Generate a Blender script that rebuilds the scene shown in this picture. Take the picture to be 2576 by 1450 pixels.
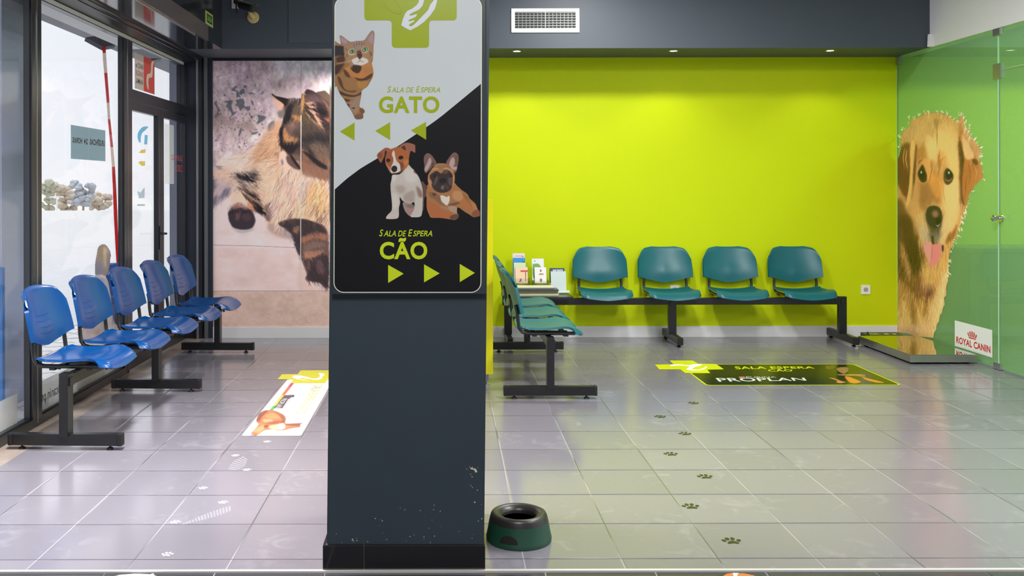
import bpy, bmesh, math, random
import numpy as np
from mathutils import Matrix, Vector
from mathutils.geometry import tessellate_polygon

for o in list(bpy.data.objects):
    bpy.data.objects.remove(o)
sc = bpy.context.scene
COL = sc.collection

# ------------------------------------------------------------------ camera
F, CX, CY, EYE, ROLL = 2350.0, 1120.0, 470.0, 1.363, -0.002
cam_d = bpy.data.cameras.new('camera')
cam_d.sensor_fit = 'HORIZONTAL'
cam_d.sensor_width = 36.0
cam_d.lens = F / 2576 * 36.0
cam_d.shift_x = (1288 - CX) / 2576
cam_d.shift_y = (CY - 725) / 2576
cam_d.clip_start = 0.05
cam_d.clip_end = 2000
cam = bpy.data.objects.new('camera', cam_d)
COL.objects.link(cam)
cam.matrix_world = Matrix.Translation((0, 0, EYE)) @ Matrix.Rotation(math.pi / 2, 4, 'X') @ Matrix.Rotation(ROLL, 4, 'Z')
sc.camera = cam
sc.view_settings.view_transform = 'Standard'
sc.view_settings.look = 'None'
sc.view_settings.exposure = 0.0
sc.view_settings.gamma = 1.0
sc.view_settings.use_curve_mapping = False

# ------------------------------------------------------------------ world, sun, room lights
SKY = 1.2
w = bpy.data.worlds.new('overcast_sky')
sc.world = w
w.use_nodes = True
w.node_tree.nodes['Background'].inputs[0].default_value = (0.965, 0.955, 1.0, 1)
w.node_tree.nodes['Background'].inputs[1].default_value = SKY

sun_d = bpy.data.lights.new('sun', 'SUN')
sun_d.energy = 2.6
sun_d.angle = math.radians(3)
sun = bpy.data.objects.new('sun', sun_d)
sun.rotation_euler = (0, math.radians(-16), 0)     # high over the street; the canopy keeps it off the windows
COL.objects.link(sun)

# unseen ceiling panels, added as fill light except the smallest: (x, y, size x, size y, watts)
UNSEEN_PANELS = [(0.0, 0.6, 0.6, 1.2, 125), (2.9, 2.2, 0.6, 1.2, 75), (2.2, 4.4, 0.6, 1.2, 118), (-1.45, 4.0, 0.3, 1.2, 105),
          (1.2, 6.75, 0.3, 0.3, 62), (5.6, 6.4, 0.6, 0.6, 110)]
SPOT_W = 7.0
CEIL = 3.25

# ------------------------------------------------------------------ helpers
def lin(c):
    c = np.asarray(c, float) / 255.0
    return np.where(c <= 0.04045, c / 12.92, ((c + 0.055) / 1.055) ** 2.4)

def unroll(px, py):
    a = (np.asarray(px, float) - CX) / F
    b = -(np.asarray(py, float) - CY) / F
    cr, sr = math.cos(ROLL), math.sin(ROLL)
    return a * cr - b * sr, a * sr + b * cr

def on_y(Y):
    def f(px, py):
        A, B = unroll(px, py)
        return np.stack([A * Y, 0 * A + Y, EYE + B * Y], -1)
    return f

def on_x(X):
    def f(px, py):
        A, B = unroll(px, py)
        Y = X / A
        return np.stack([0 * A + X, Y, EYE + B * Y], -1)
    return f

def on_z(Z):
    def f(px, py):
        A, B = unroll(px, py)
        Y = (Z - EYE) / B
        return np.stack([A * Y, Y, 0 * A + Z], -1)
    return f

MATS = {}
def mat(name, rgb=(128, 128, 128), rough=0.5, metal=0.0, spec=0.5, coat=0.0, coat_r=0.1, noise=0.0, nscale=8.0,
        bump=0.0, emit=0.0, ior=1.5, attr=None, detail=4.0, alpha=1.0):
    if name in MATS:
        return MATS[name]
    m = bpy.data.materials.new(name)
    m.use_nodes = True
    nt = m.node_tree
    b = nt.nodes['Principled BSDF']
    c = lin(rgb)
    b.inputs['Base Color'].default_value = (*c, 1)
    b.inputs['Roughness'].default_value = rough
    b.inputs['Metallic'].default_value = metal
    b.inputs['Specular IOR Level'].default_value = spec
    b.inputs['IOR'].default_value = ior
    b.inputs['Coat Weight'].default_value = coat
    b.inputs['Coat Roughness'].default_value = coat_r
    b.inputs['Alpha'].default_value = alpha
    if emit:
        b.inputs['Emission Color'].default_value = (*c, 1)
        b.inputs['Emission Strength'].default_value = emit
    if attr:
        a = nt.nodes.new('ShaderNodeAttribute')
        a.attribute_name = attr
        nt.links.new(a.outputs['Color'], b.inputs['Base Color'])
    if noise or bump:
        tc = nt.nodes.new('ShaderNodeTexCoord')
        n = nt.nodes.new('ShaderNodeTexNoise')
        n.inputs['Scale'].default_value = nscale
        n.inputs['Detail'].default_value = detail
        nt.links.new(tc.outputs['Object'], n.inputs['Vector'])
        if noise:
            mx = nt.nodes.new('ShaderNodeMix')
            mx.data_type = 'RGBA'
            mx.inputs[6].default_value = (*(c * (1 - noise)), 1)
            mx.inputs[7].default_value = (*np.minimum(c * (1 + noise), 1), 1)
            nt.links.new(n.outputs['Fac'], mx.inputs[0])
            nt.links.new(mx.outputs[2], b.inputs['Base Color'])
        if bump:
            bp = nt.nodes.new('ShaderNodeBump')
            bp.inputs['Strength'].default_value = bump
            bp.inputs['Distance'].default_value = 0.01
            nt.links.new(n.outputs['Fac'], bp.inputs['Height'])
            nt.links.new(bp.outputs['Normal'], b.inputs['Normal'])
    MATS[name] = m
    return m

def tag(o, label=None, cat=None, group=None, kind=None):
    if label: o['label'] = label
    if cat: o['category'] = cat
    if group: o['group'] = group
    if kind: o['kind'] = kind
    return o

def empty(name, loc, label=None, cat=None, group=None, rz=0.0, kind=None):
    o = bpy.data.objects.new(name, None)
    o.location = loc
    o.rotation_euler = (0, 0, rz)
    COL.objects.link(o)
    return tag(o, label, cat, group, kind)

class MB:
    """collects shapes into one mesh"""
    def __init__(s):
        s.v, s.f, s.m = [], [], []
    def add(s, vs, fs, mi=0):
        k = len(s.v)
        s.v += [tuple(map(float, p)) for p in vs]
        s.f += [tuple(i + k for i in f) for f in fs]
        s.m += [mi] * len(fs)
        return s
    def box(s, x0, x1, y0, y1, z0, z1, mi=0, c=0.0):
        if c <= 0:
            vs = [(x, y, z) for z in (z0, z1) for y in (y0, y1) for x in (x0, x1)]
            fs = [(0, 2, 3, 1), (4, 5, 7, 6), (0, 1, 5, 4), (1, 3, 7, 5), (3, 2, 6, 7), (2, 0, 4, 6)]
            return s.add(vs, fs, mi)
        bm = bmesh.new()
        bmesh.ops.create_cube(bm, size=1)
        for v in bm.verts:
            v.co = Vector(((x0 + x1) / 2 + v.co.x * (x1 - x0), (y0 + y1) / 2 + v.co.y * (y1 - y0), (z0 + z1) / 2 + v.co.z * (z1 - z0)))
        bmesh.ops.bevel(bm, geom=bm.edges[:], offset=c, segments=2, profile=0.7, affect='EDGES')
        bm.verts.index_update()
        s.add([v.co[:] for v in bm.verts], [[v.index for v in f.verts] for f in bm.faces], mi)
        bm.free()
        return s
    def prism(s, prof, axis, a, b, mi=0):
        """profile points extruded along an axis; profile is (p,q) in the other two axes in xyz order"""
        n = len(prof)
        def P(p, t):
            l = list(p)
            l.insert('xyz'.index(axis), t)
            return l
        vs = [P(p, a) for p in prof] + [P(p, b) for p in prof]
        fs = [tuple(range(n))[::-1], tuple(range(n, 2 * n))] + [(i, (i + 1) % n, n + (i + 1) % n, n + i) for i in range(n)]
        return s.add(vs, fs, mi)
    def tube(s, pts, r, n=10, mi=0, flat=1.0, cap=True):
        pts = [Vector(p) for p in pts]
        rings = []
        up = None
        for i, p in enumerate(pts):
            d = (pts[min(i + 1, len(pts) - 1)] - pts[max(i - 1, 0)]).normalized()
            if up is None:
                up = Vector((0, 0, 1)) if abs(d.z) < 0.9 else Vector((1, 0, 0))
            a = d.cross(up).normalized()
            up = a.cross(d).normalized()
            rr = r[i] if isinstance(r, (list, tuple)) else r
            rings.append([p + a * math.cos(2 * math.pi * k / n) * rr + up * math.sin(2 * math.pi * k / n) * rr * flat for k in range(n)])
        vs = [v for R in rings for v in R]
        fs = []
        for i in range(len(pts) - 1):
            for k in range(n):
                fs.append((i * n + k, i * n + (k + 1) % n, (i + 1) * n + (k + 1) % n, (i + 1) * n + k))
        if cap:
            fs += [tuple(range(n))[::-1], tuple(range((len(pts) - 1) * n, len(pts) * n))]
        return s.add(vs, fs, mi)
    def lathe(s, prof, c=(0, 0, 0), n=48, mi=0, axis='z', cap=True):
        vs, fs = [], []
        for (r, z) in prof:
            for k in range(n):
                a = 2 * math.pi * k / n
                p = (r * math.cos(a), r * math.sin(a), z)
                if axis == 'y': p = (p[0], -p[2], p[1])
                if axis == 'x': p = (p[2], p[0], p[1])
                vs.append((c[0] + p[0], c[1] + p[1], c[2] + p[2]))
        m = len(prof)
        for i in range(m - 1):
            for k in range(n):
                fs.append((i * n + k, i * n + (k + 1) % n, (i + 1) * n + (k + 1) % n, (i + 1) * n + k))
        if cap: fs += [tuple(range(n))[::-1], tuple(range((m - 1) * n, m * n))]
        return s.add(vs, fs, mi)
    def obj(s, name, m, parent=None, smooth=False, loc=None, autos=None):
        me = bpy.data.meshes.new(name)
        me.from_pydata(s.v, [], s.f)
        ms = m if isinstance(m, (list, tuple)) else [m]
        for x in ms: me.materials.append(x)
        if len(ms) > 1:
            me.polygons.foreach_set('material_index', s.m)
        bm = bmesh.new(); bm.from_mesh(me)
        bmesh.ops.recalc_face_normals(bm, faces=bm.faces[:])
        if smooth:
            ang = math.radians(smooth if smooth is not True else 40)
            for f in bm.faces: f.smooth = True
            for e in bm.edges:
                if len(e.link_faces) == 2 and e.calc_face_angle(0) > ang: e.smooth = False
        bm.to_mesh(me); bm.free()
        o = bpy.data.objects.new(name, me)
        COL.objects.link(o)
        if parent: o.parent = parent
        if loc: o.location = loc
        return o

def Bx(name, b, m, parent=None, c=0.0, smooth=False):
    return MB().box(*b, c=c).obj(name, m, parent, smooth)

def struct(o):
    o['kind'] = 'structure'
    return o

def localise(o, org):
    """shift mesh data so that the object's origin is at org (keeps it in place)"""
    o.data.transform(Matrix.Translation(-Vector(org)))
    o.location = org
    return o

def flat(name, loops, f, m, parent=None, off=(0, 0, 0)):
    """flat shapes from loops of (px,py); each item of loops is a list of loops (outer + holes)"""
    vs, fs = [], []
    for lp in loops:
        if lp and isinstance(lp[0], tuple): lp = [lp]
        pl = [[Vector((p[0], -p[1], 0)) for p in l] for l in lp]
        tr = tessellate_polygon(pl)
        k = len(vs)
        for l in lp:
            for p in l:
                q = f(p[0], p[1])
                vs.append((float(q[0]) + off[0], float(q[1]) + off[1], float(q[2]) + off[2]))
        fs += [tuple(k + i for i in t) for t in tr]
    me = bpy.data.meshes.new(name)
    me.from_pydata(vs, [], fs)
    me.materials.append(m)
    o = bpy.data.objects.new(name, me)
    COL.objects.link(o)
    if parent:
        o.parent = parent
        o.matrix_parent_inverse = Matrix.Translation(parent.location).inverted()
    return o

def keep(o, parent):
    o.parent = parent
    o.matrix_parent_inverse = Matrix.Translation(parent.location).inverted()
    return o

def rrect(x0, y0, x1, y1, r, n=6):
    pts = []
    for cx, cy, a0 in ((x1 - r, y0 + r, -90), (x1 - r, y1 - r, 0), (x0 + r, y1 - r, 90), (x0 + r, y0 + r, 180)):
        for k in range(n + 1):
            a = math.radians(a0 + 90 * k / n)
            pts.append((cx + r * math.cos(a), cy + r * math.sin(a)))
    return pts

def smooth_loop(pts, n=4):
    """Catmull-Rom through a closed loop"""
    out = []
    N = len(pts)
    for i in range(N):
        p0, p1, p2, p3 = (np.array(pts[(i + k) % N], float) for k in (-1, 0, 1, 2))
        for k in range(n):
            t = k / n
            q = 0.5 * ((2 * p1) + (-p0 + p2) * t + (2 * p0 - 5 * p1 + 4 * p2 - p3) * t * t + (-p0 + 3 * p1 - 3 * p2 + p3) * t ** 3)
            out.append((q[0], q[1]))
    return out

def text_loops(s, bold=0.0, shear=0.0):
    cu = bpy.data.curves.new('lettering', 'FONT')
    cu.body = s
    cu.offset = bold
    cu.shear = shear
    cu.resolution_u = 4
    cu.space_character = 1.0 + bold * 2.2
    o = bpy.data.objects.new('lettering', cu)
    COL.objects.link(o)
    dg = bpy.context.evaluated_depsgraph_get()
    me = bpy.data.meshes.new_from_object(o.evaluated_get(dg))
    V = np.array([v.co[:] for v in me.vertices])
    Fc = [tuple(p.vertices) for p in me.polygons]
    bpy.data.objects.remove(o)
    bpy.data.curves.remove(cu)
    bpy.data.meshes.remove(me)
    return V, Fc

def lettering(name, pieces, f, m, parent=None, off=(0, 0, 0), bold=0.0, shear=0.0):
    """pieces: (string, x0, y0, x1, y1) boxes in the coordinates that f maps to space"""
    vs, fs = [], []
    for (s, x0, y0, x1, y1) in pieces:
        V, Fc = text_loops(s, bold, shear)
        mn, mx = V.min(0), V.max(0)
        u = (V[:, 0] - mn[0]) / (mx[0] - mn[0])
        v = (V[:, 1] - mn[1]) / (mx[1] - mn[1])
        P = f(x0 + u * (x1 - x0), y1 + v * (y0 - y1)) + np.array(off)
        k = len(vs)
        vs += [tuple(p) for p in P]
        fs += [tuple(k + i for i in t) for t in Fc]
    me = bpy.data.meshes.new(name)
    me.from_pydata(vs, [], fs)
    me.materials.append(m)
    o = bpy.data.objects.new(name, me)
    COL.objects.link(o)
    if parent: keep(o, parent)
    return o

# ------------------------------------------------------------------ materials
LIME = mat('lime_paint', (196, 214, 0), 0.6, spec=0.2, noise=0.02, nscale=3)
SLATE = mat('slate_paint', (72, 80, 90), 0.5, spec=0.4, noise=0.03, nscale=2)
SLATE_D = mat('slate_gloss', (40, 44, 50), 0.12, spec=0.5)
PILLARM = mat('pillar_paint', (42, 54, 64), 0.45, noise=0.12, nscale=5, bump=0.06)
WHITE = mat('white_paint', (236, 236, 238), 0.6, noise=0.01)
WHITEP = mat('white_plastic', (235, 235, 235), 0.35)
BLACKM = mat('black_metal', (16, 17, 22), 0.32, spec=0.6)
FRAMEM = mat('dark_aluminium', (34, 37, 44), 0.28, spec=0.6, noise=0.1, nscale=4)
ALU = mat('brushed_aluminium', (190, 192, 196), 0.3, metal=0.9)
STEEL = mat('stainless_steel', (200, 200, 200), 0.12, metal=1.0, noise=0.03, nscale=30)
CHROME = mat('chrome', (210, 210, 212), 0.1, metal=1.0)
BLUE = mat('blue_plastic', (0, 64, 126), 0.22, spec=0.5)
TEAL = mat('teal_plastic', (0, 94, 104), 0.38, spec=0.5)
RUBBER = mat('black_rubber', (12, 12, 13), 0.6)

def glass_mat(name, tint=(0.93, 0.95, 0.96), rough=0.0, mixd=0.0, dcol=(1, 1, 1)):
    m = bpy.data.materials.new(name)
    m.use_nodes = True
    nt = m.node_tree
    nt.nodes.clear()
    out = nt.nodes.new('ShaderNodeOutputMaterial')
    tr = nt.nodes.new('ShaderNodeBsdfTransparent')
    tr.inputs[0].default_value = (*tint, 1)
    gl = nt.nodes.new('ShaderNodeBsdfGlossy')
    gl.inputs['Roughness'].default_value = 0.02
    # Schlick reflectance that is the same from both sides of the thin sheet
    geo = nt.nodes.new('ShaderNodeNewGeometry')
    dt = nt.nodes.new('ShaderNodeVectorMath'); dt.operation = 'DOT_PRODUCT'
    nt.links.new(geo.outputs['Incoming'], dt.inputs[0]); nt.links.new(geo.outputs['Normal'], dt.inputs[1])
    ab = nt.nodes.new('ShaderNodeMath'); ab.operation = 'ABSOLUTE'
    nt.links.new(dt.outputs['Value'], ab.inputs[0])
    om = nt.nodes.new('ShaderNodeMath'); om.operation = 'SUBTRACT'; om.inputs[0].default_value = 1.0
    nt.links.new(ab.outputs[0], om.inputs[1])
    pw = nt.nodes.new('ShaderNodeMath'); pw.operation = 'POWER'; pw.inputs[1].default_value = 5.0
    nt.links.new(om.outputs[0], pw.inputs[0])
    fr = nt.nodes.new('ShaderNodeMath'); fr.operation = 'MULTIPLY_ADD'
    fr.inputs[1].default_value = 0.55; fr.inputs[2].default_value = 0.03
    nt.links.new(pw.outputs[0], fr.inputs[0])
    mx = nt.nodes.new('ShaderNodeMixShader')
    base = tr.outputs[0]
    if mixd:
        df = nt.nodes.new('ShaderNodeBsdfDiffuse')
        df.inputs[0].default_value = (*dcol, 1)
        m2 = nt.nodes.new('ShaderNodeMixShader')
        m2.inputs[0].default_value = mixd
        nt.links.new(tr.outputs[0], m2.inputs[1])
        nt.links.new(df.outputs[0], m2.inputs[2])
        base = m2.outputs[0]
    nt.links.new(fr.outputs[0], mx.inputs[0])
    nt.links.new(base, mx.inputs[1])
    nt.links.new(gl.outputs[0], mx.inputs[2])
    nt.links.new(mx.outputs[0], out.inputs[0])
    return m
def backlit(name, rgb, t=0.55):
    m = bpy.data.materials.new(name)
    m.use_nodes = True
    nt = m.node_tree
    nt.nodes.clear()
    out = nt.nodes.new('ShaderNodeOutputMaterial')
    c = (*lin(rgb), 1)
    d = nt.nodes.new('ShaderNodeBsdfDiffuse'); d.inputs[0].default_value = c
    tl = nt.nodes.new('ShaderNodeBsdfTranslucent'); tl.inputs[0].default_value = c
    tr = nt.nodes.new('ShaderNodeBsdfTransparent'); tr.inputs[0].default_value = c
    m1 = nt.nodes.new('ShaderNodeMixShader'); m1.inputs[0].default_value = 0.6
    m2 = nt.nodes.new('ShaderNodeMixShader'); m2.inputs[0].default_value = t
    nt.links.new(d.outputs[0], m1.inputs[1]); nt.links.new(tl.outputs[0], m1.inputs[2])
    nt.links.new(m1.outputs[0], m2.inputs[1]); nt.links.new(tr.outputs[0], m2.inputs[2])
    nt.links.new(m2.outputs[0], out.inputs[0])
    return m
GLASS = glass_mat('window_glass')
FROST = glass_mat('green_frosted_glass', (0.74, 0.93, 0.74), mixd=0.40, dcol=tuple(lin((158, 204, 140))))
FILM = glass_mat('white_window_film', (0.5, 0.5, 0.5), mixd=0.6, dcol=(0.72, 0.72, 0.72))

TX0, TY0, TT = 0.284, 3.4186, 0.3559
def tile_mat(name, base, rough, x0, y0, t, g1, g2, smudge=0.0, vary=0.08, ior=1.6):
    m = bpy.data.materials.new(name)
    m.use_nodes = True
    nt = m.node_tree
    N, L = nt.nodes, nt.links
    b = N['Principled BSDF']
    geo = N.new('ShaderNodeNewGeometry')
    sep = N.new('ShaderNodeSeparateXYZ')
    L.new(geo.outputs['Position'], sep.inputs[0])
    def M(op, a, bb=None, c=None):
        n = N.new('ShaderNodeMath'); n.operation = op
        for i, q in enumerate((a, bb, c)):
            if q is None: continue
            if isinstance(q, (int, float)): n.inputs[i].default_value = q
            else: L.new(q, n.inputs[i])
        return n.outputs[0]
    us = M('DIVIDE', M('SUBTRACT', sep.outputs[0], x0), t)
    vs = M('DIVIDE', M('SUBTRACT', sep.outputs[1], y0), t)
    def edge(q):
        fr = M('FRACT', q)
        return M('MINIMUM', fr, M('SUBTRACT', 1.0, fr))
    eu, ev = edge(us), edge(vs)
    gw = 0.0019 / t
    def ramp(q, a, bb):
        n = N.new('ShaderNodeMapRange')
        L.new(q, n.inputs[0]); n.inputs[1].default_value = a; n.inputs[2].default_value = bb
        n.inputs[3].default_value = 1.0; n.inputs[4].default_value = 0.0
        return n.outputs[0]
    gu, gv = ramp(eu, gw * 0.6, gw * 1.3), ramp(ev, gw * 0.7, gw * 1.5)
    comb = N.new('ShaderNodeCombineXYZ')
    L.new(M('FLOOR', us), comb.inputs[0]); L.new(M('FLOOR', vs), comb.inputs[1])
    wn = N.new('ShaderNodeTexWhiteNoise'); wn.noise_dimensions = '3D'
    L.new(comb.outputs[0], wn.inputs['Vector'])
    def mixc(f, a, bb):
        n = N.new('ShaderNodeMix'); n.data_type = 'RGBA'
        if isinstance(f, float): n.inputs[0].default_value = f
        else: L.new(f, n.inputs[0])
        for i, q in ((6, a), (7, bb)):
            if isinstance(q, tuple): n.inputs[i].default_value = (*q, 1)
            else: L.new(q, n.inputs[i])
        return n.outputs[2]
    c = lin(base)
    col = mixc(wn.outputs['Value'], tuple(c * (1 - vary)), tuple(c * (1 + vary)))
    if smudge:
        n1 = N.new('ShaderNodeTexNoise'); n1.inputs['Scale'].default_value = 2.3; n1.inputs['Detail'].default_value = 6
        L.new(geo.outputs['Position'], n1.inputs['Vector'])
        n2 = N.new('ShaderNodeTexNoise'); n2.inputs['Scale'].default_value = 9.0; n2.inputs['Detail'].default_value = 3
        n2.inputs['Distortion'].default_value = 1.2
        L.new(geo.outputs['Position'], n2.inputs['Vector'])
        s = N.new('ShaderNodeMapRange'); L.new(M('MULTIPLY', n1.outputs['Fac'], n2.outputs['Fac']), s.inputs[0])
        s.inputs[1].default_value = 0.30; s.inputs[2].default_value = 0.50
        col = mixc(M('MULTIPLY', s.outputs[0], smudge), col, (0.75, 0.76, 0.78))
        rr = M('ADD', rough, M('MULTIPLY', n1.outputs['Fac'], 0.10))
        L.new(rr, b.inputs['Roughness'])
    else:
        b.inputs['Roughness'].default_value = rough
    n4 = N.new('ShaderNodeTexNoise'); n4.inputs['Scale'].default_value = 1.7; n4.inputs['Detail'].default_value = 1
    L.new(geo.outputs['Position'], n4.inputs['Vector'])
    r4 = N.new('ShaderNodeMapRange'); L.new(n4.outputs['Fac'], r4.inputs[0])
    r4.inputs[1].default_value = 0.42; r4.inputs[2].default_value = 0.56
    col = mixc(gu, col, mixc(r4.outputs[0], tuple(lin(g2) * 1.6), tuple(lin(g1))))  # depth joints paler: tile edge highlights painted into the joint colour
    col = mixc(gv, col, tuple(lin(g2)))
    L.new(col, b.inputs['Base Color'])
    b.inputs['IOR'].default_value = ior
    n3 = N.new('ShaderNodeTexNoise'); n3.inputs['Scale'].default_value = 5.0; n3.inputs['Detail'].default_value = 2
    L.new(geo.outputs['Position'], n3.inputs['Vector'])
    h = M('SUBTRACT', M('MULTIPLY', n3.outputs['Fac'], 0.10), M('MAXIMUM', ramp(eu, gw * 0.5, gw * 4), ramp(ev, gw * 0.5, gw * 4)))
    bp = N.new('ShaderNodeBump'); bp.inputs['Strength'].default_value = 0.35; bp.inputs['Distance'].default_value = 0.0025
    L.new(h, bp.inputs['Height']); L.new(bp.outputs['Normal'], b.inputs['Normal'])
    return m
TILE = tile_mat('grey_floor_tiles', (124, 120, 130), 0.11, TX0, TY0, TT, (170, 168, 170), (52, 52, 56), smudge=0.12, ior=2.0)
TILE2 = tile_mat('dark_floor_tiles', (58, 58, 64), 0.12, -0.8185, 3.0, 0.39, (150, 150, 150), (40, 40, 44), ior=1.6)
BASET = mat('black_tile', (20, 20, 23), 0.12, ior=1.6)

# ------------------------------------------------------------------ room shell
YB = 8.455            # far wall
XR = 4.09             # glass partition
XL = -2.33            # window frame, room side
YF = 3.322            # edge between the two floors
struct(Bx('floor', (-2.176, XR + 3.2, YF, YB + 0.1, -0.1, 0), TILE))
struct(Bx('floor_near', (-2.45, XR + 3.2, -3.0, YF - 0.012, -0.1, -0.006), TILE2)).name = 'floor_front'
struct(Bx('trim_1', (-2.176, XR + 0.1, YF - 0.012, YF + 0.004, -0.1, 0.001), mat('edge_profile', (215, 213, 210), 0.3, metal=0.4)))
MARB = mat('beige_marble', (150, 136, 128), 0.25, noise=0.6, nscale=5, detail=8)
struct(Bx('trim_2', (-2.45, -2.176, YF, YB, -0.1, 0.0), MARB))
XM = float(on_y(YB)(1010, 500)[0])        # where the mural ends behind the pillar
wl = MB().box(XM, XR + 3.2, YB, YB + 0.15, 0, CEIL).obj('wall_back', LIME)
struct(wl)
struct(Bx('wall_back_left', (-2.43, XM, YB, YB + 0.15, 0, CEIL), SLATE))
struct(Bx('baseboard_back', (XM, XR - 0.005, YB - 0.014, YB, 0, 0.098), mat('white_skirting', (225, 225, 228), 0.4)))
struct(Bx('ceiling', (-2.7, XR + 3.2, -3.0, YB + 0.15, CEIL, CEIL + 0.1), mat('ceiling_paint', (150, 152, 156), 0.7)))
struct(Bx('wall_front', (-2.7, XR + 3.2, -3.15, -3.0, -0.1, CEIL), WHITE))
struct(Bx('wall_right', (XR, XR + 0.12, -3.0, 5.35, 0, CEIL), WHITE))
struct(Bx('wall_right_upper', (XR, XR + 0.12, 5.35, 7.9, 2.53, CEIL), WHITE))
struct(Bx('wall_far_room', (XR + 3.2, XR + 3.3, -3.0, YB, 0, CEIL), mat('far_room_paint', (210, 214, 205), 0.6)))
struct(Bx('wall_left', (-2.55, XL, -3.0, 2.2, 0, 2.55), SLATE))
# beam across the room with the soffit over the far seats
ZS = 2.53
beam = struct(Bx('ceiling_beam', (-2.7, XR + 0.001, 7.88, YB, ZS, CEIL), SLATE))
struct(Bx('ceiling_beam_behind_glass', (XR + 0.121, XR + 3.2, 7.88, YB, ZS, CEIL), SLATE)).name = 'ceiling_beam_2'
struct(MB().box(XR, XR + 0.12, 7.9, YB, ZS, CEIL).obj('wall_right_end', WHITE))
# bulkhead over the windows (glossy dark) with a mauve grey strip along its lower edge
struct(Bx('ceiling_bulkhead', (-2.7, -1.88, -3.0, 7.88, 2.53, CEIL), SLATE_D))
struct(Bx('trim_3', (-1.90, -1.879, -3.0, 7.42, 2.525, 2.65), mat('mauve_strip', (92, 84, 88), 0.25)))
struct(Bx('trim_4', (-1.906, -1.896, 2.0, 7.10, 2.516, 2.527), ALU))
hd = MB().prism([(-2.42, 2.475), (-2.33, 2.475), (-2.17, 2.522), (-2.17, 2.53), (-2.42, 2.53)], 'y', -3.0, 8.41)
struct(hd.obj('trim_5', FRAMEM))
struct(MB().box(-2.24, -2.23, 2, 8.3, 2.499, 2.509).box(-2.20, -2.19, 2, 8.3, 2.51, 2.52).obj('trim_6', BLACKM))
# jamb profiles between the door and the mural
def jamb(name, xa, xb, m, y0=8.405, z1=2.53):
    return struct(Bx(name, (xa, xb, y0, YB, 0, z1), m))
jx = lambda px: (px - CX) * 8.41 / F
NAVY = mat('navy_paint', (36, 42, 56), 0.4)
jamb('trim_7', -2.42, jx(496), NAVY, 8.42)
jamb('trim_8', jx(496), jx(500), mat('guide_rail', (150, 150, 160), 0.3, metal=0.6), 8.38)
jamb('trim_9', jx(500), jx(508), FRAMEM)
jamb('trim_10', jx(508), jx(514), BLACKM, 8.43)
jamb('trim_11', jx(514), jx(522), mat('rail_grey', (105, 108, 112), 0.35, metal=0.4))
jamb('trim_12', jx(522), (536.5 - CX) * YB / F, NAVY, 8.43)
# thin dark shadow-gap line over the mural
struct(Bx('trim_13', ((536 - CX) * YB / F, XM, YB - 0.02, YB, 2.505, 2.53), BLACKM))
# access hatch on the beam
hx0 = float(on_y(7.88)(726, 50)[0]); hz = float(on_y(7.88)(726, 108)[2])
hatch = MB().box(hx0, hx0 + 0.9, 7.874, 7.88, hz, 3.1)
tag(localise(hatch.obj('access_hatch', mat('hatch_paint', (74, 82, 92), 0.5, noise=0.03, nscale=2)), (hx0 + 0.45, 7.88, hz)),
    'dark grey access hatch panel flush in the beam beside the pillar top', 'hatch')

# ------------------------------------------------------------------ windows and door
def window(name, y0, y1, z0=0.0, z1=2.475, s0=0.05, s1=0.06, b=0.05, t=0.03, x=XL, d=0.045):
    e = MB()
    e.box(x - d, x, y0, y0 + s0, z0, z1)
    e.box(x - d, x, y1 - s1, y1, z0, z1)
    e.box(x - d, x, y0 + s0, y1 - s1, z0, z0 + b)
    e.box(x - d, x, y0 + s0, y1 - s1, z1 - t, z1)
    # inner bead
    q = 0.012
    e.box(x - d, x - 0.012, y0 + s0, y0 + s0 + q, z0 + b, z1 - t)
    e.box(x - d, x - 0.012, y1 - s1 - q, y1 - s1, z0 + b, z1 - t)
    e.box(x - d, x - 0.012, y0 + s0 + q, y1 - s1 - q, z0 + b, z0 + b + q)
    r = struct(empty(name, (x, (y0 + y1) / 2, z0)))
    keep(e.obj('window_frame', FRAMEM), r)
    keep(Bx('pane', (x - 0.042, x - 0.036, y0 + s0 + q, y1 - s1 - q, z0 + b + q, z1 - t), GLASS), r)
    return r
window('window_1', 2.2, 3.75, s0=0.05, s1=0.05)
window('window_2', 3.76, 5.328, s0=0.05, s1=0.055)
window('window_3', 5.332, 6.855, s0=0.062, s1=0.062)
window('window_4', 6.88, 8.42, z0=2.01, z1=2.475, s0=0.085, s1=0.03, b=0.077, t=0.03)
struct(Bx('trim_14', (XL - 0.045, XL + 0.004, 6.856, 6.879, 0, 2.475), FRAMEM))
# grooves / gasket lines on the posts
struct(MB().box(XL - 0.001, XL + 0.004, 5.327, 5.333, 0.02, 2.47).box(XL - 0.001, XL + 0.004, 6.853, 6.858, 0.02, 2.47).obj('trim_15', ALU))
struct(MB().box(XL - 0.03, XL + 0.01, 2.2, 8.3, 2.452, 2.474).obj('trim_16', mat('track_reflection_white', (225, 225, 228), 0.3)))  # white strip painted for the bright reflection along the top rail

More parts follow.
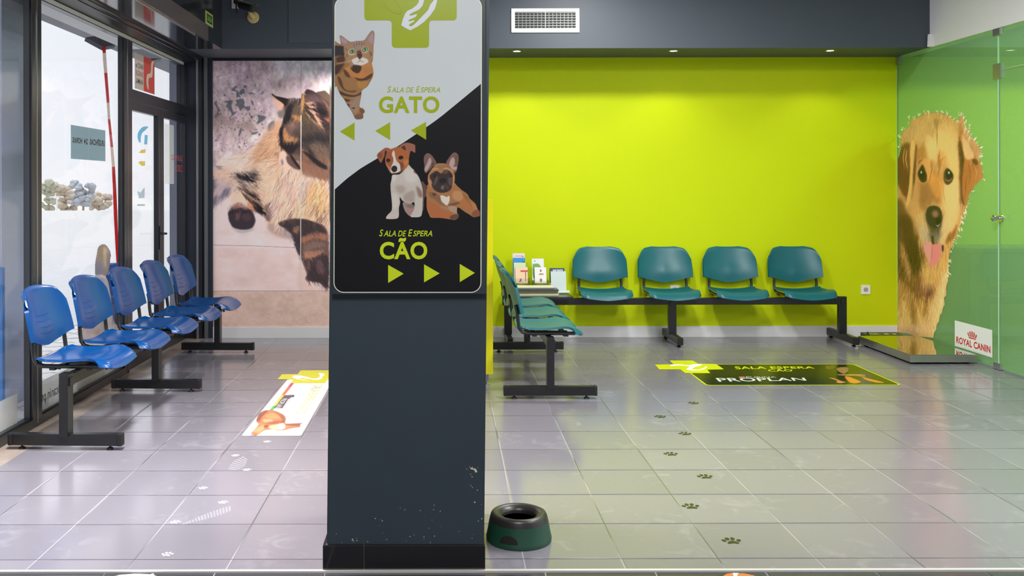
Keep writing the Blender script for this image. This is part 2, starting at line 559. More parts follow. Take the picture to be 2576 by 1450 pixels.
door = struct(empty('door_1', (XL, 7.64, 0)))
def leaf(y0, y1, sl, sr):
    e = MB()
    x = XL - 0.004
    e.box(x - 0.04, x, y0, y0 + sl, 0.01, 2.005, c=0.004)
    e.box(x - 0.04, x, y1 - sr, y1, 0.01, 2.005, c=0.004)
    e.box(x - 0.04, x, y0 + sl, y1 - sr, 0.01, 0.12)
    e.box(x - 0.04, x, y0 + sl, y1 - sr, 1.94, 2.005)
    lf = keep(e.obj('door_leaf', FRAMEM), door)
    p = Bx('pane', (x - 0.03, x - 0.024, y0 + sl, y1 - sr, 0.12, 1.94), GLASS)
    p.parent = lf
    lf.matrix_parent_inverse = Matrix.Translation(door.location).inverted()
    return lf
l1 = leaf(6.881, 7.66, 0.088, 0.055)
l2 = leaf(7.664, 8.42, 0.090, 0.035)
hy, hz2 = 7.633, 0.985
hnd = MB().box(XL - 0.004, XL + 0.006, hy - 0.018, hy + 0.018, hz2 - 0.13, hz2 + 0.06, c=0.003)
hnd.tube([(XL + 0.004, hy, hz2), (XL + 0.05, hy, hz2), (XL + 0.056, hy - 0.02, hz2), (XL + 0.056, hy - 0.13, hz2 + 0.004)], 0.009, 10)
ho = hnd.obj('door_handle', mat('dark_handle', (60, 62, 66), 0.3, metal=0.7), smooth=True)
ho.parent = l1
ho['label'] = 'dark lever handle'

# ------------------------------------------------------------------ beam seating
def shell_mesh(P, nu, nv, th, name, slots=None, lip=1.0):
    """closed shell from P(u,v)->top point; normal offset th"""
    g = np.zeros((nv + 1, nu + 1, 3))
    for j in range(nv + 1):
        for i in range(nu + 1):
            g[j, i] = P(-1 + 2 * i / nu, j / nv)
    du = np.gradient(g, axis=1); dv = np.gradient(g, axis=0)
    n = np.cross(du, dv); n /= np.linalg.norm(n, axis=2, keepdims=True) + 1e-12
    edge = np.zeros((nv + 1, nu + 1)); edge[:, 0] = edge[:, -1] = 1; edge[-1] = edge[0] = 1
    edge[1:-1, 1] = edge[1:-1, -2] = 0.75
    lo = g - n * (th * (1 + lip * edge))[..., None]
    # soften rim
    vs = [tuple(p) for p in g.reshape(-1, 3)] + [tuple(p) for p in lo.reshape(-1, 3)]
    W = nu + 1; K = W * (nv + 1)
    fs = []
    for j in range(nv):
        for i in range(nu):
            a = j * W + i
            fs.append((a, a + 1, a + W + 1, a + W))
            fs.append((K + a, K + a + W, K + a + W + 1, K + a + 1))
    rim = [i for i in range(nu)] + [j * W + nu for j in range(nv)] + [nv * W + i for i in range(nu, 0, -1)] + [j * W for j in range(nv, 0, -1)]
    R = len(rim)
    for k in range(R):
        a, b = rim[k], rim[(k + 1) % R]
        fs.append((a, K + a, K + b, b))
    b_ = MB(); b_.add(vs, fs, 0)
    if slots:
        for (u0, u1, v) in slots:
            pts = []
            for k in range(9):
                u = u0 + (u1 - u0) * k / 8
                p = np.array(P(u, v)); q = np.array(P(u, v + 0.01))
                d = (q - p) / np.linalg.norm(q - p)
                nn = np.cross(np.array(P(u + 0.02, v)) - p, d); nn /= np.linalg.norm(nn)
                for sgn in (-1, 1):
                    pts.append(tuple(p + nn * 0.0012 + d * sgn * 0.0022 * math.sin(math.pi * (k + 0.5) / 9)))
            b_.add(pts, [(2 * k, 2 * k + 2, 2 * k + 3, 2 * k + 1) for k in range(8)], 1)
    return b_

def seat_P(u, v):
    # v 0 = back edge, 1 = front nose; chair faces -y
    s = abs(u)
    hw = 0.225 - 0.02 * (1 - v)
    vv = v
    # rounded corners in plan
    yb, yf = 0.205, -0.235
    y = yb + (yf - yb) * v
    corner = max(0.0, s - 0.72) / 0.28
    if v > 0.5: y += 0.055 * corner ** 2.2 * ((v - 0.5) / 0.5)
    else: y -= 0.035 * corner ** 2.2 * ((0.5 - v) / 0.5)
    x = hw * u
    z = 0.436 + 0.022 * s ** 2.2 * (1 - 0.2 * v)                 # dish across
    z += 0.012 * math.exp(-((v - 0.72) / 0.2) ** 2)              # thigh rise
    z -= 0.010 * math.exp(-((v - 0.32) / 0.22) ** 2) * (1 - s * s)
    z += 0.010 * (1 - min(v / 0.1, 1))
    if v > 0.80:
        t = (v - 0.80) / 0.20
        z -= 0.050 * t ** 2 * (1 - 0.25 * s)
        y += 0.018 * t ** 3
    return (x, y, z)

def back_P(u, v):
    s = abs(u)
    top = 0.826 - 0.034 * s ** 2 - (0.055 * (max(0, s - 0.72) / 0.28) ** 2.4)
    bot = 0.500 + 0.052 * min(1, s / 0.95) ** 1.35
    z = bot + (top - bot) * v
    hw = 0.240 - 0.014 * v ** 2
    x = hw * u
    h = (z - 0.50) / 0.32
    y = 0.212 + 0.075 * h ** 1.15 - 0.050 * s ** 2.4 + 0.016 * math.exp(-((h - 0.05) / 0.22) ** 2) * 0
    y -= 0.014 * math.exp(-((h - 0.3) / 0.22) ** 2) * (1 - s)    # lumbar
    if v > 0.93: y += 0.010 * ((v - 0.93) / 0.07) ** 2
    return (x, y, z)

SLOTM = mat('slot_shadow_plastic', (0, 52, 118), 0.5)
FINE = dict(nu=26, nv=22)
_seat = {}
def seat_unit(parent, x, m, slots):
    key = m.name
    if key not in _seat:
        a = shell_mesh(seat_P, 28, 26, -0.007, 'seat', [(-0.35 + 0.0, 0.35, v) for v in ()])
        so = a.obj('seat', m, smooth=50)
        sl = []
        if slots:
            for v in (0.20, 0.30, 0.40, 0.50):
                sl += [(-0.52, -0.12, v), (0.12, 0.52, v)] if False else [(-0.38, 0.30, v)]
        b = shell_mesh(back_P, 28, 22, 0.007, 'backrest', sl, 2.0)
        bo = b.obj('backrest', [m, SLOTM] if slots else m, smooth=50)
        # frame tubes
        tubes = []
        for sx in (-0.19, 0.19):
            t = MB()
            pts = [(sx, -0.16, 0.418), (sx, 0.10, 0.418), (sx, 0.148, 0.419), (sx, 0.180, 0.428), (sx, 0.199, 0.452), (sx, 0.206, 0.50), (sx * 0.97, 0.211, 0.56), (sx * 0.93, 0.222, 0.60)]
            t.tube(pts, 0.0115, 10)
            tubes.append(t.obj('frame_tube', BLACKM, smooth=60))
        k = MB()
        k.box(-0.20, 0.20, -0.115, -0.085, 0.398, 0.410, c=0.002).box(-0.20, 0.20, 0.085, 0.115, 0.398, 0.410, c=0.002)
        k.box(-0.06, -0.03, -0.14, 0.14, 0.388, 0.399).box(0.03, 0.06, -0.14, 0.14, 0.388, 0.399)
        for bx in (-0.045, 0.045):
            for by in (-0.13, 0.13):
                k.lathe([(0.008, 0.374), (0.008, 0.39)], (bx, by, 0), 8)
        ko = k.obj('seat_bracket', BLACKM)
        _seat[key] = (so, bo, ko, tubes[0], tubes[1])
        first = True
    else:
        first = False
    out = []
    for q in _seat[key]:
        c = q if first else q.copy()
        if not first: COL.objects.link(c)
        out.append(c)
    so, bo, ko, ta, tb = out
    so.parent = parent; so.location = (x, 0, 0)
    bo.parent = parent; bo.location = (x, 0, 0)
    for to in (ta, tb): to.parent = bo; to.location = (0, 0, 0)
    ko.parent = so; ko.location = (0, 0, 0)

def leg_unit(parent, x, L=0.575):
    p = MB().box(-0.034, 0.034, -0.024, 0.024, 0.07, 0.398, c=0.006)
    p.box(-0.020, 0.020, -0.032, -0.022, 0.33, 0.375, c=0.003)
    po = p.obj('leg', BLACKM, parent)
    po.location = (x, 0, 0)
    f = MB().box(-0.022, 0.022, -L / 2 + 0.012, L / 2 - 0.012, 0.022, 0.082, c=0.004)
    fo = f.obj('foot_bar', BLACKM, po)
    for s in (-1, 1):
        c = MB().box(-0.0235, 0.0235, s * L / 2 - 0.013, s * L / 2 + 0.013, 0.0205, 0.0835, c=0.008)
        c.obj('end_cap', RUBBER, po)
        g = MB().lathe([(0.016, 0), (0.018, 0.004), (0.014, 0.010), (0.006, 0.012), (0.006, 0.024)], (0, s * (L / 2 - 0.055), 0), 16)
        g.obj('glide', RUBBER, po, smooth=40)

def beam_bench(name, loc, rz, xs, legs, beam_ext, m, label, slots=False, table=None):
    r = empty(name, loc, label, 'bench', rz=rz)
    x0, x1 = beam_ext
    b = MB().box(x0, x1, -0.02, 0.02, 0.328, 0.388, c=0.004)
    b.box(x0 - 0.004, x0, -0.021, 0.021, 0.327, 0.389).box(x1, x1 + 0.004, -0.021, 0.021, 0.327, 0.389)
    b.obj('beam', BLACKM, r)
    for x in xs: seat_unit(r, x, m, slots)
    for x in legs: leg_unit(r, x)
    if table is not None:
        t = MB().box(table - 0.285, table + 0.285, -0.24, 0.22, 0.402, 0.424, c=0.005)
        t.obj('table_top', mat('black_laminate', (28, 28, 30), 0.3), r)
        MB().box(table - 0.2, table + 0.2, -0.1, 0.1, 0.388, 0.402).obj('table_bracket', BLACKM, r)
    return r

# far wall bench: seats facing the camera
BW = beam_bench('beam_bench', (0, 8.165, 0), 0.0, [1.385, 1.968, 2.551, 3.134], [0.546, 1.98, 3.465], (0.50, 3.49), TEAL,
                'four teal plastic seats and a black table on one beam along the lime green wall', table=0.802)
# side bench standing beside the pillar, seats facing the right
BS = beam_bench('beam_bench', (0.672, 6.85, 0), math.pi / 2, [-0.655, -0.072, 0.511], [-0.85, 0.85], (-0.87, 0.87), TEAL,
                'three teal seats on a black beam seen side on beside the yellow panel')
# blue bench along the windows
BLn = beam_bench('beam_bench', (-1.926, 6.285, 0), math.pi / 2 - 0.036, [-1.166, -0.583, 0, 0.583, 1.166], [-1.42, -0.05, 1.415], (-1.44, 1.44), BLUE,
                 'five blue plastic seats on a black beam along the shop windows', slots=True)

# ------------------------------------------------------------------ pillar
P0 = on_y(3.335)
def px_x(px, py, Y): return float(on_y(Y)(px, py)[0])
zb = 0.086
pil = empty('pillar', (-0.14, 3.6, 0), 'dark blue grey square pillar with chipped paint and a black tiled base', 'pillar')
xa0, xa1 = px_x(822, 1370, 3.335), px_x(1218, 1370, 3.335)
slope = (px_x(836, 0, 3.335) - xa0) / (float(P0(836, 0)[2]) - zb)
H = CEIL - zb
v = []
for (z, dx) in ((zb, 0), (CEIL, slope * H)):
    v += [(xa0 + dx, 3.335, z), (xa1 + dx, 3.335, z), (xa1 + dx, 3.88, z), (xa0 + dx, 3.88, z)]
pm = MB().add(v, [(0, 1, 2, 3), (4, 5, 6, 7), (0, 1, 5, 4), (1, 2, 6, 5), (2, 3, 7, 6), (3, 0, 4, 7)]).obj('shaft', PILLARM)
bmm = bmesh.new(); bmm.from_mesh(pm.data)
bmesh.ops.bevel(bmm, geom=[e for e in bmm.edges if abs((e.verts[0].co - e.verts[1].co).z) > 0.5], offset=0.004, segments=2, affect='EDGES')
bmm.to_mesh(pm.data); bmm.free()
keep(pm, pil)
bx0, bx1 = px_x(812, 1400, 3.322), px_x(1220.5, 1400, 3.322)
xm_ = px_x(915.5, 1400, 3.322)
base = MB().box(bx0, xm_ - 0.001, 3.322, 3.332, 0, zb, c=0.001).box(xm_ + 0.001, bx1, 3.322, 3.332, 0, zb, c=0.001)
base.box(bx0, bx0 + 0.01, 3.333, 3.89, 0, zb).box(bx1 - 0.01, bx1, 3.333, 3.89, 0, zb).box(bx0, bx1, 3.881, 3.891, 0, zb)
keep(base.obj('base_tiles', BASET), pil)
keep(Bx('base_core', (bx0 + 0.01, bx1 - 0.01, 3.333, 3.881, 0, zb - 0.002), mat('grout', (120, 118, 116), 0.8)), pil)
# chips in the paint
rng = random.Random(4)
chips = []
for i in range(46):
    cx_, cy_ = rng.choice([(rng.uniform(880, 1110), rng.uniform(1270, 1368)), (rng.uniform(1170, 1214), rng.uniform(1170, 1368)), (rng.uniform(830, 1200), rng.uniform(1335, 1368))])
    rr = rng.uniform(0.6, 1.6)
    chips.append([(cx_ + rr * rng.uniform(0.6, 1.6) * math.cos(a), cy_ + rr * rng.uniform(0.5, 1.5) * math.sin(a)) for a in [k * math.pi / 3 for k in range(6)]])
chips.append([(1180, 1172), (1184, 1178), (1197, 1180), (1201, 1188), (1196, 1190), (1193, 1183), (1184, 1181)])
flat('paint_chips', chips, on_y(3.3345), mat('bare_plaster', (190, 185, 165), 0.8), pil)

# ------------------------------------------------------------------ sign panel on the pillar
SGY = 3.306
sign = empty('wall_sign', (-0.14, 3.32, 1.6), 'tall waiting room sign with cat above and two puppies below, fixed on the pillar', 'sign')
fS = on_y(SGY)
p0 = fS(832, -60); p1 = fS(1223, 733)
sb = Bx('backing_board', (float(fS(835, 300)[0]), float(fS(1223, 300)[0]), SGY, 3.336, float(fS(836, 741)[2]), float(fS(836, -22)[2])), mat('sign_edge', (38, 48, 56), 0.3), c=0.002)
keep(sb, sign)
PAPER = mat('sign_white', (196, 202, 206), 0.22, coat=0.3)
SBLACK = mat('sign_black', (11, 12, 17), 0.3, spec=0.3)
SGREEN = mat('sign_green', (150, 166, 0), 0.25)
SGREENB = mat('sign_lime', (186, 205, 10), 0.25)
SLINE = mat('sign_outline', (222, 222, 205), 0.4)
def fSo(o):
    f0 = on_y(SGY - o)
    return f0
# the printed area leans a touch with the pillar
xl = lambda y: 841.5 - 2.5 * y / 737
xr = lambda y: 1212.5 - 1.5 * y / 737
def sgn_rr(e, r=26):
    out = []
    for (x, y) in rrect(840 - e, -8 - e, 1211 + e, 737 + e, r + e, 7):
        t = (x - 840) / 371
        out.append((xl(y) * (1 - t) + xr(y) * t, y))
    return out
flat('outline', [sgn_rr(0)], fSo(0.0006), SLINE, sign)
curve = [(1300, 165), (1209.6, 211), (1160.6, 251.5), (1108, 294.7), (1072.8, 320), (1045, 339), (999.6, 369), (950.4, 398), (906.9, 424), (872, 450), (840.3, 478.5), (780, 530)]
def clip(poly, above):
    # split the rounded rectangle by the curve (y as a function of x)
    xs = [c[0] for c in curve][::-1]; ys = [c[1] for c in curve][::-1]
    Y = lambda x: float(np.interp(x, xs, ys))
    dense = []
    n = len(poly)
    for i in range(n):
        a, b = poly[i], poly[(i + 1) % n]
        for k in range(12):
            dense.append((a[0] + (b[0] - a[0]) * k / 12, a[1] + (b[1] - a[1]) * k / 12))
    kp = [p for p in dense if (p[1] < Y(p[0])) == above]
    return kp, Y
rr_ = sgn_rr(-2.2)
kp, Yc = clip(rr_, True)
xs_in = [x for x in np.linspace(xl(478) + 2.2, xr(211) - 2.2, 24)]
# upper: keep loop ordering by starting just after the gap
def order(kp):
    d = [math.dist(kp[i], kp[(i + 1) % len(kp)]) for i in range(len(kp))]
    k = int(np.argmax(d)) + 1
    return kp[k:] + kp[:k]
up = order(kp)
line_up = [(x, Yc(x)) for x in xs_in]
if math.dist(up[-1], line_up[0]) > math.dist(up[-1], line_up[-1]): line_up = line_up[::-1]
flat('white_field', [up + line_up], fSo(0.0010), PAPER, sign)
kp2, _ = clip(rr_, False)
lo_ = order(kp2)
line_lo = [(x, Yc(x)) for x in xs_in]
if math.dist(lo_[-1], line_lo[0]) > math.dist(lo_[-1], line_lo[-1]): line_lo = line_lo[::-1]
flat('black_field', [lo_ + line_lo], fSo(0.0010), SBLACK, sign)
# white side strips beside the white field
def cross_px(x0, x1, ya, yb, sx0, sx1, y1, r=9, top=-7):
    def arc(cx, cy, a0, a1, rr=r, n=5):
        return [(cx + rr * math.cos(math.radians(a0 + (a1 - a0) * k / n)), cy + rr * math.sin(math.radians(a0 + (a1 - a0) * k / n))) for k in range(n + 1)]
    return ([(x0, top), (x1, top)] + arc(x1 - r, yb - r, 0, 90) + arc(sx1 + r, yb + r, -90, -180) + arc(sx1 - r, y1 - r, 0, 90) +
            arc(sx0 + r, y1 - r, 90, 180) + arc(sx0 - r, yb + r, 0, -90) + arc(x0 + r, yb - r, 90, 180))
flat('green_cross', [cross_px(916.5, 1149, 0, 51.5, 985.5, 1079.5, 120.5)], fSo(0.0014), SGREEN, sign)
z5 = lambda pts: [(820 + x / 3.817, y / 3.817) for x, y in pts]
hand = z5([(880, -25), (895, 0), (888, 25), (868, 52), (830, 82), (785, 102), (760, 130), (738, 185), (722, 242), (765, 270), (810, 292), (880, 255), (940, 212), (1000, 150), (1045, 85), (1062, 30), (1068, 0), (1070, -25), (1050, -15), (1030, 10), (1002, 45), (978, 100), (930, 150), (890, 192), (850, 232), (825, 252), (800, 250), (798, 235), (815, 225), (850, 205), (848, 192), (800, 207), (790, 196), (815, 184), (858, 165), (878, 136), (860, 138), (812, 152), (800, 143), (820, 127), (890, 95), (925, 60), (938, 20), (945, -25)])
flat('white_hands', [hand], fSo(0.0018), mat('sign_hand_white', (212, 215, 225), 0.25), sign)
thin = MB()
cv = z5([(555, -20), (562, 30), (590, 80), (640, 118), (690, 134), (722, 128), (728, 105), (705, 62), (680, 20), (672, -20)])
vs = []
for i, p in enumerate(cv):
    q = fSo(0.0018)(*p)
    vs.append(q)
thin.tube([tuple(map(float, p)) for p in vs], 0.0007, 6, flat=0.3)
keep(thin.obj('thin_line', SGREENB), sign)
tri = [[(855.4, 331), (892, 308.4), (892, 353.7)], [(944, 329.6), (981.6, 307.3), (981.6, 352.4)], [(1034, 328), (1072, 306.5), (1072, 351.9)]]
tri2 = [[(976.4, 666.8), (1015.5, 689), (976.4, 712.2)], [(1066.8, 665.3), (1106, 688.2), (1066.8, 710.8)], [(1156.6, 664.4), (1194.6, 687), (1156.6, 710.2)]]
for t in tri: flat('arrow', [t], fSo(0.0016), SGREEN, sign)
for t in tri2: flat('arrow', [t], fSo(0.0016), SGREENB, sign)
lettering('lettering', [('GATO', 953, 242.3, 1105.6, 285)], fSo(0.0016), SGREEN, sign, bold=0.032)
lettering('lettering', [('S', 973.8, 217, 984.3, 232.6), ('ALA', 985, 219.5, 1015.7, 232.6), ('DE', 1021, 219.5, 1041, 232.6), ('E', 1046.6, 217, 1056.8, 232.6), ('SPERA', 1057.6, 219.5, 1107.4, 232.6)],
          fSo(0.0016), SGREEN, sign, bold=0.006, shear=0.28)
lettering('lettering', [('CÃO', 955.3, 598.7, 1075, 653)], fSo(0.0016), SGREENB, sign, bold=0.03)
lettering('lettering', [('S', 954, 577.5, 964, 595), ('ALA', 965, 580.5, 996, 595), ('DE', 1001, 580.5, 1022, 595), ('E', 1026.5, 577.5, 1037.8, 595), ('SPERA', 1038.7, 580.5, 1087.4, 595)],
          fSo(0.0016), SGREENB, sign, bold=0.01, shear=0.28)

# ------------------------------------------------------------------ yellow panel beside the pillar
YEL = mat('yellow_laminate', (232, 226, 0), 0.35)
yp = empty('yellow_panel', (0.05, 6.45, 0), 'bright yellow upright panel stand showing past the pillar edge', 'panel stand')
yx1 = float(on_y(6.42)(1240, 700)[0])
keep(Bx('board', (yx1 - 0.62, yx1, 6.42, 6.472, 0.072, float(on_y(6.42)(1240, 503)[2])), YEL, c=0.003), yp)
for fx in (yx1 - 0.60, yx1 - 0.05):
    keep(MB().lathe([(0.012, 0), (0.012, 0.07)], (fx + 0.01, 6.446, 0), 12).box(fx - 0.01, fx + 0.03, 6.41, 6.482, 0, 0.006).obj('foot', CHROME), yp)

# ------------------------------------------------------------------ dog bowl
bowl = empty('dog_bowl', (0.282, 3.612, 0), 'dark green dog bowl with a black rim on the tiles beside the pillar', 'bowl')
b = MB().lathe([(0.118, 0.0), (0.1255, 0.002), (0.1265, 0.014), (0.1245, 0.020), (0.1235, 0.024), (0.1135, 0.078)], n=64)
b.obj('body', mat('dark_green_plastic', (18, 62, 46), 0.42), bowl, smooth=30)
b = MB().lathe([(0.1135, 0.078), (0.1085, 0.096), (0.104, 0.1035), (0.096, 0.107), (0.086, 0.1055), (0.074, 0.100), (0.066, 0.093), (0.063, 0.086), (0.063, 0.04), (0.058, 0.03), (0.0, 0.028)], n=64)
b.obj('rim', mat('black_plastic', (34, 32, 30), 0.36), bowl, smooth=40)
g = MB()
pts = []
for k in range(17):
    a = math.pi * k / 16
    th = math.radians(-113) + 0.30 * math.cos(a)
    z = 0.022 + 0.030 * math.sin(a)
    r = 0.1238 - (z - 0.024) * 0.185 + 0.0006
    pts.append((r * math.cos(th), r * math.sin(th), z))
thc = [(0.1238 + 0.0006 - (0.022 - 0.024) * 0.185) * q for q in (1, 1)]
row = []
for k in range(17):
    th = math.radians(-113) + 0.30 * math.cos(math.pi * k / 16)
    row.append((0.1248 * math.cos(th), 0.1248 * math.sin(th), 0.022))
g.add(pts + row, [(k, k + 1, 17 + k + 1, 17 + k) for k in range(16)])
g.obj('grip_recess_shade', mat('recess_shade_black', (6, 7, 7), 0.8), bowl)  # dark patch on the surface, painted as the shade inside the grip

# ------------------------------------------------------------------ fittings
def socket(name, c, label, size=0.083):
    r = empty(name, c, label, 'socket', 'wall sockets on the green wall')
    h = size / 2
    MB().box(-h, h, -0.010, 0, -h, h, c=0.003).obj('plate', WHITEP, r)
    MB().lathe([(0.021, 0.0101), (0.021, 0.011), (0.018, 0.011), (0.018, 0.0101)], (0, 0, 0), 24, axis='y', cap=False).obj('ring', mat('socket_grey', (150, 150, 150), 0.4), r)
    MB().lathe([(0.0175, 0.0102), (0.0175, 0.0105)], (0, 0, 0), 24, axis='y').obj('recess', mat('socket_recess', (165, 165, 160), 0.5), r)
    MB().lathe([(0.0025, 0.0106), (0.0025, 0.011)], (-0.009, 0, 0), 8, axis='y').lathe([(0.0025, 0.0106), (0.0025, 0.011)], (0.009, 0, 0), 8, axis='y').obj('pin_hole', RUBBER, r)
    return r
q = on_y(YB)(2177, 729)
socket('wall_socket', (float(q[0]), YB, float(q[2])), 'white wall socket above the baseboard between teal seats and scale')
q = on_y(YB)(1697, 729)
socket('wall_socket', (float(q[0]), YB, float(q[2])), 'white wall socket seen between seat and backrest of a teal chair')

# ventilation grille
f788 = on_y(7.88)
a0 = f788(1286, 82.5); a1 = f788(1457, 21.5)
gx0, gz0, gx1, gz1 = float(a0[0]), float(a0[2]), float(a1[0]), float(a1[2])
vent = empty('air_vent', ((gx0 + gx1) / 2, 7.88, gz0), 'white rectangular air grille on the dark beam above the green wall', 'vent')
fb = 0.030
e = MB()
e.box(gx0, gx1, 7.868, 7.88, gz0, gz0 + fb + 0.004, c=0.002).box(gx0, gx1, 7.868, 7.88, gz1 - fb, gz1, c=0.002)
e.box(gx0, gx0 + fb, 7.868, 7.88, gz0 + fb, gz1 - fb, c=0.002).box(gx1 - fb, gx1, 7.868, 7.88, gz0 + fb, gz1 - fb, c=0.002)
keep(e.obj('frame', WHITEP), vent)
keep(Bx('duct_back', (gx0 + fb, gx1 - fb, 7.8785, 7.8795, gz0 + fb, gz1 - fb), RUBBER), vent)
e = MB()
for k in range(7):
    z = gz0 + fb + 0.006 + (gz1 - gz0 - 2 * fb - 0.012) * k / 6
    e.prism([(7.869, z - 0.003), (7.870, z + 0.002), (7.878, z - 0.003), (7.877, z - 0.006)], 'x', gx0 + fb, gx1 - fb)
keep(e.obj('horizontal_slats', mat('slat_grey', (150, 155, 155), 0.35)), vent)
e = MB()
for k in range(17):
    x = gx0 + fb + (gx1 - gx0 - 2 * fb) * k / 16
    e.box(x - (0.004 if k == 8 else 0.0022), x + (0.004 if k == 8 else 0.0022), 7.8755, 7.8782, gz0 + fb, gz1 - fb)
e.box((gx0 + gx1) / 2 - 0.004, (gx0 + gx1) / 2 + 0.004, 7.868, 7.876, gz0 + fb, gz1 - fb)
keep(e.obj('vertical_slats', mat('slat_grey2', (165, 168, 168), 0.35)), vent)
for k in (0.18, 0.82):
    for z in (gz0 + fb * 0.45, gz1 - fb * 0.45):
        e = MB().lathe([(0.003, 0.0115), (0.003, 0.0135)], (gx0 + (gx1 - gx0) * k, 7.88, z), 8, axis='y')
        keep(e.obj('screw', mat('screw_grey', (120, 120, 120), 0.4)), vent)

# downlights in the soffit; the unseen one behind the pillar is added
LENS = mat('downlight_lens', (255, 248, 225), 0.4, emit=14.0)
for k, (pxx, lab) in enumerate([(1301, 'small round recessed downlight in the soffit under the air grille'), (1695, 'small round recessed downlight in the soffit between the other two'),
                    (2089, 'small round recessed downlight in the soffit closest to the glass partition'), (907, 'unseen round recessed downlight added in the soffit to light the cat mural')]):
    X = (pxx - CX) * 8.04 / F
    d = empty('downlight', (X, 8.04, ZS), lab, 'downlight', 'downlights in the soffit')
    MB().lathe([(0.030, -0.003), (0.046, -0.004), (0.047, 0.0), (0.030, 0.0)], n=32, cap=False).obj('trim_ring', mat('satin_ring', (150, 150, 140), 0.3, metal=0.6), d)
    MB().lathe([(0.0, -0.0025), (0.030, -0.0025), (0.030, 0.0), (0.0, 0.0)], n=24).obj('lens', LENS, d)
    ld = bpy.data.lights.new('downlight_beam', 'SPOT')
    ld.energy = SPOT_W if k < 3 else 68.0
    ld.color = (1.0, 0.96, 0.86)
    ld.spot_size = math.radians(118 if k < 3 else 160)
    ld.spot_blend = 0.5
    ld.shadow_soft_size = 0.03
    lo = bpy.data.objects.new('downlight_beam', ld)
    lo.location = (0, 0, -0.012)
    lo.parent = d
    COL.objects.link(lo)

# unseen ceiling panels (above the picture), most added to brighten the room
PANM = mat('panel_diffuser', (255, 255, 255), 0.5, emit=3.0)
for i, (x, y, sx, sy, wt) in enumerate(UNSEEN_PANELS):
    r = empty('unseen_panel_light', (x, y, CEIL), 'unseen white rectangular ceiling light panel', 'ceiling light', 'ceiling light panels')
    MB().box(-sx / 2 - 0.03, sx / 2 + 0.03, -sy / 2 - 0.03, sy / 2 + 0.03, -0.03, 0).obj('housing', WHITEP, r)
    MB().box(-sx / 2, sx / 2, -sy / 2, sy / 2, -0.034, -0.030).obj('diffuser', PANM, r)
    ad = bpy.data.lights.new('panel_glow', 'AREA')
    ad.shape = 'RECTANGLE'; ad.size = sx; ad.size_y = sy; ad.energy = wt
    ad.color = (1.0, 0.985, 0.96)
    if x < -1: ad.spread = math.radians(105)      # spread narrowed so this added lamp misses the beam
    ao = bpy.data.objects.new('panel_glow', ad)
    ao.location = (0, 0, -0.04); ao.parent = r
    COL.objects.link(ao)

# alarm sensor on the corner
q = f788(2337, 120)
pir = empty('alarm_sensor', (float(q[0]), 7.88, float(q[2])), 'small white alarm sensor tilted on the corner of beam and white wall', 'sensor')
pb = MB().box(-0.036, 0.030, -0.045, -0.012, 0.0, 0.108, c=0.008)
po = pb.obj('housing', WHITEP, pir); po.rotation_euler = (0.0, 0.06, 0.35)
pl = MB().box(-0.014, -0.004, -0.047, -0.044, 0.078, 0.088).obj('lens', RUBBER, pir); pl.rotation_euler = (0.0, 0.06, 0.35)
MB().box(-0.012, 0.012, -0.02, 0.0, 0.02, 0.09).obj('bracket', WHITEP, pir)

# camera with socket on the beam
q = f788(597, 24)
cc = empty('security_camera', (float(q[0]), 7.88, float(q[2])), 'dark bullet camera on a round yellowed mount high on the beam', 'camera')
def L788(px, py, off=0.0):
    s = on_y(7.88 - off)(px, py)
    return tuple(float(a - b) for a, b in zip(s, cc.location))
ctr = L788(637, 44)
MB().lathe([(0.0, 0.0), (0.050, 0.0), (0.050, 0.008), (0.044, 0.014), (0.0, 0.016)], (ctr[0], 0, ctr[2]), 32, axis='y').obj('mount_plate', mat('yellowed_plastic', (205, 185, 125), 0.45), cc, smooth=30)
MB().tube([(ctr[0], -0.012, ctr[2]), (ctr[0] - 0.01, -0.05, ctr[2] + 0.015), L788(628, 30, 0.10)], [0.020, 0.017, 0.014], 12).obj('arm', mat('yellowed_plastic'), cc, smooth=True)
A_ = Vector(L788(606, 13, 0.06)); B_ = Vector(L788(636, 21, 0.19))
MB().tube([A_, B_, B_ + (B_ - A_).normalized() * 0.012], [0.033, 0.036, 0.030], 20).obj('body', mat('camera_body', (44, 44, 52), 0.35), cc, smooth=True)
MB().tube([B_ + (B_ - A_).normalized() * 0.010, B_ + (B_ - A_).normalized() * 0.022], 0.022, 16).obj('lens', RUBBER, cc)
D_ = (B_ - A_).normalized(); up_ = Vector((0, 0, 0.036))
S_ = D_.cross(Vector((0, 0, 1))).normalized() * 0.034
hv = []
for t_ in (A_ - D_ * 0.01, B_ + D_ * 0.05):
    hv += [tuple(t_ - S_ + up_ * 0.8), tuple(t_ - S_ * 0.6 + up_ * 1.15), tuple(t_ + S_ * 0.6 + up_ * 1.15), tuple(t_ + S_ + up_ * 0.8)]
MB().add(hv, [(0, 1, 5, 4), (1, 2, 6, 5), (2, 3, 7, 6)]).obj('sun_shield', mat('shield_grey', (150, 150, 130), 0.5), cc)
q = f788(597, 8)
sk = empty('camera_socket', (float(q[0]), 7.88, float(q[2])), 'white socket plate with black plug behind the security camera', 'socket')
MB().box(-0.046, 0.046, -0.010, 0, -0.047, 0.047, c=0.003).obj('plate', WHITEP, sk)
MB().lathe([(0.020, 0.010), (0.020, 0.045), (0.014, 0.050), (0.0, 0.050)], (-0.003, 0, 0.005), 20, axis='y').tube([(-0.003, -0.03, 0.0), (-0.003, -0.032, -0.04), (0.0, -0.02, -0.07), (0.004, -0.012, -0.085)], 0.006, 8).obj('plug', RUBBER, sk, smooth=True)

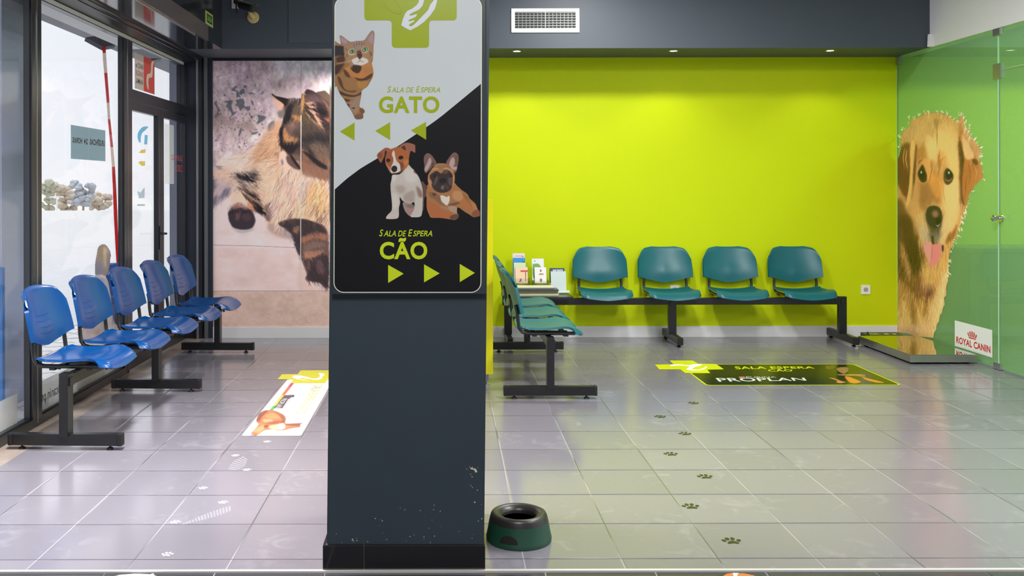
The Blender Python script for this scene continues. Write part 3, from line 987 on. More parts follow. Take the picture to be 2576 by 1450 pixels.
# exit sign on the bulkhead
def fBk(o=0.0): return on_x(-1.88 + o)
ex = [(516.5, 25.5), (534.5, 37), (534.5, 69), (516.5, 58.6)]
exs = empty('exit_sign', tuple(float(a) for a in fBk()(525, 60)), 'small green exit sign with pale border high on the bulkhead', 'sign')
def Yx(px): return -1.88 / unroll(px, 40)[0]
ey0, ey1 = float(-1.88 / unroll(516.5, 40)[0]), float(-1.88 / unroll(534.5, 40)[0])
ez1 = float(fBk()(516.5, 25.5)[2]); ez0 = float(fBk()(516.5, 58.6)[2])
keep(Bx('board', (-1.88, -1.876, ey0, ey1, ez0, ez1), mat('exit_border', (170, 185, 110), 0.4)), exs)
my = 0.03; mz = 0.018
keep(Bx('green_field', (-1.8765, -1.8752, ey0 + my, ey1 - my, ez0 + mz, ez1 - mz), mat('exit_green', (10, 70, 30), 0.4)), exs)
def f_ex(u, v):
    u = np.asarray(u, float); v = np.asarray(v, float)
    return np.stack([0 * u - 1.8745, u, v], -1)
lettering('lettering', [('SAIDA', ey0 + my + 0.015, ez1 - mz - 0.012, ey1 - my - 0.015, ez0 + mz + 0.012)], f_ex, mat('exit_text', (150, 190, 90), 0.4), exs, bold=0.02)

# ------------------------------------------------------------------ glass partition and its fittings
gp = struct(empty('window_5', (XR, 7.68, 0)))
keep(Bx('pane', (XR, XR + 0.010, 6.912, YB - 0.004, 0.012, ZS - 0.004), FROST), gp)
keep(Bx('glass_edge', (XR - 0.0008, XR + 0.0108, 6.908, 6.912, 0.012, ZS - 0.004), mat('glass_edge_green', (190, 225, 200), 0.2)), gp)
keep(Bx('glass_edge', (XR - 0.0008, XR + 0.0108, YB - 0.004, YB - 0.0005, 0.012, ZS - 0.004), mat('glass_edge_green')), gp)
gd = struct(empty('door_2', (XR, 6.4, 0)))
keep(Bx('pane', (XR, XR + 0.010, 5.96, 6.900, 0.012, 2.216), FROST), gd)
keep(Bx('glass_edge', (XR - 0.0008, XR + 0.0108, 6.900, 6.904, 0.012, 2.216), mat('glass_edge_green')), gd)
keep(Bx('glass_edge', (XR - 0.0008, XR + 0.0108, 5.96, 6.904, 2.216, 2.219), mat('glass_edge_green')), gd)
gt = struct(empty('window_6', (XR, 6.4, 2.22)))
keep(Bx('pane', (XR, XR + 0.010, 5.35, 6.904, 2.223, ZS - 0.004), FROST), gt)
gs = struct(empty('window_7', (XR, 5.6, 0)))
keep(Bx('pane', (XR, XR + 0.010, 5.35, 5.955, 0.012, 2.219), FROST), gs)
fR = on_x(XR - 0.001)
def clipbox(name, y0, y1, z0, z1, label, parent):
    e = MB().box(XR - 0.012, XR + 0.022, y0, y1, z0, z1, c=0.002)
    o = keep(e.obj(name, ALU), parent); o['label'] = label
    return o
clipbox('clamp', 6.87, 6.955, 2.475, 2.527, 'square metal glass clamp', gt)
clipbox('patch_fitting', 6.86, 6.955, 2.155, 2.265, 'metal patch fitting', gd)
clipbox('clamp', YB - 0.06, YB - 0.002, 2.455, 2.525, 'metal corner clamp', gp)
clipbox('clamp', 6.87, 6.955, 0.004, 0.05, 'small floor clamp', gp)
# door knob
kn = MB().lathe([(0.030, 0.0), (0.030, 0.010), (0.012, 0.012), (0.011, 0.030), (0.018, 0.040), (0.024, 0.052), (0.022, 0.066), (0.010, 0.074), (0, 0.075)], n=28, axis='x')
kn.v = [(-x, y, z) for x, y, z in kn.v]
q = fR(2519, 549)
ko = kn.obj('door_knob', CHROME, smooth=40)
ko.location = (XR - 0.001 - gd.location.x, float(q[1]) - gd.location.y, float(q[2]))
ko.parent = gd
# sticker with the crown
def quadX(p):  # p: y0 (far), y1 (near), z0, z1
    pass
fXR = on_x(XR - 0.0022)
st = empty('partition_sticker', tuple(float(a) for a in fXR(2450, 870)), 'white rectangular sticker with red crown and red brand lettering at the foot of the glass', 'sticker')
ya, yb_ = 7.50, 6.985
def f_st(u, v, o=0.0024):   # u 0..1 from far to near, v 0..1 from top to bottom
    u = np.asarray(u, float); v = np.asarray(v, float)
    return np.stack([0 * u + XR - o, ya + (yb_ - ya) * u, 0.282 + (0.075 - 0.282) * v], -1)
flat('sticker_ground', [[(0, 0), (1, 0), (1, 1), (0, 1)]], lambda a, b: f_st(a, b, 0.0016), mat('sticker_white', (235, 238, 235), 0.35), st)
RED = mat('sticker_red', (205, 50, 50), 0.4)
lettering('lettering', [('ROYAL CANIN', 0.045, 0.60, 0.955, 0.86)], lambda a, b: f_st(a, b, 0.0026), RED, st, bold=0.03)
crown = []
for k, (xa, xb, yt) in enumerate([(0.40, 0.375, 0.33), (0.44, 0.425, 0.27), (0.485, 0.48, 0.25), (0.53, 0.535, 0.27), (0.57, 0.59, 0.33)]):
    crown.append([(xa - 0.014, 0.47), (xa + 0.014, 0.47), (xb + 0.016, yt + 0.05), (xb + 0.014, yt), (xb - 0.014, yt), (xb - 0.016, yt + 0.05)])
crown.append([(0.385, 0.49), (0.585, 0.49), (0.575, 0.53), (0.395, 0.53)])
flat('crown', crown, lambda a, b: f_st(a, b, 0.0026), RED, st)

# low cabinet made up to give the darker band behind the partition
cab = empty('cabinet', (5.6, 8.2, 0), 'dark green low cabinet made up for the darker band behind the frosted glass', 'cabinet')
CABM = mat('dark_green_laminate', (46, 84, 62), 0.4)
keep(Bx('body', (4.45, 6.9, 7.95, YB - 0.002, 0.08, 0.80), CABM, c=0.004), cab)
keep(Bx('plinth', (4.48, 6.87, 8.0, YB - 0.002, 0.0, 0.08), RUBBER), cab)
keep(Bx('worktop', (4.42, 6.93, 7.92, YB - 0.002, 0.80, 0.83), mat('cabinet_top', (60, 100, 75), 0.3)), cab)
for k in range(4):
    x0 = 4.46 + k * 0.61
    d = keep(Bx('door', (x0, x0 + 0.60, 7.932, 7.95, 0.10, 0.785), CABM, c=0.002), cab)

# ------------------------------------------------------------------ floor scale
sx0, sx1, sy0, sy1 = 3.545, 4.055, 7.125, 8.03
scl = empty('platform_scale', ((sx0 + sx1) / 2, (sy0 + sy1) / 2, 0), 'low stainless steel animal weighing platform on the floor beside the glass', 'scale')
keep(MB().box(sx0, sx1, sy0, sy1, 0.014, 0.068, c=0.003).obj('frame', mat('scale_side', (168, 168, 164), 0.32, metal=0.85, noise=0.15, nscale=10)), scl)
keep(MB().box(sx0 + 0.003, sx1 - 0.003, sy0 + 0.003, sy1 - 0.003, 0.0685, 0.0735, c=0.0015).obj('platform', mat('polished_steel', (205, 205, 205), 0.035, metal=1.0)), scl)
for fx in (sx0 + 0.05, sx1 - 0.05):
    for fy in (sy0 + 0.06, sy1 - 0.06):
        keep(MB().lathe([(0.02, 0), (0.02, 0.014)], (fx, fy, 0), 16).obj('foot', RUBBER), scl)
dsp = empty('scale_display', (3.86, 8.24, 0), 'small dark green scale display unit lying on the floor behind the platform', 'display')
dk = [(8.16, 0.0), (8.16, 0.030), (8.19, 0.048), (8.33, 0.058), (8.33, 0.0)]
keep(MB().prism([(p[0], p[1]) for p in dk], 'x', 3.70, 4.02).obj('housing', mat('display_green', (58, 72, 34), 0.4)), dsp)
def f_dp(u, v):
    u = np.asarray(u, float); v = np.asarray(v, float)
    t = 1 - v
    return np.stack([3.71 + 0.30 * u, 8.193 + 0.13 * t + 0 * u, 0.0490 + (0.0092) * t + 0.0006 + 0 * u], -1)
flat('display_window', [[(0.05, 0.25), (0.40, 0.25), (0.40, 0.8), (0.05, 0.8)]], f_dp, mat('lcd', (110, 120, 80), 0.2), dsp)
flat('button', [[(0.55, 0.4), (0.68, 0.4), (0.68, 0.7), (0.55, 0.7)], [(0.8, 0.4), (0.9, 0.4), (0.9, 0.7), (0.8, 0.7)]], f_dp, mat('button_pale', (190, 195, 150), 0.4), dsp)
keep(MB().tube([(3.72, 8.20, 0.05), (3.69, 8.17, 0.085), (3.675, 8.15, 0.05), (3.665, 8.12, 0.006), (3.60, 8.2, 0.005), (3.55, 8.3, 0.005)], 0.004, 8).obj('cable', RUBBER, smooth=True), dsp)

# ------------------------------------------------------------------ things on the black table
TZ = 0.424
def leaflet(name, corners, m, yb0, label, group, cat='leaflet', lean=0.05):
    """corners in photo pixels: x0,y0,x1,y1 ; a thin card leaning back in a holder"""
    x0, y0, x1, y1 = corners
    f = on_y(yb0)
    a = f(x0, y1); b_ = f(x1, y0)
    X0, Z0, X1, Z1 = float(a[0]), float(a[2]), float(b_[0]), float(b_[2])
    Hh = Z1 - Z0; lean = 0.22 * Hh
    r = empty(name, ((X0 + X1) / 2, yb0, Z0), label, cat, group)
    vs = []
    for (y, z) in ((0, 0), (lean, Z1 - Z0)):
        for x in (-(X1 - X0) / 2, (X1 - X0) / 2):
            for d in (0, 0.003): vs.append((x, y + d, z))
    MB().add(vs, [(0, 2, 6, 4), (1, 5, 7, 3), (0, 4, 5, 1), (2, 3, 7, 6), (4, 6, 7, 5), (0, 1, 3, 2)]).obj('card', m, r)
    Wd = X1 - X0
    def g(u, v):
        u = np.asarray(u, float); v = np.asarray(v, float)
        return np.stack([r.location.x + (u - 0.5) * Wd, yb0 + lean * (1 - v) - 0.0012, Z0 + Hh * (1 - v)], -1)
    return r, g
def pm_(n, c): return mat(n, c, 0.45)
GR = 'leaflets standing on the black table'
holderm = glass_mat('clear_acrylic', (0.93, 0.94, 0.94))
def holder(x0, x1, y, zt, label):
    h = empty('leaflet_holder', ((x0 + x1) / 2, y, TZ), label, 'leaflet holder')
    e = MB().box(x0, x1, y - 0.05, y + 0.12, TZ, TZ + 0.004)
    e.box(x0, x1, y - 0.05, y - 0.047, TZ + 0.004, TZ + zt * 0.5).box(x0, x0 + 0.003, y - 0.047, y + 0.117, TZ + 0.004, TZ + zt * 0.5).box(x1 - 0.003, x1, y - 0.047, y + 0.117, TZ + 0.004, TZ + zt * 0.5)
    e.box(x0, x1, y + 0.117, y + 0.12, TZ + 0.004, TZ + zt)
    keep(e.obj('box', holderm), h)
yy = 8.24
def XP(px, Y=8.2): return (px - CX) * Y / F
holder(XP(1291, yy), XP(1332, yy), yy + 0.01, 0.26, 'clear acrylic holder with the pink and blue leaflets')
holder(XP(1340, yy), XP(1380, yy), yy + 0.01, 0.22, 'clear acrylic holder with the white and green leaflets')
r, g = leaflet('leaflet', (1290.5, 638.5, 1321, 700), pm_('card_pink', (215, 200, 205)), 8.285, 'pale pink leaflet, tallest at the back of the holder', GR)
flat('print_line', [[(0.2, 0.10), (0.9, 0.10), (0.9, 0.115), (0.2, 0.115)], [(0.75, 0.13), (0.9, 0.13), (0.9, 0.15), (0.75, 0.15)]], g, pm_('ink_mauve', (150, 110, 150)), r)
r, g = leaflet('leaflet', (1291.5, 650, 1322, 703), pm_('card_blue', (20, 130, 200)), 8.272, 'bright blue leaflet just in front of the pale pink one', GR)
flat('print_block', [[(0.75, 0.17), (0.98, 0.17), (0.98, 0.22), (0.75, 0.22)]], g, pm_('ink_dark', (60, 60, 50)), r)
r, g = leaflet('leaflet', (1293.5, 662, 1323, 708), pm_('card_mint', (190, 215, 170)), 8.259, 'pale mint green leaflet in front of the blue one', GR)
r, g = leaflet('leaflet', (1297, 673, 1328, 713), pm_('card_cream', (225, 195, 165)), 8.24, 'cream leaflet with a red band and a small animal picture', GR, lean=0.03)
flat('print_red', [[(0.42, 0.20), (1.0, 0.20), (1.0, 0.30), (0.42, 0.30)]], g, pm_('ink_red', (185, 60, 70)), r)
flat('print_brown', [[(0.35, 0.68), (0.42, 0.74), (0.5, 0.70), (0.48, 0.85), (0.35, 0.95), (0.30, 0.9), (0.36, 0.8)], [(0.78, 0.32), (0.86, 0.32), (0.84, 0.9), (0.80, 0.9)]], g, pm_('ink_brown', (130, 85, 70)), r)
r, g = leaflet('leaflet', (1339, 652, 1369, 705), pm_('card_white_a', (215, 218, 225)), 8.272, 'white leaflet with green arch at the back beside the blue one', GR)
flat('print_green', [smooth_loop([(0.06, 0.30), (0.25, 0.24), (0.5, 0.23), (0.68, 0.32), (0.78, 0.5), (0.78, 0.9), (0.1, 0.9)], 3)], g, pm_('ink_green', (105, 160, 70)), r)
flat('print_dot', [[(0.2, 0.08), (0.28, 0.08), (0.28, 0.14), (0.2, 0.14)]], g, pm_('ink_violet', (110, 110, 190)), r)
r, g = leaflet('leaflet', (1345.5, 673.5, 1375, 712.5), pm_('card_white_b', (222, 220, 222)), 8.24, 'white leaflet with brown logo in front of the green arch', GR, lean=0.03)
flat('print_logo', [smooth_loop([(0.45, 0.2), (0.55, 0.12), (0.6, 0.25), (0.5, 0.3)], 3), smooth_loop([(0.42, 0.78), (0.52, 0.70), (0.64, 0.80), (0.55, 0.95), (0.45, 0.92)], 3), [(0.38, 0.40), (0.75, 0.40), (0.75, 0.47), (0.38, 0.47)]], g, pm_('ink_taupe', (125, 105, 95)), r)
r, g = leaflet('leaflet_box', (1383, 675.5, 1421, 712), pm_('card_navy', (30, 52, 72)), 8.255, 'dark navy leaflet box with white lettering at the table end', 'leaflets standing on the black table', 'box')
lettering('lettering', [('seresto', 0.22, 0.06, 0.9, 0.22)], g, pm_('ink_white', (210, 215, 235)), r, bold=0.03)
r, g = leaflet('leaflet', (1386.5, 684, 1425, 735), pm_('card_paleblue', (190, 205, 205)), 8.215, 'pale blue blank card standing in front of the navy box', GR, lean=0.02)
MB().prism([(-0.055, -0.002), (0, 0.012), (0, 0.015), (-0.055, 0.001)], 'x', -0.055, 0.09).obj('curled_base', pm_('card_paleblue', 0), r)
# pile of magazines
x0m, x1m = XP(1297, 8.1), XP(1402, 8.1)
zz = TZ
for k, (h, c, dx, dy, lab) in enumerate([(0.010, (205, 208, 190), 0.0, 0.0, 'thin pale magazine at the bottom of the pile'), (0.012, (200, 200, 120), 0.005, 0.004, 'yellowish magazine second from the bottom of the pile'),
      (0.014, (92, 88, 80), -0.004, -0.003, 'grey brown magazine low in the pile'), (0.014, (70, 74, 60), 0.003, 0.002, 'dark olive magazine in the middle of the pile'),
      (0.014, (96, 98, 104), -0.006, 0.0, 'grey magazine near the top of the pile'), (0.008, (215, 210, 185), -0.01, 0.003, 'cream magazine on top of the pile')]):
    m_ = MB().box(x0m + dx, x1m - 0.03 * (k > 3) + dx, 8.03 + dy, 8.19 + dy, zz, zz + h, c=0.002)
    o = localise(m_.obj('magazine', mat('magazine_%s' % 'abcdef'[k], c, 0.45)), ((x0m + x1m) / 2, 8.11, zz))
    tag(o, lab, 'magazine', 'magazines piled on the black table')
    zz += h + 0.0002

# ------------------------------------------------------------------ printed pictures: a small painter working in photo pixels
class Canvas:
    def __init__(s, x0, y0, x1, y1, res, bg=None, seed=1):
        s.x0, s.y0, s.res = x0, y0, res
        s.W, s.H = int(round((x1 - x0) * res)) + 1, int(round((y1 - y0) * res)) + 1
        s.img = np.zeros((s.H, s.W, 3))
        s.al = np.zeros((s.H, s.W))
        if bg is not None:
            s.img[:] = np.array(bg, float); s.al[:] = 1
        s.rng = np.random.RandomState(seed)
    bs = 1.0
    def R(s, pts):
        p = np.array(pts, float)
        return np.stack([(p[:, 0] - s.x0) * s.res, (p[:, 1] - s.y0) * s.res], 1)
    def mask(s, pts, blur=1.0, sm=True):
        if sm: pts = smooth_loop(pts, 4)
        p = s.R(pts)
        m = np.zeros((s.H, s.W))
        ys = np.arange(s.H)
        xs = np.arange(s.W)
        n = len(p)
        y0, y1 = max(0, int(p[:, 1].min()) - 1), min(s.H, int(p[:, 1].max()) + 2)
        if y1 <= y0: return m
        sub = np.zeros((y1 - y0, s.W), bool)
        X, Y = np.meshgrid(xs, ys[y0:y1])
        for i in range(n):
            xa, ya_ = p[i]; xb, yb2 = p[(i + 1) % n]
            if ya_ == yb2: continue
            c = ((ya_ > Y) != (yb2 > Y)) & (X < (xb - xa) * (Y - ya_) / (yb2 - ya_) + xa)
            sub ^= c
        m[y0:y1] = sub
        return s.blur(m, blur * s.res * s.bs)
    def blur(s, m, r):
        if r < 0.4: return m
        k = int(math.ceil(r * 2.2))
        g = np.exp(-0.5 * (np.arange(-k, k + 1) / r) ** 2); g /= g.sum()
        def one(a):
            ap = np.pad(a, ((0, 0), (k, k)), mode='edge')
            c = np.zeros_like(a)
            for i, wv in enumerate(g): c += wv * ap[:, i:i + a.shape[1]]
            return c
        return one(one(m).T).T
    def put(s, m, col, a=1.0, grow=False):
        mm = (m * a)[..., None]
        s.img = s.img * (1 - mm) + np.array(col, float) * mm
        if grow: s.al = np.maximum(s.al, m)
    def poly(s, pts, col, blur=1.0, a=1.0, grow=False, sm=True, within=None):
        m = s.mask(pts, blur, sm)
        if within is not None: m = m * within
        s.put(m, col, a, grow)
        return m
    def line(s, pts, wd, col, a=1.0, n=None, taper=True, grow=False):
        p = s.R(pts)
        L = np.hypot(*(p[1:] - p[:-1]).T).sum()
        n = n or max(3, int(L * 1.6))
        t = np.linspace(0, 1, n)
        d = np.concatenate([[0], np.cumsum(np.hypot(*(p[1:] - p[:-1]).T))]); d /= max(d[-1], 1e-9)
        xs = np.interp(t, d, p[:, 0]); ys = np.interp(t, d, p[:, 1])
        col = np.array(col, float)
        for x, y, tt in zip(xs, ys, t):
            r = wd * s.res * 0.5 * (math.sin(math.pi * min(1, tt * 0.85 + 0.12)) if taper else 1)
            r = max(r, 0.45)
            i0, i1 = int(x - r - 1), int(x + r + 2); j0, j1 = int(y - r - 1), int(y + r + 2)
            i0, j0 = max(i0, 0), max(j0, 0); i1, j1 = min(i1, s.W), min(j1, s.H)
            if i1 <= i0 or j1 <= j0: continue
            yy_, xx_ = np.mgrid[j0:j1, i0:i1]
            m = np.clip(r + 0.5 - np.hypot(xx_ - x, yy_ - y), 0, 1) * a
            s.img[j0:j1, i0:i1] = s.img[j0:j1, i0:i1] * (1 - m[..., None]) + col * m[..., None]
            if grow: s.al[j0:j1, i0:i1] = np.maximum(s.al[j0:j1, i0:i1], m)
    def fur(s, region, n, length, ang, jit=22, aj=18, wd=1.0, a=0.55, bend=0.3, sm=True, bias=0, grow=False):
        """short hairs that pick up the colour below them; ang degrees (0 right, 90 down) or a function"""
        m = s.mask(region, 0.01, sm) if not isinstance(region, np.ndarray) else region
        jj, ii = np.nonzero(m > 0.5)
        if len(ii) == 0: return
        src = s.img.copy()
        for k in s.rng.randint(0, len(ii), n):
            x, y = ii[k] / s.res + s.x0, jj[k] / s.res + s.y0
            g = ang(x, y) if callable(ang) else ang
            g = math.radians(g + s.rng.uniform(-aj, aj))
            L = length * s.rng.uniform(0.5, 1.4)
            g2 = g + s.rng.uniform(-bend, bend)
            c = src[jj[k], ii[k]] + s.rng.normal(bias, jit) * np.array([1, 0.92, 0.85])
            pts = [(x, y), (x + math.cos(g) * L * .5, y + math.sin(g) * L * .5), (x + math.cos(g) * L * .5 + math.cos(g2) * L * .5, y + math.sin(g) * L * .5 + math.sin(g2) * L * .5)]
            s.line(pts, wd, np.clip(c, 0, 255), a, grow=grow)
    def noise(s, amp, cell, col=(1, 1, 1), region=None, oct=3, stretch=(1, 1)):
        tot = np.zeros((s.H, s.W)); A = 1.0; norm = 0
        for o in range(oct):
            c = max(1.0, cell * s.res / 2 ** o)
            gh, gw = int(s.H / c / stretch[1]) + 3, int(s.W / c / stretch[0]) + 3
            g = s.rng.normal(0, 1, (gh, gw))
            yy_ = np.arange(s.H) / c / stretch[1]; xx_ = np.arange(s.W) / c / stretch[0]
            y0 = yy_.astype(int); x0 = xx_.astype(int)
            fy = (yy_ - y0)[:, None]; fx = (xx_ - x0)[None]
            fy = fy * fy * (3 - 2 * fy); fx = fx * fx * (3 - 2 * fx)
            v = (g[y0][:, x0] * (1 - fy) * (1 - fx) + g[y0 + 1][:, x0] * fy * (1 - fx) + g[y0][:, x0 + 1] * (1 - fy) * fx + g[y0 + 1][:, x0 + 1] * fy * fx)
            tot += v * A; norm += A * A; A *= 0.6
        tot /= math.sqrt(norm)
        if region is not None: tot = tot * region
        s.img = s.img + (tot * amp)[..., None] * np.array(col)
        return tot
    def mesh(s, name, f, gain=1.0, cut=False, rough=0.5, m=None, parent=None, sat=1.0):
        xs = np.arange(s.W) / s.res + s.x0; ys = np.arange(s.H) / s.res + s.y0
        X, Y = np.meshgrid(xs, ys)
        P = f(X, Y).reshape(-1, 3)
        c = lin(np.clip(s.img, 0, 255)) * gain
        c = np.clip(c, 0, 1).reshape(-1, 3)
        idx = np.arange(s.W * s.H).reshape(s.H, s.W)
        quads = np.stack([idx[:-1, :-1], idx[1:, :-1], idx[1:, 1:], idx[:-1, 1:]], -1)
        if cut:
            k = s.al
            ok = (k[:-1, :-1] + k[1:, :-1] + k[1:, 1:] + k[:-1, 1:]) / 4 > 0.5
            quads = quads[ok]
            used = np.unique(quads)
            remap = -np.ones(s.W * s.H, int); remap[used] = np.arange(len(used))
            quads = remap[quads]; P = P[used]; c = c[used]
        quads = quads.reshape(-1, 4)
        me = bpy.data.meshes.new(name)
        me.vertices.add(len(P)); me.vertices.foreach_set('co', P.astype(np.float32).ravel())
        me.loops.add(quads.size); me.loops.foreach_set('vertex_index', quads.ravel().astype(np.int32))
        me.polygons.add(len(quads))
        me.polygons.foreach_set('loop_start', (np.arange(len(quads)) * 4).astype(np.int32))
        me.polygons.foreach_set('loop_total', np.full(len(quads), 4, np.int32))
        me.update(calc_edges=True)
        at = me.color_attributes.new('print', 'FLOAT_COLOR', 'POINT')
        at.data.foreach_set('color', np.concatenate([c, np.ones((len(c), 1))], 1).astype(np.float32).ravel())
        me.materials.append(m or mat('printed_picture_%d' % int(rough * 100), (255, 255, 255), rough, attr='print'))
        o = bpy.data.objects.new(name, me)
        COL.objects.link(o)
        if parent: keep(o, parent)
        return o
def Zm(ox, oy, s):
    return lambda pts: [(ox + x / s, oy + y / s) for x, y in pts]

# ------------------------------------------------------------------ cat mural on the far wall
M1, M2, M3, M4, M0 = Zm(530, 150, 7.25), Zm(670, 200, 7.25), Zm(530, 340, 5.577), Zm(670, 380, 4.028), Zm(500, 130, 1.933)
c = Canvas(535, 153, 829, 824, 1.0, (212, 196, 196), seed=3)
c.poly([(530, 320), (680, 330), (640, 400), (600, 420), (530, 430)], (232, 214, 210), 18)
c.poly([(530, 260), (620, 270), (660, 330), (600, 345), (530, 320)], (188, 168, 162), 14, 0.7)
c.poly([(560, 160), (600, 150), (630, 185), (615, 225), (590, 220)], (188, 168, 182), 9, 0.7)
c.poly([(690, 150), (830, 150), (830, 205), (780, 205), (740, 190), (705, 195)], (226, 228, 226), 12)
c.poly([(740, 190), (830, 195), (830, 235), (770, 215), (735, 215)], (232, 214, 216), 8, 0.8)
top = c.mask([(530, 150), (830, 150), (830, 215), (700, 235), (700, 300), (640, 380), (530, 420)], 8)
c.noise(17, 13, (1.0, 1.05, 1.0), top, 4, (1, 1.5))
c.noise(9, 7, (0.6, 1.1, 0.3), top, 3, (1, 1.5))
c.bs = 0.6
for k in range(520):     # small leaf-like flecks
    x, y = c.rng.uniform(536, 700), c.rng.uniform(156, 380)
    if x > 640 + (380 - y) * 0.35: continue
    L = c.rng.uniform(2.5, 8); g = c.rng.uniform(30, 150)
    cl = [(232, 218, 216), (178, 158, 160), (240, 226, 222), (196, 172, 184), (132, 118, 118)][c.rng.randint(5)]
    dx, dy = math.cos(math.radians(g)) * L, math.sin(math.radians(g)) * L
    c.poly([(x, y), (x + dx * .5 - dy * .25, y + dy * .5 + dx * .25), (x + dx, y + dy), (x + dx * .5 + dy * .25, y + dy * .5 - dx * .25)], cl, 1.0, 0.55)
for k in range(110):
    x, y = c.rng.normal(600, 38), c.rng.normal(285, 38)
    if x < 536 or x > 690 or y > 390: continue
    L = c.rng.uniform(3, 8); g = c.rng.uniform(0, 360)
    dx, dy = math.cos(math.radians(g)) * L, math.sin(math.radians(g)) * L
    c.poly([(x, y), (x + dx * .5 - dy * .3, y + dy * .5 + dx * .3), (x + dx, y + dy), (x + dx * .4 + dy * .3, y + dy * .4 - dx * .3)], (86, 90, 98), 0.9, 0.7, sm=False)
DK = (74, 84, 92)
for p in [[(60, 800), (110, 740), (120, 840), (165, 900), (150, 990), (200, 980), (100, 1070), (70, 1040), (120, 960), (105, 870)],
          [(300, 790), (400, 770), (380, 830), (400, 910), (430, 960), (500, 930), (440, 990), (330, 1070), (380, 1000), (330, 900), (295, 880)],
          [(455, 740), (600, 720), (620, 850), (720, 850), (680, 930), (600, 880), (540, 930), (500, 860), (440, 830), (480, 790)],
          [(380, 540), (470, 480), (490, 500), (440, 540), (480, 580), (400, 570)], [(520, 590), (600, 530), (620, 600), (640, 690), (590, 640), (550, 650)],
          [(600, 470), (660, 480), (640, 520), (610, 510)], [(690, 610), (760, 600), (770, 625), (710, 630)], [(740, 740), (770, 760), (790, 840), (745, 800)],
          [(470, 600), (500, 570), (540, 690), (500, 680), (470, 700)], [(855, 1010), (1000, 1040), (1010, 1060), (910, 1150), (840, 1170), (870, 1080)],
          [(720, 1020), (770, 1040), (750, 1080)], [(740, 1330), (830, 1330), (800, 1365), (745, 1360)], [(430, 1260), (460, 1270), (440, 1300)], [(540, 1260), (575, 1270), (520, 1410), (505, 1370)],
          [(870, 1350), (910, 1350), (890, 1400)], [(250, 760), (400, 740), (395, 770), (290, 790)], [(1060, 1180), (1160, 1110), (1165, 1240), (1080, 1310), (1045, 1280)]]:
    c.poly(M1(p), DK, 1.4, 0.75)
for p in [[(390, 810), (430, 850), (440, 910), (400, 915)], [(540, 950), (600, 900), (560, 1000), (520, 1010)], [(560, 640), (620, 620), (620, 690), (580, 690)], [(640, 700), (690, 660), (690, 790), (640, 830)], [(760, 920), (800, 910), (800, 1000), (765, 990)]]:
    c.poly(M1(p), (205, 186, 182), 0.8, 0.9)
for p in [[(30, 1060), (200, 1000), (300, 1080), (420, 1040), (420, 1200), (200, 1210), (40, 1220)], [(440, 1180), (620, 1130), (780, 1180), (850, 1300), (700, 1290), (480, 1240)]]:
    c.poly(M1(p), (160, 140, 132), 5, 0.55)
# pale ground slab
gr = c.poly([(530, 530), (560, 508), (586, 486), (640, 520), (700, 560), (760, 600), (830, 640), (830, 826), (530, 826)], (243, 226, 216), 1.2, sm=False)
c.poly([(530, 625), (830, 625), (830, 734), (530, 734)], (238, 214, 202), 3, 0.7, sm=False)
lo = c.poly([(530, 732), (830, 732), (830, 826), (530, 826)], (220, 194, 172), 1, 0.95, sm=False)
grm = c.mask([(530, 560), (700, 570), (830, 640), (830, 826), (530, 826)], 3, False)
c.noise(5, 24, (1, 1, 1.1), grm, 4, (1.6, 1)); c.noise(4, 8, (1, 1, 1), lo, 3, (1.4, 1))
for k in range(70):
    x, y = c.rng.uniform(536, 828), c.rng.uniform(736, 820)
    c.poly([(x, y), (x + 2.4, y + 1), (x + 1, y + 2.4)], (190, 160, 140), 0.7, 0.6)
c.line([(530, 617), (640, 619), (742, 623.5)], 1.3, (176, 150, 148), 0.8, taper=False)
# hind leg and body
c.poly(M3([(10, 560), (90, 590), (280, 620), (300, 790), (20, 1010), (0, 900)]), (206, 184, 182), 5)
c.poly([(590, 395), (640, 370), (690, 330), (720, 300), (760, 300), (760, 560), (690, 590), (665, 540), (640, 500), (600, 470), (560, 450), (532, 445), (545, 425)], (236, 205, 176), 7)
c.poly([(640, 385), (700, 300), (735, 370), (700, 420), (660, 410)], (222, 172, 128), 9, 0.8)
c.poly(M3([(100, 380), (330, 280), (560, 260), (620, 350), (400, 440), (220, 470)]), (250, 226, 206), 9, 0.9)
c.poly(M3([(60, 430), (110, 470), (200, 490), (150, 460), (190, 440), (120, 440)]), (112, 108, 116), 3, 0.9)
c.poly(M3([(10, 600), (70, 610), (95, 680), (50, 770), (10, 790)]), (96, 98, 112), 4, 0.9)
for p in [[(180, 770), (250, 710), (290, 790), (190, 860), (150, 870)], [(40, 860), (80, 840), (130, 880), (100, 940), (30, 960)]]:
    c.poly(M3(p), (104, 104, 116), 3, 0.8)
for p in [[(330, 530), (480, 500), (590, 460), (660, 480), (640, 540), (560, 570), (620, 640), (700, 780), (640, 720), (520, 620), (420, 600)],
          [(380, 640), (440, 640), (530, 720), (440, 720)], [(640, 560), (690, 740), (760, 800), (690, 900), (640, 920), (690, 820), (630, 640)]]:
    c.poly(M3(p), (72, 70, 78), 2.6, 0.92)
c.poly(M3([(460, 630), (560, 650), (640, 740), (650, 790), (560, 760), (500, 700)]), (240, 208, 180), 2.5)
c.poly(M3([(290, 800), (350, 730), (470, 760), (600, 880), (640, 990), (600, 1040), (500, 980), (400, 930), (290, 960)]), (248, 218, 186), 3.5)
for p in [[(350, 730), (480, 740), (600, 850), (560, 850), (470, 790)], [(430, 800), (520, 860), (640, 940), (700, 1030), (780, 1060), (740, 1100), (610, 1060), (560, 950), (480, 880)], [(560, 780), (690, 830), (650, 880), (600, 840)]]:
    c.poly(M3(p), (94, 68, 64), 2.2, 0.9)
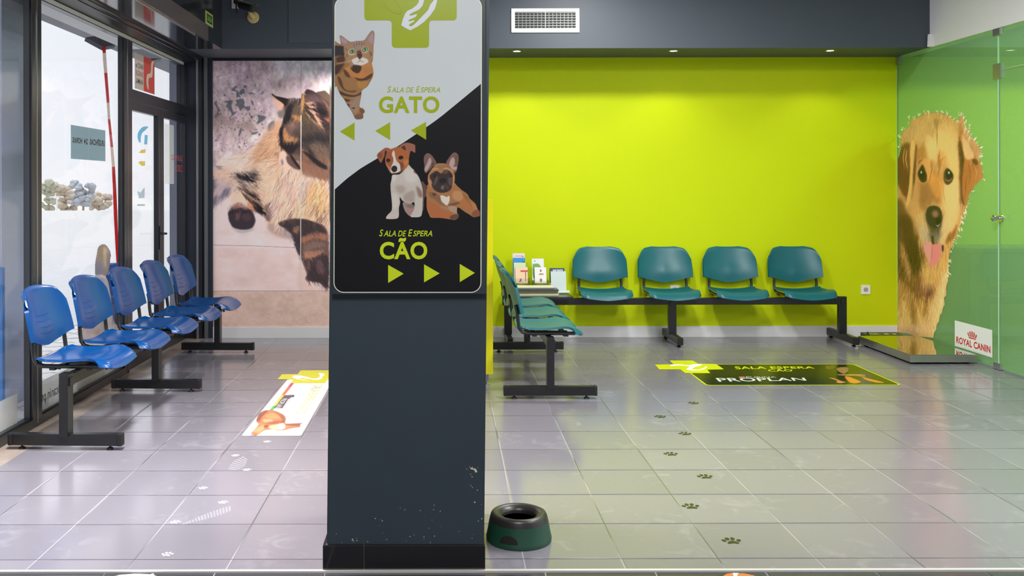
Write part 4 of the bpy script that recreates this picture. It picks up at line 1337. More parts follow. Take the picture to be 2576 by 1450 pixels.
c.poly(M3([(500, 890), (560, 940), (610, 1060), (570, 1080), (520, 980)]), (228, 150, 100), 3, 0.7)
c.poly(M3([(690, 960), (760, 940), (785, 1090), (700, 1100), (620, 1060)]), (66, 58, 62), 3, 0.9)
c.poly(M3([(250, 1070), (330, 990), (450, 1010), (560, 1040), (610, 1130), (625, 1220), (570, 1310), (440, 1330), (320, 1300), (270, 1230), (250, 1160)]), (58, 46, 54), 2.2)
c.poly(M3([(360, 1080), (420, 1060), (400, 1180), (350, 1190)]), (116, 84, 80), 3, 0.8)
c.poly(M3([(440, 1120), (540, 1090), (560, 1190), (470, 1200)]), (86, 62, 66), 3, 0.8)
c.poly(M3([(300, 990), (400, 940), (500, 1000), (560, 1040), (420, 1020), (310, 1040)]), (190, 140, 120), 3, 0.8)
c.poly(M3([(280, 1290), (420, 1345), (600, 1320), (560, 1350), (400, 1370)]), (120, 150, 158), 3, 0.45)
c.line([M3([(742, 1068)])[0], M3([(744, 1100)])[0]], 1.2, (235, 225, 220), 0.9)
c.poly([(672, 570), (700, 545), (742, 560), (770, 575), (770, 600), (720, 600), (690, 590)], (190, 160, 148), 6, 0.8)
c.fur(M3([(350, 540), (640, 470), (760, 800), (780, 1080), (620, 1060), (520, 880)]), 420, 12, 42, 18, 20, 1.6, 0.55, bias=-48)
c.fur(M3([(290, 950), (620, 960), (620, 1080), (280, 1060)]), 120, 8, 100, 12, 20, 1.4, 0.6, bias=-45)
# chest ruff
c.poly(M4([(-40, 150), (60, 90), (160, 160), (340, 180), (420, 160), (620, 260), (625, 820), (480, 720), (340, 690), (180, 700), (60, 740), (-30, 640), (-90, 420)]), (242, 206, 168), 4)
for p, cl in [([(0, 300), (160, 260), (230, 420), (60, 520), (-40, 480)], (250, 216, 182)), ([(150, 200), (300, 240), (330, 460), (220, 420)], (236, 196, 176)), ([(360, 250), (450, 250), (450, 380), (370, 380)], (206, 186, 182)),
              ([(440, 290), (600, 300), (610, 560), (500, 600), (430, 480)], (238, 190, 130)), ([(60, 460), (220, 440), (300, 560), (120, 690)], (238, 200, 172)), ([(350, 580), (450, 600), (610, 760), (480, 700)], (242, 196, 150)),
              ([(520, 420), (610, 430), (610, 520), (560, 520)], (250, 206, 150)), ([(20, 520), (110, 450), (130, 560), (40, 640)], (206, 172, 160))]:
    c.poly(M4(p), cl, 4, 0.8)
for p in [[(470, 540), (540, 490), (530, 560), (480, 570)], [(500, 640), (580, 630), (560, 700), (520, 690)], [(580, 590), (612, 560), (612, 660)], [(215, 640), (280, 590), (270, 640), (230, 670)], [(-20, 560), (40, 520), (70, 640), (30, 720), (-20, 660)]]:
    c.poly(M4(p), (110, 86, 80), 2.2, 0.85)
ruff = [(600, 400), (690, 330), (735, 380), (826, 440), (826, 570), (770, 555), (700, 560), (680, 520), (640, 440)]
c.fur(ruff, 2000, 24, lambda x, y: 150 - (x - 600) * 0.33, 24, 14, 1.7, 0.5)
c.fur([(560, 420), (640, 370), (700, 330), (700, 420), (640, 470), (590, 450)], 700, 16, 160, 18, 16, 1.3, 0.5)
c.fur([(700, 420), (826, 440), (826, 570), (700, 560)], 900, 26, 112, 26, 16, 2.0, 0.5)
c.fur(M3([(20, 560), (300, 600), (420, 740), (300, 790), (20, 1010)]), 400, 16, 120, 16, 25, 1.3, 0.5)
c.fur(M3([(300, 480), (680, 460), (760, 800), (720, 1080), (560, 1040), (400, 900), (300, 700)]), 600, 14, 38, 14, 20, 1.3, 0.5)
c.fur(M3([(360, 540), (640, 480), (700, 640), (600, 640), (440, 620)]), 200, 9, 35, 12, 20, 1.5, 0.6, bias=-50)
c.fur(M3([(420, 780), (640, 860), (780, 1060), (700, 1090), (560, 960)]), 220, 10, 45, 12, 20, 1.5, 0.6, bias=-50)
# front leg
c.poly(M4([(120, 730), (240, 690), (350, 690), (480, 720), (620, 830), (622, 1400), (560, 1340), (400, 1310), (410, 1250), (370, 1150), (330, 1040), (290, 960), (260, 870), (190, 790)]), (110, 84, 74), 2.2)
for p in [[(130, 740), (300, 690), (345, 740), (260, 820), (190, 780)], [(340, 690), (520, 740), (612, 830), (500, 810), (400, 860), (350, 890), (345, 780)], [(255, 820), (340, 780), (345, 1060), (300, 980)], [(380, 1100), (470, 1060), (620, 1060), (620, 1390), (540, 1340), (400, 1300), (420, 1240)]]:
    c.poly(M4(p), (54, 44, 48), 3, 0.85)
for p, cl in [([(270, 780), (330, 760), (320, 820), (280, 830)], (164, 122, 92)), ([(360, 870), (500, 830), (610, 850), (600, 900), (480, 880), (370, 930)], (176, 122, 92)), ([(380, 960), (480, 920), (600, 930), (560, 960), (440, 1000), (370, 1010)], (140, 118, 104)),
              ([(380, 1020), (520, 1010), (600, 1000), (500, 1070), (400, 1090)], (196, 140, 108)), ([(500, 1120), (560, 1110), (580, 1240), (520, 1230)], (110, 82, 84)), ([(415, 1110), (440, 1120), (440, 1210), (410, 1180)], (120, 92, 80))]:
    c.poly(M4(p), cl, 3, 0.85)
c.poly(M4([(340, 1100), (400, 1290), (380, 1310), (450, 1360), (570, 1370), (600, 1410), (330, 1410)]), (236, 208, 190), 3, 0.7)
c.poly(M4([(130, 770), (200, 800), (250, 870), (230, 880), (170, 830)]), (170, 168, 172), 4, 0.6)
c.fur(M4([(130, 730), (350, 690), (620, 830), (620, 1380), (400, 1300), (290, 960)]), 900, 12, 60, 15, 35, 1.2, 0.5)
# head
c.poly(M2([(340, 490), (380, 360), (500, 340), (640, 345), (720, 330), (1150, 270), (1150, 1460), (560, 1480), (440, 1420), (300, 1200), (250, 1120), (240, 940), (300, 780), (330, 640)]), (88, 72, 60), 1.6)
c.poly(M2([(100, 255), (170, 300), (300, 330), (400, 360), (380, 440), (345, 490), (300, 440), (200, 370), (130, 330)]), (40, 26, 28), 1.2)
c.poly(M2([(105, 290), (200, 370), (310, 450), (340, 500), (300, 560), (230, 570), (150, 440)]), (238, 190, 160), 2.5, 0.9)
c.poly(M2([(200, 590), (280, 560), (340, 500), (340, 620), (300, 700), (230, 690)]), (110, 102, 92), 4, 0.8)
c.poly(M2([(400, 470), (520, 380), (630, 350), (640, 400), (560, 430), (480, 560), (460, 680), (390, 800), (320, 820), (310, 700), (340, 620)]), (30, 26, 34), 2.0, 0.95)
c.poly(M2([(500, 430), (640, 400), (640, 620), (520, 640), (470, 620)]), (92, 78, 60), 4, 0.9)
c.poly(M2([(460, 640), (620, 660), (640, 740), (560, 730), (490, 690)]), (212, 148, 88), 2.6, 0.9)
c.poly(M2([(400, 760), (520, 750), (620, 830), (640, 900), (560, 1040), (440, 1060), (360, 950), (330, 850)]), (116, 94, 84), 4, 0.9)
c.poly(M2([(440, 780), (500, 790), (500, 860), (450, 860)]), (168, 128, 116), 3, 0.7)
c.poly(M2([(480, 930), (620, 890), (640, 1000), (520, 1020)]), (66, 52, 46), 4, 0.8)
c.poly(M2([(320, 890), (370, 910), (400, 990), (470, 1040), (560, 1060), (640, 1060), (620, 1090), (520, 1110), (430, 1150), (350, 1110), (315, 1060)]), (214, 156, 98), 2.2, 0.95)
c.poly(M2([(250, 900), (310, 850), (300, 1010), (340, 1120), (300, 1160), (255, 1100)]), (28, 24, 28), 2.2)
c.poly(M2([(230, 1160), (350, 1130), (480, 1130), (620, 1110), (630, 1200), (560, 1260), (500, 1300), (440, 1420), (330, 1280), (280, 1250)]), (34, 24, 30), 2.6)
c.poly(M2([(640, 760), (800, 800), (1000, 900), (1140, 880), (1140, 1440), (640, 1440)]), (74, 62, 56), 7, 0.8)
c.poly(M2([(860, 960), (1140, 1000), (1140, 1160), (900, 1130), (740, 1150), (640, 1120), (640, 1060)]), (40, 36, 40), 7, 0.85)
c.poly(M2([(760, 1190), (900, 1140), (1100, 1200), (1140, 1440), (960, 1430), (860, 1330)]), (118, 98, 82), 8, 0.85)
c.poly(M2([(720, 1230), (780, 1260), (850, 1340), (950, 1400), (990, 1460), (880, 1450), (780, 1340)]), (34, 28, 32), 3, 0.95)
c.poly(M2([(650, 1250), (690, 1260), (760, 1330), (700, 1390), (650, 1330)]), (188, 126, 88), 4, 0.9)
c.poly([(757, 392), (829, 396), (829, 450), (800, 446), (775, 430), (757, 424)], (134, 98, 76), 5, 0.9)
c.poly([(690, 385), (757, 392), (757, 418), (730, 410), (712, 400)], (150, 112, 92), 4, 0.5)
c.fur([(757, 380), (829, 385), (829, 455), (757, 430)], 300, 14, 80, 22, 20, 1.5, 0.5)
# big ear
c.poly(M2([(640, 300), (690, 250), (720, 200), (760, 180), (860, 215), (980, 300), (1080, 380), (1150, 480), (1150, 900), (1000, 870), (880, 800), (700, 700), (640, 600)]), (54, 42, 42), 1.5)
c.poly(M2([(655, 290), (695, 240), (690, 350), (680, 480), (665, 590), (640, 600), (642, 420)]), (200, 150, 86), 2.0, 0.95)
c.poly(M2([(740, 260), (860, 250), (980, 360), (1020, 440), (940, 480), (820, 440), (720, 420)]), (96, 74, 74), 7, 0.9)
c.poly(M2([(660, 600), (720, 560), (760, 680), (860, 800), (760, 790), (670, 720)]), (84, 74, 44), 5, 0.8)
for p in [[(720, 420), (860, 400), (830, 450), (760, 470)], [(760, 470), (930, 510), (800, 520)], [(740, 540), (840, 560), (980, 630), (880, 620), (960, 720), (1010, 850), (940, 810), (860, 660), (820, 600)], [(700, 580), (780, 650), (870, 760), (960, 820), (900, 810), (800, 720)]]:
    c.poly(M2(p), (206, 164, 132), 1.8, 0.92)
c.poly(M2([(850, 550), (1000, 520), (1090, 560), (1080, 640), (1000, 640), (920, 590)]), (14, 10, 16), 4, 0.9)
c.poly(M2([(860, 430), (960, 410), (1040, 480), (960, 500)]), (30, 20, 26), 5, 0.9)
c.poly(M2([(980, 320), (1100, 420), (1150, 520), (1150, 680), (1110, 560), (1060, 450)]), (120, 84, 66), 2.5, 0.9)
c.poly(M2([(1050, 700), (1140, 690), (1140, 780)]), (176, 106, 80), 3, 0.9)
c.fur(M2([(340, 400), (640, 350), (640, 1200), (260, 1200), (250, 900), (330, 640)]), 800, 12, 105, 14, 22, 1.1, 0.5)
c.fur(M2([(650, 620), (1140, 860), (1140, 1440), (650, 1440)]), 900, 14, 60, 12, 28, 1.2, 0.5)
c.fur(M2([(660, 300), (760, 190), (1140, 500), (1140, 880), (700, 700)]), 500, 12, 40, 10, 18, 1.1, 0.5)
# muzzle and whiskers
c.poly(M4([(130, 30), (160, 0), (190, 10), (210, 60), (260, 140), (230, 170), (200, 210), (160, 150), (130, 110)]), (248, 214, 188), 2)
c.poly(M4([(145, 100), (165, 85), (175, 125), (160, 150)]), (130, 122, 140), 1.5, 0.7)
c.poly(M4([(200, 60), (240, 60), (340, 150), (340, 190), (290, 180), (220, 130)]), (96, 72, 66), 2, 0.9)
c.poly(M4([(240, 40), (260, 90), (330, 180), (345, 170), (270, 60)]), (24, 20, 22), 1.4, 0.9)
c.poly(M4([(350, 100), (430, 130), (520, 200), (600, 250), (600, 290), (480, 270), (400, 260), (350, 200)]), (150, 108, 84), 5, 0.8)
c.poly(M4([(360, 0), (440, 30), (560, 120), (610, 150), (610, 190), (520, 150), (430, 70)]), (28, 22, 26), 3, 0.9)
for p in [[(135, 110), (60, 130), (0, 170)], [(130, 90), (50, 85), (-30, 100)], [(140, 120), (60, 180), (-10, 290)], [(150, 130), (60, 220), (0, 400)], [(130, 110), (30, 130), (-40, 210)],
          [(245, 160), (235, 280), (228, 440)], [(265, 180), (280, 340), (320, 500)], [(280, 190), (300, 330), (325, 500), (335, 600)], [(300, 200), (360, 360), (450, 610)], [(290, 200), (300, 350), (310, 480)], [(270, 190), (265, 260), (300, 420)]]:
    c.line(M4(p), 1.0, (252, 228, 216), 0.75)
for p in [[(890, 340), (800, 360), (700, 355)], [(890, 400), (760, 450), (650, 465)], [(890, 480), (760, 540), (620, 530), (560, 480)], [(860, 560), (760, 640), (650, 660), (560, 610), (500, 530)]]:
    c.line(M3(p), 1.0, (250, 222, 204), 0.75)
c.line([M2([(20, 660)])[0], M2([(180, 810)])[0]], 0.8, (225, 215, 220), 0.5)
c.img = np.clip(c.img, 0, 255) * np.array([1.02, 0.985, 1.03])
mural = empty('cat_mural', (float(on_y(YB)(680, 500)[0]), YB, 0.1), 'large photo mural of a long-haired tabby cat lying down on the far wall', 'mural')
fM = on_y(YB - 0.006)
MURG = 1.1
c.mesh('printed_panel', fM, MURG, parent=mural, rough=0.4)
c2 = Canvas(829, 153, 1009, 824, 0.3, (96, 76, 66), seed=5)
c2.poly([(800, 150), (1020, 150), (1020, 240), (900, 250), (829, 215)], (226, 226, 224), 8)
c2.poly([(829, 560), (1020, 500), (1020, 826), (829, 826)], (236, 212, 200), 5)
c2.poly([(829, 732), (1020, 732), (1020, 826), (829, 826)], (220, 194, 172), 2, sm=False)
c2.noise(9, 20)
c2.mesh('printed_panel', fM, MURG, parent=mural, rough=0.4)
f2 = on_y(YB - 0.0068)
SEAM = mat('seam_white', (225, 222, 222), 0.4)
flat('seam', [[(756.2, 290), (758.6, 290), (757.0, 733), (755.2, 733)]], f2, SEAM, mural)
flat('seam', [[(757.0, 154), (758.0, 154), (758.0, 290), (757.0, 290)], [(535, 732), (1005, 731), (1005, 732), (535, 733)]], f2, mat('seam_grey', (176, 166, 164), 0.5), mural)
keep(Bx('panel_core', ((534.5 - CX) * YB / F, XM - 0.002, YB - 0.0055, YB - 0.001, 0.098, 2.512), WHITE), mural)
struct(Bx('baseboard_left', ((522 - CX) * YB / F, XM - 0.001, YB - 0.02, YB, 0, 0.097), mat('white_skirting', 0)))

# ------------------------------------------------------------------ cat and puppies on the sign
C5 = Zm(840, 60, 5.8)
c = Canvas(838, 68, 948, 304, 2.0, None, seed=7)
c.poly(C5([(12, 300), (40, 270), (100, 300), (85, 200), (85, 170), (130, 185), (215, 250), (260, 262), (350, 245), (440, 240), (480, 190), (530, 120), (565, 98), (590, 130), (592, 200), (585, 270), (578, 320), (578, 400), (568, 520), (555, 580), (575, 680), (572, 760), (520, 860), (480, 920), (410, 970), (400, 1040), (375, 1180), (380, 1220), (420, 1230), (450, 1270), (440, 1305), (425, 1320), (430, 1360), (410, 1385), (350, 1395), (310, 1380), (290, 1340), (250, 1260), (200, 1190), (150, 1100), (100, 1040), (60, 960), (35, 900), (12, 885)]), (150, 108, 66), 0.4, grow=True)
for p, cl, b, a in [
    ([(12, 330), (60, 320), (145, 340), (150, 460), (80, 480), (12, 470)], (38, 34, 42), 1.2, 0.95),
    ([(12, 480), (150, 480), (160, 600), (90, 720), (12, 700)], (120, 80, 48), 2, 0.9),
    ([(40, 500), (140, 470), (150, 540), (60, 560)], (64, 42, 34), 1.5, 0.9), ([(20, 620), (110, 590), (150, 570), (60, 720), (20, 740)], (60, 40, 32), 2, 0.9),
    ([(85, 180), (130, 190), (215, 255), (200, 330), (120, 300), (95, 240)], (150, 120, 122), 1.5, 0.95), ([(100, 200), (180, 240), (180, 290), (120, 270)], (176, 146, 150), 1.5, 0.7),
    ([(455, 240), (530, 130), (565, 105), (585, 150), (585, 270), (570, 320), (520, 300)], (150, 120, 116), 1.5, 0.95), ([(500, 230), (560, 140), (580, 200), (560, 290)], (176, 148, 142), 1.5, 0.6),
    ([(150, 330), (260, 265), (440, 245), (560, 330), (565, 500), (500, 580), (400, 610), (300, 600), (200, 560), (155, 450)], (158, 122, 92), 2.0, 0.95),
    ([(260, 270), (350, 250), (440, 250), (420, 330), (340, 400), (270, 360)], (148, 126, 116), 2, 0.8),
    ([(210, 400), (260, 360), (310, 390), (310, 440), (250, 460), (215, 440)], (208, 186, 158), 1.4, 0.9), ([(405, 370), (450, 335), (500, 350), (500, 400), (450, 425), (410, 410)], (206, 186, 160), 1.4, 0.9),
    ([(335, 440), (345, 395), (390, 390), (405, 430), (410, 470), (380, 520), (345, 480)], (92, 56, 42), 1.0, 0.95),
    ([(345, 455), (375, 440), (410, 460), (385, 500), (370, 500)], (66, 40, 34), 0.8, 0.9),
    ([(260, 530), (340, 490), (375, 520), (420, 490), (490, 520), (500, 560), (430, 600), (370, 612), (300, 595)], (214, 206, 200), 1.4, 0.95),
    ([(150, 660), (240, 620), (420, 610), (560, 560), (575, 680), (560, 780), (400, 800), (300, 780), (200, 740)], (186, 120, 62), 2.5, 0.95),
    ([(240, 640), (300, 600), (400, 620), (380, 700), (330, 720), (260, 680)], (48, 30, 24), 1.6, 0.9), ([(140, 660), (200, 700), (240, 780), (180, 770), (150, 720)], (72, 46, 32), 1.4, 0.8),
    ([(300, 780), (380, 800), (440, 790), (520, 740), (565, 720), (540, 790), (440, 830), (360, 830)], (60, 36, 26), 1.2, 0.8),
    ([(340, 850), (420, 830), (500, 860), (440, 940), (360, 930)], (176, 126, 62), 2, 0.8), ([(420, 650), (540, 620), (560, 690), (450, 730)], (166, 116, 70), 2, 0.8),
    ([(60, 760), (110, 820), (150, 940), (240, 980), (330, 970), (280, 1000), (150, 970), (70, 860)], (74, 52, 38), 1.5, 0.85),
    ([(80, 980), (200, 1030), (320, 1040), (400, 990), (390, 1030), (300, 1065), (200, 1060), (100, 1030)], (60, 42, 34), 1.2, 0.9),
    ([(150, 1090), (240, 1110), (300, 1090), (280, 1130), (170, 1130)], (66, 46, 36), 1.0, 0.9), ([(190, 1170), (250, 1180), (230, 1200), (200, 1200)], (66, 46, 36), 0.8, 0.9),
    ([(240, 1110), (390, 1060), (370, 1200), (330, 1320), (290, 1300), (230, 1200)], (152, 128, 112), 2.2, 0.8), ([(255, 1225), (310, 1220), (290, 1245)], (76, 52, 40), 0.8, 0.9),
    ([(380, 1240), (440, 1260), (440, 1300), (390, 1300)], (104, 72, 54), 1.5, 0.9), ([(300, 1340), (400, 1310), (430, 1350), (410, 1385), (330, 1390)], (112, 80, 64), 1.5, 0.9)]:
    c.poly(C5(p), cl, b * 0.55, a, within=None)
c.poly(C5([(225, 405), (262, 370), (305, 395), (305, 425), (265, 438), (235, 430)]), (40, 34, 30), 0.3)
c.poly(C5([(232, 405), (265, 377), (298, 397), (298, 420), (265, 432), (240, 425)]), (120, 168, 112), 0.3)
c.poly(C5([(262, 385), (276, 390), (278, 412), (268, 420), (260, 405)]), (20, 26, 22), 0.3)
c.poly(C5([(412, 380), (450, 342), (492, 352), (492, 388), (450, 410), (420, 402)]), (40, 34, 30), 0.3)
c.poly(C5([(420, 378), (452, 349), (486, 357), (486, 385), (452, 402), (428, 396)]), (128, 176, 120), 0.3)
c.poly(C5([(448, 355), (462, 360), (464, 382), (454, 390), (446, 375)]), (20, 26, 22), 0.3)
for p in [[(378, 505), (378, 540), (330, 572)], [(378, 540), (400, 545), (436, 562)]]: c.line(C5(p), 1.0, (56, 34, 34), 0.9)
for p in [[(290, 290), (300, 350)], [(330, 270), (335, 330)], [(370, 262), (368, 320)], [(405, 255), (400, 320)], [(200, 440), (180, 500)], [(510, 380), (540, 450), (520, 500)], [(420, 300), (450, 280)], [(170, 350), (200, 400)], [(540, 400), (555, 480)]]:
    c.line(C5(p), 1.5, (84, 60, 52), 0.6)
c.fur(c.al, 900, 3.2, 95, 16, 30, 0.5, 0.5)
for p in [[(250, 530), (150, 560), (40, 580)], [(250, 540), (140, 575), (60, 582)], [(250, 580), (210, 640), (190, 700)], [(265, 590), (235, 660), (225, 690)], [(275, 590), (260, 650), (258, 700)]]:
    c.line(C5(p), 0.5, (225, 205, 185), 0.6)
c.al *= (np.arange(c.W)[None] / c.res + c.x0 > 841.5)
ag = 1.0
SIGNP = mat('sign_picture', (255, 255, 255), 0.25, attr='print')
o = c.mesh('cat_picture', fSo(0.0019), ag, cut=True, m=SIGNP, parent=sign)

D1 = Zm(940, 350, 6.905)
D2 = Zm(1055, 370, 7.63)
c = Canvas(944, 352, 1213, 556, 2.0, None, seed=8)
# jack russell puppy
G = dict(grow=True)
c.poly(D1([(830, 740), (890, 780), (925, 850), (915, 980), (880, 1040), (870, 1220), (830, 1240), (800, 1000)]), (92, 66, 56), 0.4, **G)
c.poly(D1([(510, 1100), (600, 1090), (720, 1180), (720, 1300), (640, 1345), (560, 1280), (515, 1180)]), (150, 128, 120), 0.5, **G)
c.poly(D1([(640, 1220), (720, 1230), (700, 1330), (640, 1335), (605, 1290)]), (164, 122, 116), 0.6)
c.poly(D1([(330, 620), (450, 610), (560, 500), (600, 440), (660, 500), (720, 560), (800, 690), (840, 830), (855, 950), (850, 1150), (840, 1300), (800, 1355), (660, 1360), (645, 1320), (700, 1230), (705, 1100), (640, 1120), (510, 1080), (455, 1010), (460, 1110), (440, 1200), (440, 1330), (400, 1385), (230, 1390), (215, 1360), (250, 1310), (310, 1240), (315, 1120), (300, 960), (290, 800), (310, 700)]), (188, 180, 172), 0.4, **G)
for p, cl, b, a in [([(380, 820), (500, 800), (560, 880), (480, 960), (400, 900)], (158, 142, 132), 8, 0.7), ([(740, 820), (830, 900), (850, 1000), (780, 1000)], (122, 96, 84), 5, 0.8), ([(540, 960), (700, 900), (700, 1100), (600, 1100), (520, 1060)], (150, 134, 128), 6, 0.7),
      ([(560, 520), (700, 560), (760, 700), (640, 760), (540, 680)], (204, 198, 192), 8, 0.8), ([(700, 540), (740, 580), (790, 670), (760, 620), (700, 580)], (120, 66, 40), 1.2, 0.95), ([(320, 640), (400, 640), (340, 760)], (206, 202, 198), 5, 0.8),
      ([(330, 960), (420, 980), (420, 1180), (340, 1200)], (200, 194, 184), 5, 0.8), ([(230, 1320), (400, 1290), (410, 1370), (240, 1380)], (198, 182, 174), 3, 0.8), ([(560, 1150), (690, 1140), (690, 1200), (600, 1190)], (110, 92, 88), 4, 0.7)]:
    c.poly(D1(p), cl, b * (0.4 if b > 2.5 else 0.18), a)
c.poly(D1([(60, 270), (140, 195), (210, 150), (280, 165), (270, 200), (210, 260), (160, 360), (125, 415), (80, 350)]), (150, 88, 56), 0.4, **G)
c.poly(D1([(455, 130), (510, 80), (590, 62), (700, 90), (722, 120), (722, 240), (650, 205), (620, 260), (540, 180)]), (146, 92, 72), 0.4, **G)
c.poly(D1([(205, 200), (290, 175), (400, 140), (470, 130), (560, 190), (625, 240), (615, 330), (610, 430), (580, 480), (520, 550), (440, 595), (340, 608), (290, 585), (240, 500), (205, 430), (200, 330)]), (164, 92, 48), 0.4, **G)
for p, cl, b, a in [([(480, 140), (540, 120), (560, 190), (530, 190)], (66, 36, 34), 2, 0.9), ([(200, 205), (230, 210), (215, 290), (190, 330), (190, 260)], (40, 26, 26), 2, 0.9), ([(70, 280), (130, 230), (150, 300), (110, 340)], (120, 64, 40), 3, 0.8),
      ([(240, 240), (320, 200), (330, 380), (300, 480), (240, 440), (215, 340)], (146, 76, 48), 5, 0.8), ([(220, 440), (300, 500), (290, 580), (250, 520)], (176, 120, 96), 4, 0.8), ([(430, 400), (520, 420), (500, 520), (440, 580), (450, 480)], (90, 56, 46), 5, 0.7),
      ([(320, 240), (345, 200), (365, 230), (375, 300), (400, 380), (450, 430), (465, 500), (460, 560), (400, 590), (330, 600), (295, 560), (310, 470), (340, 400), (340, 330), (320, 290)], (204, 196, 190), 1.2, 0.97),
      ([(305, 510), (340, 465), (390, 470), (410, 510), (395, 560), (350, 575), (315, 550)], (26, 22, 24), 0.8, 1), ([(330, 590), (400, 585), (440, 570), (500, 540), (520, 520), (500, 565), (420, 600), (350, 608)], (70, 44, 42), 1, 0.8),
      ([(430, 320), (460, 290), (510, 300), (515, 330), (480, 355), (440, 350)], (16, 14, 16), 0.8, 1), ([(218, 365), (240, 338), (282, 350), (290, 375), (260, 400), (230, 395)], (18, 15, 17), 0.8, 1), ([(520, 380), (600, 360), (600, 430), (540, 460)], (196, 120, 66), 6, 0.7)]:
    c.poly(D1(p), cl, b * 0.2, a)
# french bulldog puppy
c.poly(D2([(80, 250), (100, 160), (160, 115), (230, 150), (290, 230), (330, 320), (260, 380), (180, 460), (120, 505), (90, 440), (95, 350)]), (112, 86, 76), 0.4, **G)
c.poly(D2([(510, 320), (570, 200), (630, 125), (690, 102), (745, 150), (757, 230), (740, 330), (725, 430), (690, 495), (620, 430)]), (112, 86, 74), 0.4, **G)
c.poly(D2([(640, 690), (720, 740), (820, 830), (920, 900), (970, 990), (1070, 1080), (1120, 1190), (1160, 1240), (1160, 1320), (1110, 1340), (1040, 1350), (960, 1300), (860, 1240), (740, 1160), (725, 1260), (755, 1300), (750, 1360), (680, 1405), (600, 1395), (560, 1385), (400, 1365), (230, 1360), (180, 1290), (140, 1170), (135, 1000), (130, 900), (150, 780), (180, 720)]), (160, 108, 66), 0.4, **G)
c.poly(D2([(210, 460), (320, 330), (420, 310), (520, 325), (610, 390), (670, 480), (680, 600), (670, 690), (620, 780), (560, 850), (480, 895), (380, 890), (280, 850), (200, 780), (165, 680), (160, 560)]), (158, 112, 76), 0.4, **G)
for p, cl, b, a in [([(140, 330), (200, 200), (230, 260), (220, 330), (150, 450), (110, 470), (105, 410)], (186, 156, 156), 6, 0.9), ([(240, 300), (290, 300), (280, 360), (230, 400)], (84, 58, 50), 5, 0.7),
      ([(570, 340), (620, 210), (670, 220), (680, 320), (650, 380), (720, 380), (700, 440), (640, 430)], (184, 156, 154), 6, 0.9), ([(690, 170), (745, 190), (720, 330), (690, 330)], (96, 76, 62), 6, 0.8),
      ([(300, 400), (400, 350), (560, 350), (600, 420), (420, 430)], (138, 98, 70), 8, 0.7), ([(220, 430), (330, 400), (380, 420), (300, 440)], (190, 138, 92), 4, 0.8), ([(440, 420), (520, 395), (600, 430), (650, 500), (560, 440)], (196, 142, 96), 4, 0.8),
      ([(640, 560), (680, 560), (670, 700), (600, 780), (620, 680)], (196, 140, 88), 6, 0.8), ([(165, 600), (210, 640), (230, 760), (180, 720)], (186, 134, 86), 5, 0.8),
      ([(200, 560), (240, 510), (330, 460), (420, 510), (480, 450), (560, 450), (630, 530), (640, 650), (620, 780), (560, 850), (450, 880), (340, 860), (260, 790), (225, 680)], (44, 34, 34), 4, 0.95),
      ([(560, 590), (640, 590), (620, 740), (560, 700)], (90, 72, 66), 5, 0.8), ([(310, 590), (360, 570), (350, 640), (290, 740), (270, 720)], (110, 88, 80), 4, 0.6), ([(455, 440), (520, 440), (560, 480), (480, 520)], (110, 78, 60), 5, 0.7),
      ([(385, 640), (430, 600), (490, 610), (520, 650), (480, 690), (410, 690)], (22, 18, 20), 2, 1), ([(410, 770), (460, 730), (480, 780), (460, 820), (420, 810)], (112, 90, 86), 3, 0.9), ([(480, 700), (560, 760), (560, 830), (500, 780)], (70, 58, 58), 4, 0.8),
      ([(270, 560), (300, 520), (325, 560), (300, 590)], (18, 16, 18), 2, 1), ([(550, 540), (600, 510), (640, 560), (600, 590)], (40, 24, 24), 2, 1), ([(210, 610), (245, 680), (240, 710), (215, 680)], (186, 130, 100), 2, 0.8),
      ([(400, 940), (450, 930), (520, 960), (575, 940), (580, 1020), (560, 1080), (530, 1120), (490, 1100), (420, 1030)], (210, 204, 196), 2, 0.97),
      ([(190, 860), (300, 900), (400, 950), (420, 1060), (500, 1130), (400, 1100), (280, 1000), (200, 960)], (110, 80, 62), 7, 0.6), ([(560, 1110), (660, 1070), (780, 1060), (720, 1110), (580, 1140)], (96, 66, 54), 5, 0.8), ([(240, 880), (330, 900), (280, 950)], (60, 46, 42), 6, 0.7),
      ([(660, 850), (800, 860), (840, 980), (760, 1040), (640, 980)], (186, 138, 94), 10, 0.8), ([(820, 880), (920, 940), (960, 1040), (1010, 1160), (900, 1030)], (140, 92, 56), 6, 0.8), ([(780, 1040), (920, 1040), (980, 1150), (860, 1160)], (176, 104, 54), 8, 0.8),
      ([(140, 1050), (330, 1110), (420, 1190), (600, 1240), (650, 1290), (580, 1380), (300, 1360), (200, 1290)], (170, 96, 54), 7, 0.85), ([(560, 1130), (700, 1150), (720, 1270), (620, 1250), (560, 1200)], (170, 142, 120), 6, 0.85), ([(400, 1140), (540, 1150), (560, 1220), (440, 1190)], (156, 118, 100), 6, 0.8),
      ([(590, 1330), (700, 1290), (755, 1310), (740, 1370), (660, 1400), (600, 1390)], (88, 56, 50), 3, 0.85), ([(1000, 1280), (1100, 1200), (1160, 1240), (1150, 1320), (1050, 1345)], (124, 70, 50), 4, 0.8), ([(1010, 1090), (1080, 1100), (1110, 1200), (1040, 1180)], (176, 116, 72), 5, 0.8)]:
    c.poly(D2(p), cl, b * 0.16, a)
for x, y in ((303, 545), (560, 545), (322, 566)): c.line([D2([(x, y)])[0], D2([(x + 5, y + 8)])[0]], 0.8, (170, 175, 185), 0.7)
c.fur(c.al, 1500, 2.6, 100, 7, 30, 0.5, 0.45)
c.al *= (np.arange(c.W)[None] / c.res + c.x0 < 1210)
c.mesh('puppies_picture', fSo(0.0019), ag, cut=True, m=SIGNP, parent=sign)

